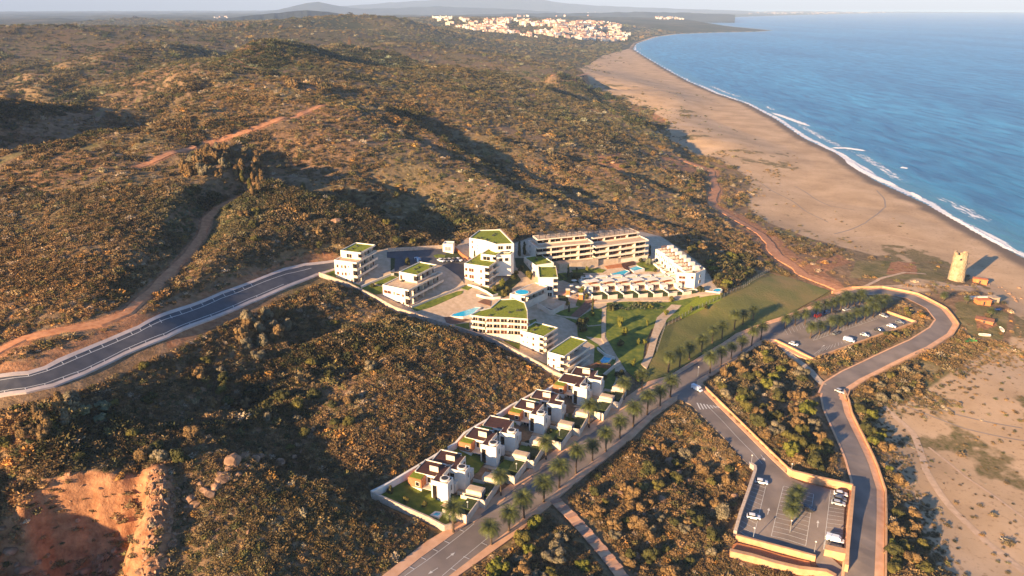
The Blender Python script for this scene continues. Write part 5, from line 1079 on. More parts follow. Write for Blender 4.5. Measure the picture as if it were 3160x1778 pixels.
M['rock'] = noisy('rock', (0.16,0.085,0.045), (0.44,0.26,0.15), 0.8, 0.95)
def rock_mesh(seed, mat='rock'):
    rd = random.Random(seed); bm = bmesh.new(); bmesh.ops.create_icosphere(bm, subdivisions=2, radius=1)
    pl = [Vector((rd.gauss(0, 1), rd.gauss(0, 1), rd.gauss(0, 1))).normalized() for _ in range(9)]
    for v in bm.verts:
        for n in pl:
            d = v.co.dot(n) - rd.uniform(.62, .68)
            if d > 0: v.co -= n * d
        v.co.z *= .75; v.co.x *= 1.2
    me = bpy.data.meshes.new('boulder'); bm.to_mesh(me); bm.free(); me.materials.append(M[mat]); return me
rcol_ = bpy.data.collections.new('rock_shapes')
for k in range(5): rcol_.objects.link(bpy.data.objects.new('rock_shape', rock_mesh(200 + k)))
def scatter(name, X, Y, Z, S, C_, coll, kind='stuff', tilt=.25):
    n = len(X); me = bpy.data.meshes.new(name); me.vertices.add(n); me.vertices.foreach_set('co', np.stack([X, Y, Z], 1).astype(np.float32).ravel())
    a = me.attributes.new('scl', 'FLOAT_VECTOR', 'POINT'); sv_ = np.stack([S * rng.uniform(.8, 1.25, n), S * rng.uniform(.8, 1.25, n), S * rng.uniform(.5, .95, n)], 1); a.data.foreach_set('vector', sv_.astype(np.float32).ravel())
    a = me.attributes.new('rt', 'FLOAT_VECTOR', 'POINT'); a.data.foreach_set('vector', np.stack([rng.uniform(-tilt, tilt, n), rng.uniform(-tilt, tilt, n), rng.uniform(0, 6.28, n)], 1).astype(np.float32).ravel())
    a = me.attributes.new('bcol', 'FLOAT_COLOR', 'POINT'); a.data.foreach_set('color', np.concatenate([C_, np.ones((n, 1))], 1).astype(np.float32).ravel())
    me.update(); o = link(name, me); tag(o, kind=kind)
    g = bpy.data.node_groups.new(name + '_instances', 'GeometryNodeTree'); g.interface.new_socket('Geometry', in_out='INPUT', socket_type='NodeSocketGeometry'); g.interface.new_socket('Geometry', in_out='OUTPUT', socket_type='NodeSocketGeometry')
    N = g.nodes; L = g.links; gi = N.new('NodeGroupInput'); go = N.new('NodeGroupOutput'); ip = N.new('GeometryNodeInstanceOnPoints'); ci = N.new('GeometryNodeCollectionInfo')
    ci.inputs['Collection'].default_value = coll; ci.inputs['Separate Children'].default_value = True; ci.inputs['Reset Children'].default_value = True
    def at(nm, ty):
        q = N.new('GeometryNodeInputNamedAttribute'); q.data_type = ty; q.inputs['Name'].default_value = nm; return q.outputs['Attribute']
    ip.inputs['Pick Instance'].default_value = True
    rv = N.new('FunctionNodeRandomValue'); rv.data_type = 'INT'; rv.inputs[4].default_value = 0; rv.inputs[5].default_value = len(coll.objects) - 1; L.new(rv.outputs[2], ip.inputs['Instance Index'])
    e2r = N.new('FunctionNodeEulerToRotation'); L.new(at('rt', 'FLOAT_VECTOR'), e2r.inputs[0]); L.new(e2r.outputs[0], ip.inputs['Rotation']); L.new(at('scl', 'FLOAT_VECTOR'), ip.inputs['Scale'])
    L.new(gi.outputs[0], ip.inputs['Points']); L.new(ci.outputs[0], ip.inputs['Instance']); L.new(ip.outputs[0], go.inputs[0])
    md = o.modifiers.new('scatter', 'NODES'); md.node_group = g; return o
PAL = np.array([(0.15,0.105,0.05), (0.19,0.13,0.06), (0.24,0.16,0.075), (0.28,0.175,0.08), (0.11,0.10,0.042), (0.16,0.14,0.05), (0.27,0.21,0.105), (0.40,0.22,0.065), (0.075,0.068,0.034), (0.42,0.33,0.22)])
PW = np.array([.19,.21,.19,.12,.08,.06,.06,.03,.03,.03]); PW /= PW.sum()
SHADE_SCRUB = [np.array([gp0(D(*p)) for p in P]) for P in ([(-40,192),(120,185),(222,192),(190,222),(110,252),(0,292),(-40,300)], [(590,192),(640,158),(740,132),(860,140),(1000,156),(1160,184),(950,170),(760,172),(660,205)], [(480,520),(620,440),(760,470),(900,520),(1020,590),(900,605),(760,575),(640,540)],
    [(560,1040),(600,930),(700,880),(900,820),(1010,850),(930,890),(820,960),(740,1050),(650,1110),(560,1120),(380,1160),(200,1180),(60,1190),(100,1090),(300,1080)], [(1030,335),(1100,345),(1290,430),(1300,452),(1160,425)], [(900,280),(1060,285),(1050,305),(910,300)], [(1330,170),(1560,225),(1650,330),(1600,345),(1500,250)], [(1800,640),(1900,650),(1905,690),(1860,735),(1800,720)], [(0,395),(250,345),(450,320),(300,355),(80,395)], [(1140,535),(1290,560),(1280,580),(1150,560)])]  # valleys and bands where hillside shade is put into the scrub colour, plus darker growth
DUNEP = np.array([gp0(D(*p)) for p in ((1790,400),(1880,440),(1900,520),(1980,560),(2200,640),(2330,690),(2150,738),(2040,705),(1930,640),(1850,570),(1790,520),(1760,450))])
def mk_scrub(n, r0, r1, pw, size, name, a0=-44, a1=45):
    """n candidate points, ground density falling as r**-pw"""
    u = rng.uniform(0, 1, n); q = 2 - pw; r = (r0 ** q + u * (r1 ** q - r0 ** q)) ** (1 / q); a = rng.uniform(R(a0), R(a1), n); x, y = r * np.sin(a), r * np.cos(a)
    s = wild(x, y); sd = shore_sd(x, y); A = sdpoly2(x, y, SANDW); z0_ = h0(x, y)
    keep = (s < -1.3) & (sd > 25) & (z0_ > 2.5)
    cl = fbm(x / 30, y / 30, 3, 91); dens_ = .72 + .8 * cl
    dens_ = np.where(A > -4 + 7 * cl, .02 + .5 * sstep(12, 0, A + 10 * cl), dens_)
    dens_ = np.where((A > 0) & (A < 90) & (y > 420), np.maximum(dens_, .5 * sstep(.22, .5, fbm(x / 26, y / 26, 3, 99)) * sstep(90, 20, A)), dens_)
    hs = np.hypot(x - 270, y - 430) < 75; dens_ = np.where(hs, dens_ * .25, dens_)
    dens_ = np.where(sdpoly(x, y, DUNEP) > 0, dens_ * (.2 + .5 * sstep(.0, .3, cl)), dens_)
    for P in GRASSW[:7]: dens_ = np.where(sdpoly(x, y, P) > -1, .04, dens_)
    for P in REDW: dens_ = np.where(sdpoly(x, y, P) > 0, .10, dens_)
    dens_ = np.where(segdist(x, y, HILLPATH)[0] < 3.6, 0, dens_)
    dq = sdpoly(x, y, QUARRY); dens_ = np.where(dq > -1.5, .16, dens_); dens_ = np.where(segdist(x, y, QRIDGE)[0] < 4, .05, dens_)
    lr = B_LINE[1][0]; d, sg = segdist(x, y, lr); dens_ = np.where((sg > 0) & (d < 14) & (y < 420), dens_ * .25, dens_)
    keep &= rng.uniform(0, 1, n) < dens_
    x, y, r, A, cl = x[keep], y[keep], r[keep], A[keep], cl[keep]; z = hN(x, y)
    big = fbm(x / 45, y / 45, 2, 93); S = size(r) * rng.lognormal(0, .32, len(x)) * (1 + .5 * sstep(.1, .5, big)); S = np.where(A > 0, S * .55, S)
    ci = rng.choice(len(PAL), len(x), p=PW); C_ = PAL[ci] * rng.uniform(.75, 1.25, (len(x), 1))
    t1 = fbm(x / 90, y / 90, 3, 95)[:, None]; C_ = C_ * (1 + .35 * t1 * np.array([1, .55, .1])); C_ = C_ * np.where((x > 20) & (y < 330), np.array([[1.15]]).repeat(len(x), 0), 1.0 if False else np.ones(len(x)))[:, :1] if False else C_
    grn = .7 * sstep(0.15, .5, fbm(x / 70, y / 70, 2, 97))[:, None]; C_ = C_ * (1 - grn * .6) + grn * .6 * C_ * np.array([.62, .95, .8])
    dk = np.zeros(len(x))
    for P in SHADE_SCRUB: dk = np.maximum(dk, sstep(-6, 8, sdpoly(x, y, P) + 10 * fbm(x / 20, y / 20, 2, 98)))
    SHADE_PAL = np.array([(0.045,0.052,0.022), (0.065,0.068,0.026), (0.10,0.085,0.034), (0.14,0.10,0.045)])[rng.integers(0, 4, len(x))]; dm = (rng.uniform(0, 1, len(x)) < dk * .7)[:, None]  # dark evergreen tones, also painting the shade of lee slopes and gullies
    C_ = np.where(dm, SHADE_PAL, C_); S = S * (1 + .45 * dk); f_ = sstep(450, 1100, r)[:, None]; C_ = C_ * (1 - f_ + f_ * np.array([.66, .80, .80]))
    C_ = C_ * (.8 + .4 * sstep(-.5, .5, -cl))[:, None]
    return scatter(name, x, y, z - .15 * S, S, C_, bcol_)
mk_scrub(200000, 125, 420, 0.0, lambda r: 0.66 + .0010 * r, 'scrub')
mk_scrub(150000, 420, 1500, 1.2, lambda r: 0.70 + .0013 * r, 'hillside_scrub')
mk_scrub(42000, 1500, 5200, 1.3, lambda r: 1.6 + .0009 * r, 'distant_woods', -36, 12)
# gravel and stones on the slopes
n = 7000; r = rng.uniform(130, 430, n); a = rng.uniform(R(-42), R(42), n); x, y = r * np.sin(a), r * np.cos(a); dq = np.maximum(sdpoly(x, y, QUARRY), 6 - segdist(x, y, QRIDGE)[0])
k = (wild(x, y) < -1) & (shore_sd(x, y) > 20) & (sdpoly2(x, y, SANDW) < -5) & ((rng.uniform(0, 1, n) < .5) | (dq > 0)); x, y = x[k], y[k]
C_ = np.ones((len(x), 3)); scatter('stones', x, y, hN(x, y), rng.lognormal(-1.1, .4, len(x)), C_, rcol_, tilt=3)
qx = rng.uniform(QUARRY and min(p[0] for p in QUARRY), max(p[0] for p in QUARRY) + 10, 6000); qy = rng.uniform(min(p[1] for p in QUARRY), max(p[1] for p in QUARRY), 6000)
dq = sdpoly(qx, qy, QUARRY); d3 = segdist(qx, qy, QRIDGE + np.array([3.0, 0]))[0]; k = (((dq > 5) & (vnoise(qx / 6, qy / 6, 3) > .5)) | (d3 < 5)) & (rng.uniform(0, 1, 6000) < .5); qx, qy = qx[k], qy[k]
scatter('quarry_stones', qx, qy, hN(qx, qy), rng.lognormal(-1.0, .45, len(qx)), np.ones((len(qx), 3)), rcol_, tilt=3)

# boulders one can count
rmesh = [rock_mesh(300 + k) for k in range(6)]
def boulder(px, r_, label, group):
    p = GN(px); o = link('boulder', random.choice(rmesh)); q_ = random.uniform(.55, 1.05); r_ *= q_; o.location = (p[0], p[1], p[2] + r_ * .1); o.scale = (r_ * random.uniform(.8, 1.2), r_, r_ * .85); o.rotation_euler = (0, 0, random.uniform(0, 6.28)); tag(o, label, 'boulder', group)
for k, (x, y, r_) in enumerate(((60,1435,3.2),(215,1435,2.2),(265,1400,1.6),(290,1385,1.6),(30,1385,2.2),(45,1420,1.6),(5,1330,2.0),(195,1440,1.5),(350,1440,1.4),(120,1398,1.2),(300,1397,1.0),(250,1436,1.2),(95,1415,1.4),(330,1395,1.0))):
    boulder(D(x, y), r_, 'rounded pinkish boulder on the reddish quarry floor', 'boulders on the quarry floor')
for x, y, r_ in ((585,1165,2.6),(612,1150,1.8),(640,1160,1.7),(600,1195,1.6),(560,1205,2.2),(543,1228,2.2),(528,1245,1.7),(505,1218,1.4),(480,1255,1.8),(575,1182,1.5),(590,1150,1.3),(622,1172,1.3),(550,1195,1.3),(515,1235,1.3),(655,1150,1.1),(495,1268,1.4),(470,1275,1.2),(700,1165,1.6),(740,1150,1.2)):
    boulder(D(x, y), r_ * 1.25, 'large weathered orange boulder in the scrub right of the quarry', 'boulders right of the quarry')
for x, y, r_ in ((1700,730,1.4),(1750,780,1.3),(1780,800,1.5),(1800,830,1.4),(1840,650,1.2),(1600,640,1.1),(1410,600,1.5),(1385,585,1.2),(1880,800,1.2),(1720,745,1.1),(1815,850,1.2),(1770,770,1.0),(1650,690,1.0),(1550,640,1.0)):
    boulder(cT(x, y), r_, 'pale boulder of the rock line where the headland meets the beach', 'rocks along the foot of the headland')
for x, y, r_ in ((1720,1150,3.0),(1705,1190,2.6),(1685,1165,2.2),(1640,1130,2.0),(1730,1210,2.0),(1600,1400,1.6),(1560,1240,1.6),(1850,1250,1.8),(1665,1260,1.8),(1500,1290,1.4)):
    boulder(D(x, y), r_, 'rough orange boulder among the bushes left of the lower car park', 'boulders left of the lower car park')
for x, y, r_ in ((845,560,2.5),(1230,465,2.0),(1090,375,1.8),(950,560,1.5),(660,560,1.5),(1540,410,2.2),(1400,440,2.0),(1165,545,1.5)):
    boulder(D(x, y), r_ * 1.2, 'pale boulder catching the sun on the scrub hillside behind the complex', 'pale boulders on the hillside')

# trees
def crown_mesh(name, seed, mat, lumps=9, leaves=1500, rx=1.0, rz=1.0, col_=False):
    rd = random.Random(seed); L_ = []
    for k in range(lumps):
        if col_: t = k / (lumps - 1); L_.append((Vector((rd.uniform(-.15, .15), rd.uniform(-.15, .15), .15 + t * 1.7)), .48 * (1 - .6 * t) + .08))
        else:
            a = rd.uniform(0, 6.28); q = rd.uniform(.1, .68) * rx; L_.append((Vector((math.cos(a) * q, math.sin(a) * q, rd.uniform(.35, 1.05) * rz - q * .35)), rd.uniform(.26, .46)))
    V = []; Fc = []
    for k in range(leaves):
        cc, rr_ = L_[k % lumps]; n = Vector((rd.gauss(0, 1), rd.gauss(0, 1), rd.gauss(.25, 1))).normalized(); p = cc + n * rr_ * rd.uniform(.72, 1.08)
        if p.z < .06: continue
        a = n.orthogonal().normalized(); a = (a * math.cos(k) + n.cross(a) * math.sin(k) + n * rd.uniform(-.5, .5)).normalized(); b = n.cross(a); s_ = rd.uniform(.045, .10)
        i0 = len(V); V += [tuple(p - a * s_ - b * s_ * .7), tuple(p + a * s_ - b * s_ * .5), tuple(p + a * s_ * .8 + b * s_ * .8), tuple(p - a * s_ * .7 + b * s_)]; Fc.append((i0, i0 + 1, i0 + 2, i0 + 3))
    for cc, rr_ in L_:      # inner twig mass
        bm = bmesh.new(); bmesh.ops.create_icosphere(bm, subdivisions=1, radius=rr_ * .72); i0 = len(V); V += [tuple(v.co + cc) for v in bm.verts]; Fc += [tuple(i0 + q.index for q in f.verts) for f in bm.faces]; bm.free()
    me = bpy.data.meshes.new(name); me.from_pydata(V, [], Fc); me.materials.append(M[mat]); me.update(); return me
TK = ('leaf_olive', 'leaf_dark', 'leaf_brown', 'leaf_pale', 'leaf_lime', 'leaf_grey')
CR = {k: [crown_mesh('crown', 400 + 10 * i_ + j, k, 9 + 2 * j, 1500) for j in range(3)] for i_, k in enumerate(TK)}
CC = {k: [crown_mesh('crown', 500 + 10 * i_ + j, k, 8, 1300, col_=True) for j in range(2)] for i_, k in enumerate(TK)}
tm = MB().tube([(0, 0, -.3), (.03, 0, .2), (.0, .04, .5), (.05, 0, .8)], [.085, .07, .05, .03]); tm.tube([(.03, 0, .25), (.2, .1, .5), (.35, .15, .7)], [.04, .03, .015], 5); tm.tube([(.02, 0, .3), (-.2, -.1, .55), (-.3, -.2, .8)], [.04, .03, .015], 5); TRUNK = tm.mesh('trunk')
def tree(p, r_, h_, kind, label, cat='tree', group=None, name='tree', columnar=False):
    o = empty(name, p, random.uniform(0, 6.28)); tag(o, label, cat, group); me = random.choice((CC if columnar else CR)[kind])
    c_ = link('crown', me, o); c_.scale = (r_, r_, h_ / (1.85 if columnar else 1.25)); t_ = link('trunk', TRUNK, o); t_.scale = (r_ * .9, r_ * .9, h_ * .8); return o
def trees_in(poly, n, rmin, rmax, kinds, label, group, name='shrub_tree', cat='shrub', columnar=False, hf=(.9, 1.3), conv=D, mind=None):
    P = [conv(*p) for p in poly]; xs = [p[0] for p in P]; ys = [p[1] for p in P]; A = []; tries = 0
    while len(A) < n and tries < 4000:
        tries += 1; u, v = random.uniform(min(xs), max(xs)), random.uniform(min(ys), max(ys))
        if not inpoly(np.array([u]), np.array([v]), P)[0]: continue
        p = GN((u, v)); r_ = random.uniform(rmin, rmax)
        if any(math.hypot(p[0] - a[0], p[1] - a[1]) < (r_ + a[2]) * (mind or .62) for a in A): continue
        if wild(np.array([p[0]]), np.array([p[1]]))[0] > -1.5: continue
        A.append((p[0], p[1], r_)); tree(p, r_, r_ * random.uniform(*hf), random.choice(kinds), label, cat, group, name, columnar)
trees_in([(1790,960),(1850,890),(1960,880),(2040,960),(2080,1040),(2120,1120),(2150,1190),(2030,1190),(1950,1130),(1860,1040)], 52, 2.4, 4.4, ('leaf_brown','leaf_olive','leaf_brown','leaf_pale','leaf_lime','leaf_dark'), 'tall golden brown bush between the avenue and the coast road', 'bushes between the avenue and the coast road')
trees_in([(1500,1060),(1640,1010),(1720,1040),(1800,1150),(1850,1190),(1800,1400),(1700,1449),(1560,1449),(1450,1330),(1440,1180)], 44, 1.7, 3.6, ('leaf_olive','leaf_brown','leaf_dark','leaf_brown','leaf_pale'), 'rounded bush between the stepped path and the lower car park', 'bushes left of the lower car park')
trees_in([(1200,1449),(1260,1330),(1380,1290),(1480,1440),(1500,1500),(1150,1500)], 22, 2.2, 3.8, ('leaf_pale','leaf_brown','leaf_olive','leaf_lime'), 'yellowish bush at the bottom edge between the avenue and the stepped path', 'bushes below the avenue')
trees_in([(2120,1000),(2210,1060),(2270,1240),(2310,1330),(2340,1449),(2210,1449),(2210,1250),(2150,1120),(2110,1010)], 26, 1.8, 3.6, ('leaf_olive','leaf_dark','leaf_lime','leaf_brown'), 'green and orange bush along the seaward side of the coast road', 'bushes seaward of the coast road')
trees_in([(2130,960),(2250,890),(2320,900),(2340,990),(2200,1020)], 16, 1.6, 2.8, ('leaf_brown','leaf_olive','leaf_brown','leaf_pale'), 'low reddish brown bush below the curve of the coast road', 'bushes below the curve of the coast road')
trees_in([(2050,880),(2130,890),(2220,830),(2280,775),(2330,790),(2290,835),(2120,930),(2090,920)], 18, 1.3, 2.3, ('leaf_brown','leaf_olive','leaf_dark'), 'dry bush on the bank between the upper car park and the coast road', 'bushes below the upper car park')
trees_in([(1790,640),(1880,650),(1910,690),(1870,735),(1815,740),(1770,690),(1700,620),(1730,600)], 26, 2.0, 3.6, ('leaf_lime','leaf_brown','leaf_olive','leaf_dark'), 'leafy golden green bush on the slope right of the stepped townhouses', 'bushes right of the townhouses')
trees_in([(455,440),(480,400),(540,370),(620,380),(660,400),(655,440),(560,445)], 34, 2.4, 4.0, ('leaf_brown','leaf_brown','leaf_pale','leaf_brown'), 'tall brown tree in the grove on the hill above the forked track', 'grove on the hill above the track', 'pine_tree', 'tree', False, (1.5, 2.2), mind=.42)
trees_in([(600,450),(640,430),(660,460),(650,500),(610,490)], 9, 2.2, 3.2, ('leaf_brown','leaf_olive'), 'slender tree just below the hilltop grove', 'slender trees below the grove', 'pine_tree', 'tree', True, (1.8, 2.4), mind=.8)
trees_in([(590,820),(660,790),(720,790),(740,850),(640,880),(600,870)], 12, 2.4, 3.8, ('leaf_pale','leaf_brown','leaf_pale'), 'pale straw coloured tree in the hollow below the hill road', 'pale trees below the hill road', 'pale_tree', 'tree', False, (1.3, 1.9), mind=.5)
trees_in([(90,1060),(150,1030),(170,1080),(110,1110)], 5, 2.4, 3.4, ('leaf_brown','leaf_pale'), 'upright brown tree near the left edge, below the hill road', 'upright trees at the left edge', 'upright_tree', 'tree', True, (1.7, 2.3), mind=.8)
trees_in([(200,1030),(260,1020),(290,1060),(220,1090)], 3, 2.4, 3.2, ('leaf_grey',), 'pale silvery green bush below the hill road on the left', 'silvery bushes on the left', mind=.8)
trees_in([(0,980),(500,900),(900,780),(980,850),(900,1100),(600,1200),(300,1180),(0,1200)], 48, 1.8, 3.2, ('leaf_dark','leaf_olive','leaf_brown','leaf_dark','leaf_pale'), 'dark rounded bush on the shaded slope below the hill road', 'dark bushes below the hill road')
trees_in([(550,500),(900,450),(1290,560),(1150,620),(800,640),(600,600)], 26, 2.0, 3.4, ('leaf_dark','leaf_olive','leaf_brown','leaf_dark'), 'dark bush on the hillside above the hill road', 'bushes above the hill road')
trees_in([(430,66),(460,58),(600,62),(700,68),(720,76),(560,72)], 24, 7, 11, ('leaf_dark','leaf_brown'), 'dark tree on the skyline ridge at the far left', 'trees on the skyline ridge', 'ridge_tree', 'tree', False, (.9, 1.3), mind=.5)
trees_in([(1480,400),(1640,380),(1780,470),(1760,500),(1600,460)], 12, 2.2, 3.6, ('leaf_olive','leaf_dark','leaf_brown'), 'mixed bush beside the bend of the beach track', 'bushes beside the beach track')
# garden planting in the complex
GT = 'garden trees among the apartment blocks'
def gtree(px, r_, h_, kind, label, columnar=False, cat='tree'): p = G(px); tree(p, r_, h_, kind, label, cat, GT, 'garden_tree', columnar)
for px, r_, h_, kd, lb, c_ in ((c1(780,1060), 1.3, 2.2, 'leaf_dark', 'small dark tree on the lawn between the two left apartment blocks', 0), (c1(1320,700), 2.0, 3.2, 'leaf_dark', 'dark tree beside the parking court of the left apartment blocks', 0),
        (c2(1300,560), 1.6, 7, 'leaf_dark', 'tall dark cypress against the right wall of the tallest block', 1), (c2(1380,540), 1.8, 6, 'leaf_dark', 'second dark cypress left of the rear terraced block', 1), (c2(590,650), .9, 5, 'leaf_dark', 'slim cypress in front of the tallest block', 1),
        (c2(900,1130), 1.9, 3.2, 'leaf_olive', 'round olive tree left in the central shrubbery', 0), (c2(1040,1040), 2.0, 3.4, 'leaf_lime', 'yellow green tree in the central shrubbery', 0), (c2(1210,930), 1.8, 3, 'leaf_dark', 'dark round tree at the top of the central shrubbery', 0), (c2(1050,1200), 1.9, 3.3, 'leaf_olive', 'olive tree beside the low pavilion', 0),
        (c2(1450,900), 1.9, 3.4, 'leaf_olive', 'tree at the left wall of the square-roofed block', 0), (c2(1330,800), 1.8, 3.2, 'leaf_dark', 'dark tree below the curved path behind the blocks', 0), (c2(2200,950), 3.0, 3.5, 'leaf_dark', 'broad dark tree right of the square-roofed block', 0), (c2(2330,980), 2.2, 3, 'leaf_dark', 'dark tree left of the front terraced houses', 0),
        (c2(2080,900), 1.2, 6, 'leaf_dark', 'cypress at the right corner of the square-roofed block', 1), (c3(440,420), 1.2, 7, 'leaf_dark', 'tall cypress between the two long terraced blocks', 1), (c3(450,560), 1.2, 6, 'leaf_olive', 'lower cypress between the two long terraced blocks', 1),
        (c3(1300,720), 2.2, 4.6, 'leaf_grey', 'bluish green tree in the court beside the turquoise pools', 0), (c3(1400,820), 1.1, 2.4, 'leaf_dark', 'small dark tree at the end of the twin pools', 0), (c3(1310,560), 1.3, 5.5, 'leaf_dark', 'cypress at the top end of the stepped townhouses', 1),
        (c3(2120,1130), 2.4, 3.4, 'leaf_dark', 'round dark tree on the terrace of the end townhouse', 0), (c3(1670,1290), 1.8, 3, 'leaf_olive', 'olive tree below the front terraced houses', 0), (c3(240,1180), 2.2, 3.6, 'leaf_lime', 'light green tree left of the front terraced houses', 0), (c3(300,1250), 1.5, 2.8, 'leaf_olive', 'small tree beside the garden path bridge', 0),
        (c4(2070,400), 1.1, 6.5, 'leaf_dark', 'dark cypress standing at the wooden garden path', 1), (c4(1720,400), .9, 4.5, 'leaf_dark', 'slim cypress on the lawn left of the wooden path', 1), (c4(1690,310), 1.0, 3, 'leaf_olive', 'small shrub beside the cream garden wall', 0), (c4(2340,370), 2.2, 3.2, 'leaf_dark', 'dark palm-like tree on the upper garden lawn', 0),
        (c4(1970,570), 1.6, 3, 'leaf_dark', 'dark tree at the corner of the square lawn', 0), (c4(1880,600), 2.6, 4, 'leaf_dark', 'broad dark tree in the shade of the large corner block', 0), (c4(1930,700), 2.6, 4, 'leaf_dark', 'second broad dark tree in the shade of the large corner block', 0),
        (D(1560,820), 2.0, 5.5, 'leaf_lime', 'tall yellow green tree in the middle of the garden lawn', 0), (D(1572,845), 1.8, 4, 'leaf_lime', 'yellow green shrub below the tall garden tree', 0), (D(1560,870), 2.2, 3, 'leaf_olive', 'dark olive shrub at the bottom of the garden lawn', 0), (D(1490,795), 1.6, 2.6, 'leaf_lime', 'light green shrub beside the square lawn', 0),
        (c5(470,860), 1.2, 2.6, 'leaf_dark', 'small dark tree on the lawn of the lowest villa', 0), (c5(900,590), 1.0, 3.2, 'leaf_dark', 'small dark tree behind the lowest villa', 0), (c5(1250,320), 1.0, 3, 'leaf_dark', 'small dark tree behind the second villa', 0), (c6(230,1010), 1.0, 3, 'leaf_dark', 'small dark tree behind the third villa', 0), (c6(570,790), 1.0, 3, 'leaf_dark', 'small dark tree behind the fourth villa', 0),
        (c6(870,590), 1.0, 3, 'leaf_dark', 'small dark tree behind the fifth villa', 0), (c6(1200,430), 1.0, 3, 'leaf_dark', 'small dark tree behind the sixth villa', 0), (c6(1480,360), 1.8, 3, 'leaf_lime', 'light green bush left of the topmost villa', 0), (c6(2250,180), 2.4, 3.2, 'leaf_dark', 'dark bush on the lawn right of the topmost villa', 0),
        (D(1300,600), 1.6, 3, 'leaf_dark', 'dark bush behind the tallest block', 0), (D(1275,735), 2.0, 3, 'leaf_olive', 'olive tree in front of the tallest block', 0)):
    gtree(px, r_, h_, kd, lb, bool(c_))
for k in range(130):
    for _ in range(30):
        u, v = random.uniform(1440, 2230), random.uniform(700, 1180)
        if inpoly(np.array([u]), np.array([v]), B_COMPLEX)[0]: break
    p = G((u, v)); q = np.array(p[:2])
    if any(math.hypot(q[0] - o_.location.x, q[1] - o_.location.y) < 4 for o_ in col.objects if o_.get('category') in ('swimming pool', 'tree')): continue
    if not any(inpoly(np.array([p[0]]), np.array([p[1]]), LP_)[0] for LP_ in LAWNP): continue
    tree(p, random.uniform(.9, 2.0), random.uniform(1.6, 3.2), random.choice(('leaf_dark', 'leaf_olive', 'leaf_lime')), 'rounded garden shrub growing on the lawns of the complex', 'shrub', 'shrubs on the garden lawns', 'garden_shrub')
def spiky(seed, mat):
    rd = random.Random(seed); V = []; Fc = []
    for k in range(46):
        a = rd.uniform(0, 6.28); e = rd.uniform(.2, 1.4); L_ = rd.uniform(.7, 1.1); d = Vector((math.cos(a) * math.cos(e), math.sin(a) * math.cos(e), math.sin(e))); s_ = d.cross(Vector((0, 0, 1))).normalized() * .07; i0 = len(V)
        V += [tuple(-s_), tuple(s_), tuple(d * L_ * .6 + s_ * .9), tuple(d * L_), tuple(d * L_ * .6 - s_ * .9)]; Fc.append((i0, i0+1, i0+2, i0+3, i0+4))
    me = bpy.data.meshes.new('leaves'); me.from_pydata(V, [], Fc); me.materials.append(M[mat]); return me
ag = [spiky(k, 'leaf_grey') for k in range(3)]
for k in range(60):
    x = random.uniform(690, 1500); y = random.uniform(1335, 1440) + (x - 690) * -.03; p = G(c3(x, y)); r_ = random.uniform(.9, 1.5); o = link('agave', random.choice(ag)); o.location = p; o.scale = (r_, r_, r_ * .9); o.rotation_euler = (0, 0, random.uniform(0, 6)); tag(o, 'pale spiky agave in the planted bed of the upper garden', 'agave', 'agaves in the garden bed')

for k, px in enumerate((c5(1330,960), c5(1620,900), c6(640,1330), c6(1010,1120), c6(1290,960), c6(1580,770), c6(1900,620), c6(2150,470), c5(700,1000), c5(950,1060))):
    p = G(px); tree(p, random.uniform(1.0, 1.7), random.uniform(1.8, 3), random.choice(('leaf_dark', 'leaf_olive')), 'dark shrub in a front garden of the villa row', 'shrub', 'shrubs in the villa gardens', 'garden_shrub')
# palms
ORD = ['first','second','third','fourth','fifth','sixth','seventh','eighth','ninth','tenth','eleventh','twelfth','thirteenth','fourteenth']
def palm_meshes(seed, h_, nf=44, fl=2.9):
    rd = random.Random(seed); t = MB(); pts = []; rad = []
    lx, ly = rd.uniform(-.35, .35), rd.uniform(-.35, .35)
    for k in range(9): q = k / 8; pts.append((lx * q * q, ly * q * q, -.3 + (h_ + .3) * q)); rad.append(.30 - .10 * q + (.1 if k == 0 else 0) + (.06 if k == 8 else 0))
    t.tube(pts, rad, 9, 'trunk'); c_ = MB(); top = Vector((lx, ly, h_)); kf = c_.mi('frond')
    for k in range(nf):
        a = k * 2.399 + rd.uniform(-.2, .2); q = k / nf; e0 = 1.35 - 1.75 * q + rd.uniform(-.12, .12); L_ = fl * rd.uniform(.85, 1.08); n = 7; p = top.copy(); e = e0; sp_ = []
        for j in range(n + 1):
            d = Vector((math.cos(a) * math.cos(e), math.sin(a) * math.cos(e), math.sin(e))); sp_.append((p.copy(), d)); p = p + d * L_ / n; e -= .20 + .05 * j * .5
        side = Vector((-math.sin(a), math.cos(a), 0))
        for j in range(n):
            (p0, d0), (p1, d1) = sp_[j], sp_[j + 1]
            for s_ in (-1, 1):
                for h2 in (0, .5):
                    b0 = p0.lerp(p1, h2); b1 = p0.lerp(p1, h2 + .3); wl_ = .82 * math.sin(math.pi * min(1, (j + h2 + 1.2) / (n + 1.3))) + .08
                    tip = b1 + side * s_ * wl_ + d0 * .28 - Vector((0, 0, .22 * wl_)); i0 = len(c_.v); c_.v += [tuple(b0), tuple(b1), tuple(tip)]; c_.f.append((i0, i0 + 1, i0 + 2)); c_.m.append(kf)
    bs = MB(); bs.cyl(lx, ly, .5, h_ - .7, h_ + .15, 9, 'frond', .7); i0 = len(c_.v); c_.v += bs.v; c_.f += [tuple(i0 + a for a in f) for f in bs.f]; c_.m += [kf] * len(bs.f)
    return t.mesh('trunk', True), c_.mesh('crown')
PMT = [palm_meshes(600 + k, 5.7 + .6 * k, 66, 3.8) for k in range(4)]; PMS = [palm_meshes(620 + k, 4.2 + .4 * k, 52, 3.4) for k in range(3)]
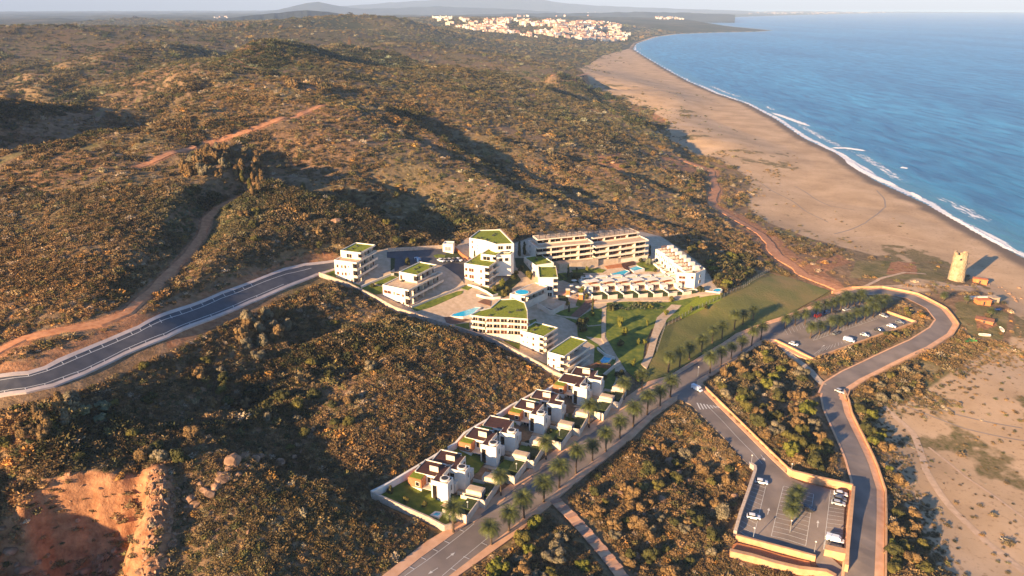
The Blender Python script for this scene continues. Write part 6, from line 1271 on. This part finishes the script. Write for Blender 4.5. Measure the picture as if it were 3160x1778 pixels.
def palm(px, label, group, small=False, s_=1.0):
    p = G(px); o = empty('palm_tree', (p[0], p[1], p[2] + .1), random.uniform(0, 6.28)); tag(o, label, 'palm tree', group); t, c_ = random.choice(PMS if small else PMT)
    link('trunk', t, o); link('crown', c_, o); k = s_ * 1.15 * random.uniform(.88, 1.1); o.scale = (k, k, k * random.uniform(.9, 1.05))
for k_, px in enumerate([cA(1110,1155),cA(1275,1030),cA(1415,908),cA(1600,755),cA(1745,625),cA(1900,490),cA(2055,375),cA(2180,283),cA(2310,160),cB(8,462),cB(100,385),cB(185,328),cB(253,268)]): palm(px, f'{ORD[k_]} palm from the bottom in the row on the right side of the lower avenue', 'palms on the right of the lower avenue')
for px, lb in ((cA(755,1040), 'palm on the left pavement beside the lowest villa garden'), (cA(1200,695), 'palm on the left pavement in front of the second villa'), (cA(1621,358), 'palm on the left pavement in front of the fourth villa'), (c6(1832,875), 'palm on the left pavement in front of the sixth villa'), (c6(2300,500), 'palm on the left pavement in front of the topmost villa')): palm(px, lb, 'palms in front of the villas')
for k_, px in enumerate([cB(65,225),cB(242,105),cC(135,672),cC(215,628),cC(282,577),cC(365,520),cC(440,462),cC(505,432),cC(590,372),cC(648,335),cC(718,305)]): palm(px, f'{ORD[k_]} palm from the bottom in the row between the avenue and the grass field', 'palms along the grass field', s_=.92)
for k_, px in enumerate([cC(423,672),cC(498,625),cC(568,572),cC(640,518),cC(708,482),cC(772,443)]): palm(px, f'{ORD[k_]} palm from the junction on the right of the upper avenue', 'palms right of the upper avenue', s_=.95)
for k_, px in enumerate([cR5(*q) for q in ((375,585),(530,540),(690,520),(775,742),(920,685),(1080,650),(1215,598),(1360,545),(1500,505),(1635,455),(1770,412),(1900,345))]): palm(px, f'{ORD[k_]} palm from the left in the front rows of the upper car park', 'palms in the front rows of the upper car park', True, 1.12)
for px in [cR5(*q) for q in ((860,400),(1000,345),(1110,335),(1250,300),(1370,255),(1470,225),(1560,200),(1180,250),(1310,215),(1700,330),(1830,290),(1950,270))]: palm(px, 'palm in the back rows behind the upper car park', 'palms in the back rows of the upper car park', True, 1.12)
for px, lb in ((cR4(1055,520), 'topmost of the three palms in the lower car park'), (cR4(1030,660), 'middle of the three palms in the lower car park'), (cR4(1000,800), 'bottom of the three palms in the lower car park')): palm(px, lb, 'palms in the lower car park', True, .95)

# cars
def car_meshes(paint, van=False):
    b = MB(); H_ = 1.0 if not van else 1.25; L_ = 4.3 if not van else 5.2
    def loft(m, secs, mat):
        k = m.mi(mat); i0 = len(m.v)
        for x, y, z0, z1, yt in secs: m.v += [(x, -y, z0), (x, y, z0), (x, yt, z1), (x, -yt, z1)]
        for j in range(len(secs) - 1):
            for q in range(4): a = i0 + 4 * j + q; c_ = i0 + 4 * j + (q + 1) % 4; m.f.append((a, a + 4, c_ + 4, c_)); m.m.append(k)
        m.f.append((i0, i0 + 1, i0 + 2, i0 + 3)); m.m.append(k); q = i0 + 4 * (len(secs) - 1); m.f.append((q + 3, q + 2, q + 1, q)); m.m.append(k)
    h2 = L_ / 2
    loft(b, [(-h2, .78, .35, .75, .72), (-h2 + .25, .88, .28, .92, .84), (-.6, .9, .28, .98, .86), (h2 * .5, .9, .28, .92, .85), (h2 - .2, .85, .3, .78, .78), (h2, .72, .38, .65, .66)], paint)
    if van: loft(b, [(-h2 + .1, .84, .9, 1.9, .76), (h2 * .35, .84, .9, 1.95, .76), (h2 * .62, .84, .9, 1.5, .74)], paint)
    else: loft(b, [(-h2 + .75, .74, .97, 1.42, .6), (-.3, .74, .98, 1.47, .62), (h2 * .18, .72, .98, 1.43, .6)], paint)
    g = MB()
    if van: loft(g, [(h2 * .36, .78, 1.3, 1.88, .73), (h2 * .60, .78, 1.1, 1.3, .8), (h2 * .72, .76, .95, 1.0, .76)], 'glass')
    else: loft(g, [(-h2 + .3, .7, .93, .98, .68), (-h2 + .74, .765, .95, 1.38, .625), (-.3, .765, .96, 1.38, .655), (h2 * .185, .75, .96, 1.38, .62), (h2 * .5, .7, .92, .97, .66)], 'glass')
    w_ = MB(); n = 12
    i0 = 0; k = w_.mi('tyre')
    for y in (-.11, .11): w_.v += [(.32 * math.cos(6.283 * a / n), y, .32 * math.sin(6.283 * a / n)) for a in range(n)]
    w_.f += [tuple(range(n)), tuple(reversed(range(n, 2 * n)))] + [(a, n + a, n + (a + 1) % n, (a + 1) % n) for a in range(n)]; w_.m = [k] * len(w_.f)
    return b.mesh('body'), g.mesh('windows'), w_.mesh('wheel'), h2
CM = {}
def car(px, toward, paint, label, group=None, van=False, hf=G):
    key = (paint, van)
    if key not in CM: CM[key] = car_meshes(paint, van)
    b, g, w_, h2 = CM[key]; p = hf(px); q = hf(toward); o = empty('parked_van' if van else 'parked_car', (p[0], p[1], p[2] + .06), math.atan2(q[1] - p[1], q[0] - p[0])); tag(o, label, 'van' if van else 'car', group)
    link('body', b, o); link('windows', g, o)
    for x in (-h2 * .6, h2 * .6):
        for y in (-.8, .8): link('wheel', w_, o, (x, y, .32))
UC = 'cars in the upper car park'; LC = 'cars in the lower car park'
def rel(f, x, y, dx, dy): return f(x, y), f(x + dx, y + dy)
for f, x, y, dx, dy, pt, lb, g_, v_ in ((cR5,510,850,90,30,'car_white','white car nearest the entrance corner of the upper car park',UC,0), (cR5,1390,790,90,25,'car_white','long white car at the orange wall, leftmost of its row',UC,1), (cR5,1640,705,90,25,'car_silver','silver car second from the left along the orange wall',UC,0),
        (cR5,1860,630,90,25,'car_black','black car in the middle of the row along the orange wall',UC,0), (cR5,2065,565,90,25,'car_white','white car second from the right along the orange wall',UC,0), (cR5,2200,500,80,25,'car_grey','grey car in the sharp corner of the upper car park',UC,0), (cR5,1940,400,80,30,'car_silver','silver car alone at the top end of the upper car park',UC,0),
        (cR5,1180,680,80,-30,'car_grey','dark grey car in the middle of the upper car park beside the front palms',UC,0), (cR5,900,400,50,-15,'car_red','red car parked under the palms',UC,1), (cR5,1030,350,50,-15,'car_blue','blue car right of the red one under the palms',UC,0), (cR5,1180,340,50,-15,'car_black','black car under the back row of palms',UC,0), (cR5,1340,300,50,-15,'car_silver','silver car under the back row of palms',UC,0),
        (cR5,1430,285,50,-15,'car_grey','grey car right of the silver one under the back palms',UC,0), (cR5,1530,260,50,-15,'car_black','last dark car at the right end under the back palms',UC,0), (cR4,1640,410,90,22,'car_white','topmost white car in the right bays of the lower car park',LC,0), (cR4,1625,475,90,22,'car_grey','grey car second from the top in the right bays of the lower car park',LC,0),
        (cR4,1610,530,90,22,'car_silver','silver car third from the top in the right bays of the lower car park',LC,0), (cR4,1565,1000,90,22,'car_white','white van near the bottom right of the lower car park',LC,1), (cR4,620,255,90,22,'car_white','white car in the top left bays of the lower car park',LC,0), (cR4,520,705,60,14,'car_white','small white car halfway down the left bays of the lower car park',LC,0),
        (cR4,1210,600,80,20,'car_black','black car in the middle bays of the lower car park',LC,0), (cB,428,222,30,18,'car_white','white van turning at the junction of the avenue and the side road',None,1), (cB,1372,238,25,12,'car_silver','silver vehicle parked at the bend of the coast road',None,0),
        (c1,1500,660,30,30,'car_blue','blue van beside the low block of the left court',None,1), (c1,1860,655,20,12,'car_white','white car at the left end of the row behind the left blocks','cars behind the left blocks',0), (c1,1930,655,20,12,'car_grey','grey car second in the row behind the left blocks','cars behind the left blocks',0), (c1,2000,652,20,12,'car_silver','silver car third in the row behind the left blocks','cars behind the left blocks',0),
        (c1,2070,648,20,12,'car_black','black car fourth in the row behind the left blocks','cars behind the left blocks',0), (c1,2140,645,20,12,'car_white','white car at the right end of the row behind the left blocks','cars behind the left blocks',0)):
    a, b = rel(f, x, y, dx, dy); car(a, b, pt, lb, g_, bool(v_))

# parasols, lamps, signs
def parasol(px, label, mat='white'):
    p = G(px); o = empty('parasol', p); tag(o, label, 'parasol', 'parasols in the garden'); MB().cyl(0, 0, .05, 0, 2.4, 6, 'metal').build('pole', o); MB().cyl(0, 0, 1.5, 2.2, 2.75, 8, mat, .08).build('canopy', o)
for px, lb in ((c3(175,1125), 'white parasol nearest the left terraced house'), (c3(100,1200), 'lowest white parasol above the garden path'), (c3(60,1100), 'left white parasol near the square-roofed block'), (c3(20,1270), 'white parasol on the cream terrace by the bridge'), (c3(110,1020), 'uppermost white parasol behind the pavilion')): parasol(px, lb)
for px, lb in ((c3(215,1250), 'orange shade sail post left of the front terraced houses'), (c3(10,1180), 'orange kiosk block beside the pavilion')):
    p = G(px); o = empty('kiosk', p); tag(o, lb, 'kiosk'); MB().box(-.9, .9, -.8, .8, -1, 2.6, 'orange').build('body', o); MB().box(-1.1, 1.1, -1, 1, 2.6, 2.8, 'white').build('roof', o)
for px, lb in ((cA(1345,505), 'street lamp on the left pavement in front of the third villa'), (cA(1745,185), 'street lamp on the left pavement in front of the fifth villa'), (cA(890,870), 'street lamp beside the garage of the nearest villa'), (cB(435,132), 'street lamp on the corner where the side road leaves the avenue'), (cR4(1000,150), 'street lamp at the top corner of the lower car park'), (cR4(1300,1165), 'street lamp at the exit of the lower car park'), (cR4(515,985), 'street lamp at the bottom left of the lower car park'), (cR4(990,890), 'street lamp below the three palms of the lower car park'), (cB(785,725), 'street lamp where the side road enters the lower car park'), (cR4(1430,1100), 'street lamp at the right of the lower car park exit')):
    p = G(px); o = empty('street_lamp', p); tag(o, lb, 'street lamp', 'street lamps'); MB().cyl(0, 0, .11, 0, 4.2, 7, 'metal', .07).build('pole', o); MB().cyl(0, 0, .1, 4.2, 4.35, 8, 'metal', .3).cyl(0, 0, .3, 4.35, 4.6, 8, 'white', .12).build('lamp_head', o)

# watchtower
zg, hT, p = rise(cT(940,190), cT(908,552)); tw = empty('watchtower', (p[0] + 3.0, p[1] + 3.5, zg)); tag(tw, 'round ruined stone watchtower on the headland above the beach', 'tower')
hT = 17.5; V = []; Fc = []; nA, nZ = 40, 22
for j in range(nZ + 1):
    q = j / nZ
    for a in range(nA):
        t = 2 * math.pi * a / nA; top = hT - (1.3 if 4 < a < 12 else 0) - (1.0 if 22 < a < 27 else 0) - .5 * float(vnoise(np.array([a * .6]), np.array([0.]), 4)[0]); r_ = 4.6 - .8 * q + .14 * (random.random() - .5); V.append((r_ * math.cos(t), r_ * math.sin(t), -2 + (top + 2) * q))
for j in range(nZ):
    for a in range(nA): b = (a + 1) % nA; Fc.append((j * nA + a, j * nA + b, (j + 1) * nA + b, (j + 1) * nA + a))
i0 = len(V)
for a in range(nA): x, y, z = V[nZ * nA + a]; V.append((x * .74, y * .74, z - .1))
for a in range(nA): x, y, z = V[i0 + a]; V.append((x, y, hT - 3.2))
for a in range(nA):
    b = (a + 1) % nA; Fc.append((nZ * nA + a, nZ * nA + b, i0 + b, i0 + a)); Fc.append((i0 + a, i0 + b, i0 + nA + b, i0 + nA + a))
Fc.append(tuple(i0 + nA + a for a in range(nA)))
me = bpy.data.meshes.new('shaft'); me.from_pydata(V, [], Fc); me.materials.append(M['tower']); link('shaft', me, tw)
MB().box(-4.1, -3.75, -.5, .5, hT - 4.5, hT - 3.4, 'dark').build('window', tw); tw.children[-1].rotation_euler = (0, 0, R(65))
# huts and boats at the beach
def hut(name, px, l, w_, h_, rz, mat, label, cat='hut'):
    p = G(px); o = empty(name, p, rz); tag(o, label, cat); MB().box(-l / 2, l / 2, -w_ / 2, w_ / 2, -.6, h_, mat).build('wall', o)
    m = MB(); m.prism([(-l / 2 - .3, -w_ / 2 - .3), (l / 2 + .3, -w_ / 2 - .3), (l / 2 + .3, w_ / 2 + .3), (-l / 2 - .3, w_ / 2 + .3)], h_ + .003, h_ + .2, mat); m.build('roof', o); MB().box(-.5, .5, -w_ / 2 - .04, -w_ / 2 + .02, 0, 2.0, 'dark').build('door', o); return o
hut('beach_hut', cT(1275,575), 7.5, 3.4, 2.6, R(-28), 'orange', 'bright orange hut beside the watchtower'); hut('beach_hut', cT(1310,880), 7.5, 3.6, 2.7, R(2), 'orange', 'orange hut on the grass below the tower path'); hut('beach_hut', cT(1465,850), 4.4, 4.0, 3.0, R(10), 'tan', 'tan hut right of the orange one on the grass', )
hut('beach_hut', cT(1220,815), 12, 1.2, 1.6, R(1), 'white', 'long low white shed behind the lower orange hut')
hut('beach_hut', cT(1345,1130), 8.0, 5.0, 1.2, R(-35), 'brick', 'low reddish brown shelter beside the dark palm on the sand')
def boat(px, l, w_, rz, mat, label):
    p = G(px); o = empty('rowing_boat', p, rz); tag(o, label, 'boat'); m = MB(); k = m.mi(mat); n = 9
    for j in range(n):
        t = j / (n - 1); x = (t - .5) * l; ww = w_ / 2 * math.sin(math.pi * (.12 + .8 * t)) ** .6; kz = .12 + .25 * abs(t - .45) ** 2
        m.v += [(x, -ww, .75 + .2 * t), (x, -ww * .6, kz), (x, ww * .6, kz), (x, ww, .75 + .2 * t)]
    for j in range(n - 1):
        for q in range(3): a = 4 * j + q; m.f.append((a, a + 1, a + 5, a + 4)); m.m.append(k)
    m.f += [(0, 3, 2, 1), (4 * n - 4, 4 * n - 3, 4 * n - 2, 4 * n - 1)]; m.m += [k, k]; m.build('hull', o); MB().box(-l * .3, l * .3, -w_ * .36, w_ * .36, .6, .72, mat).build('deck', o)
boat(cT(1110,1420), 7, 3.4, R(20), 'tarp', 'green boat on the grass right of the coast road bend'); boat(cT(1150,1425), 5, 2.4, R(-30), 'tarp', 'second green boat overlapping the first one')
boat(cT(1345,1340), 5.5, 2.2, R(-15), 'white', 'small white boat on the sand below the reddish shelter'); boat(cT(1590,1260), 5.5, 2.0, R(75), 'white', 'white boat standing alone on the open sand'); boat(cT(1525,975), 5, 2, R(10), 'car_blue', 'dark blue boat on the grass near the tan hut')
for px, lb in ((cT(1430,1060), 'dark ragged palm beside the reddish shelter on the sand'), (cT(1085,880), 'small dark palm left of the lower orange hut'), (cT(745,850), 'small dark palm beyond the bend of the coast road')): palm(px, lb, 'palms near the beach huts', True, .75)
def person(px, label, mat):
    p = G(px); rz = random.uniform(0, 6); o = empty('person', p, rz); tag(o, label, 'person')
    vs_ = [(0,0,.95),(0,0,1.2),(0,0,1.42),(0,0,1.55),(0,0,1.70),(.2,0,1.40),(.27,.03,1.12),(.25,.1,.88),(-.2,0,1.40),(-.27,-.03,1.12),(-.25,.05,.88),(.1,0,.9),(.12,.1,.5),(.12,.02,.06),(-.1,0,.9),(-.12,-.06,.5),(-.12,-.14,.06)]
    ed = [(0,1),(1,2),(2,3),(3,4),(2,5),(5,6),(6,7),(2,8),(8,9),(9,10),(0,11),(11,12),(12,13),(0,14),(14,15),(15,16)]
    rd_ = [.15,.14,.16,.06,.11,.06,.045,.035,.06,.045,.035,.09,.065,.045,.09,.065,.045]
    me = bpy.data.meshes.new('body'); me.from_pydata(vs_, ed, []); me.materials.append(M[mat]); b = link('body', me, o); sk_ = b.modifiers.new('skin', 'SKIN')
    for v, r_ in zip(me.skin_vertices[0].data, rd_): v.radius = (r_, r_)
    me.skin_vertices[0].data[0].use_root = True; b.modifiers.new('sub', 'SUBSURF').levels = 1
person(cT(1095,320), 'person in dark clothes walking on the sand behind the watchtower', 'dark'); person(cT(235,640), 'person in reddish clothes on the path left of the watchtower', 'brick')

# the town along the coast
HM = []
for k in range(9):
    m = MB(); l, w_, h_ = (10, 8, 6) if k % 3 == 0 else ((14, 9, 7) if k % 3 == 1 else (20, 10, 9)); wm = ('white', 'cream', 'house_pink')[k // 3]
    M.setdefault('house_pink', noisy('pink_render', (0.62,0.40,0.28), (0.72,0.50,0.36), .1)); M.setdefault('tile', noisy('roof_tile', (0.36,0.16,0.09), (0.46,0.22,0.13), .2))
    m.box(-l / 2, l / 2, -w_ / 2, w_ / 2, -6, h_, wm)
    if k % 2: i0 = len(m.v); m.v += [(-l/2-.4, -w_/2-.4, h_), (l/2+.4, -w_/2-.4, h_), (l/2+.4, w_/2+.4, h_), (-l/2-.4, w_/2+.4, h_), (-l/2+1, 0, h_+2.4), (l/2-1, 0, h_+2.4)]; m.f += [(i0, i0+1, i0+5, i0+4), (i0+2, i0+3, i0+4, i0+5), (i0+1, i0+2, i0+5), (i0+3, i0, i0+4), (i0+3, i0+2, i0+1, i0)]; m.m += [m.mi('tile')] * 5
    else: m.box(-l/2, -l/2+3, -w_/2, -w_/2+3, h_, h_ + 2.4, wm)
    for q in range(3): m.box(-l/2 + 1.2 + q * l * .28, -l/2 + 2.6 + q * l * .28, -w_/2 - .05, -w_/2 + .02, h_ * .5, h_ * .8, 'dark')
    HM.append(m.mesh('house'))
TOWN = [[(1090,46),(1180,50),(1280,50),(1400,54),(1520,56),(1565,66),(1560,80),(1590,92),(1575,104),(1520,106),(1440,98),(1380,100),(1300,88),(1200,78),(1130,66)]]
tp = []; tries = 0
while len(tp) < 620 and tries < 6000:
    tries += 1; u = random.uniform(1090, 1595); v = random.uniform(46, 107)
    if not inpoly(np.array([u]), np.array([v]), TOWN[0])[0]: continue
    if vnoise(np.array([u / 30]), np.array([v / 7]), 5)[0] < .36: continue
    p = gfar(D(u, v), 2000, 6500)
    if p and shore_sd([p[0]], [p[1]])[0] > 60: tp.append((p, v))
tp.sort(key=lambda q: math.hypot(q[0][0], q[0][1]))
for k, (p, v) in enumerate(tp[:290]):
    o = link('town_house', random.choice(HM)); o.location = p; s_ = random.uniform(.9, 1.5); o.scale = (s_, s_, s_); o.rotation_euler = (0, 0, R(25) + random.choice((0, 1, 2, 3)) * math.pi / 2 + random.uniform(-.3, .3)); tag(o, 'pale house in the distant town between the hills and the bay', 'house', 'houses of the distant town')
def houses_stuff(name, P):
    V = []; Fc = []; mi_ = []; mats = []
    for p in P:
        me = random.choice(HM); a = random.uniform(0, 6.28); ca, sa_ = math.cos(a), math.sin(a); s_ = random.uniform(1.0, 1.7); i0 = len(V)
        for v in me.vertices: x, y, z = v.co * s_; V.append((p[0] + x * ca - y * sa_, p[1] + x * sa_ + y * ca, p[2] + z))
        for f in me.polygons:
            Fc.append(tuple(i0 + q for q in f.vertices)); mt = me.materials[f.material_index]
            if mt not in mats: mats.append(mt)
            mi_.append(mats.index(mt))
    me = bpy.data.meshes.new(name); me.from_pydata(V, [], Fc); [me.materials.append(q) for q in mats]; me.polygons.foreach_set('material_index', mi_); me.update(); tag(link(name, me), kind='stuff')
houses_stuff('distant_town', [q[0] for q in tp[290:]])
FP = []
for (u0, u1, v0, v1, n, a0, a1) in ((530,760,30,52,60,4300,9000), (1650,1860,41,52,170,7000,20000), (1880,2260,29,37,200,10000,26000), (1240,1320,10,24,0,9000,26000), (1300,1650,28,44,70,6000,20000)):
    for _ in range(n):
        p = gfar(D(random.uniform(u0, u1), random.triangular(v0, v1)), a0, a1)
        if p and p[2] > 1: FP.append(p)
houses_stuff('coast_villages', FP)
# radio mast on the hill left of the town
p = gfar(D(988,42), 1500, 6000)
if p:
    o = empty('radio_mast', p); tag(o, 'thin radio mast on the rounded hilltop left of the town', 'mast'); MB().cyl(0, 0, 1.2, -2, 26, 6, 'white', .4).build('pole', o); MB().box(-5, 5, -4, 4, -2, 4, 'white').build('hut', o)
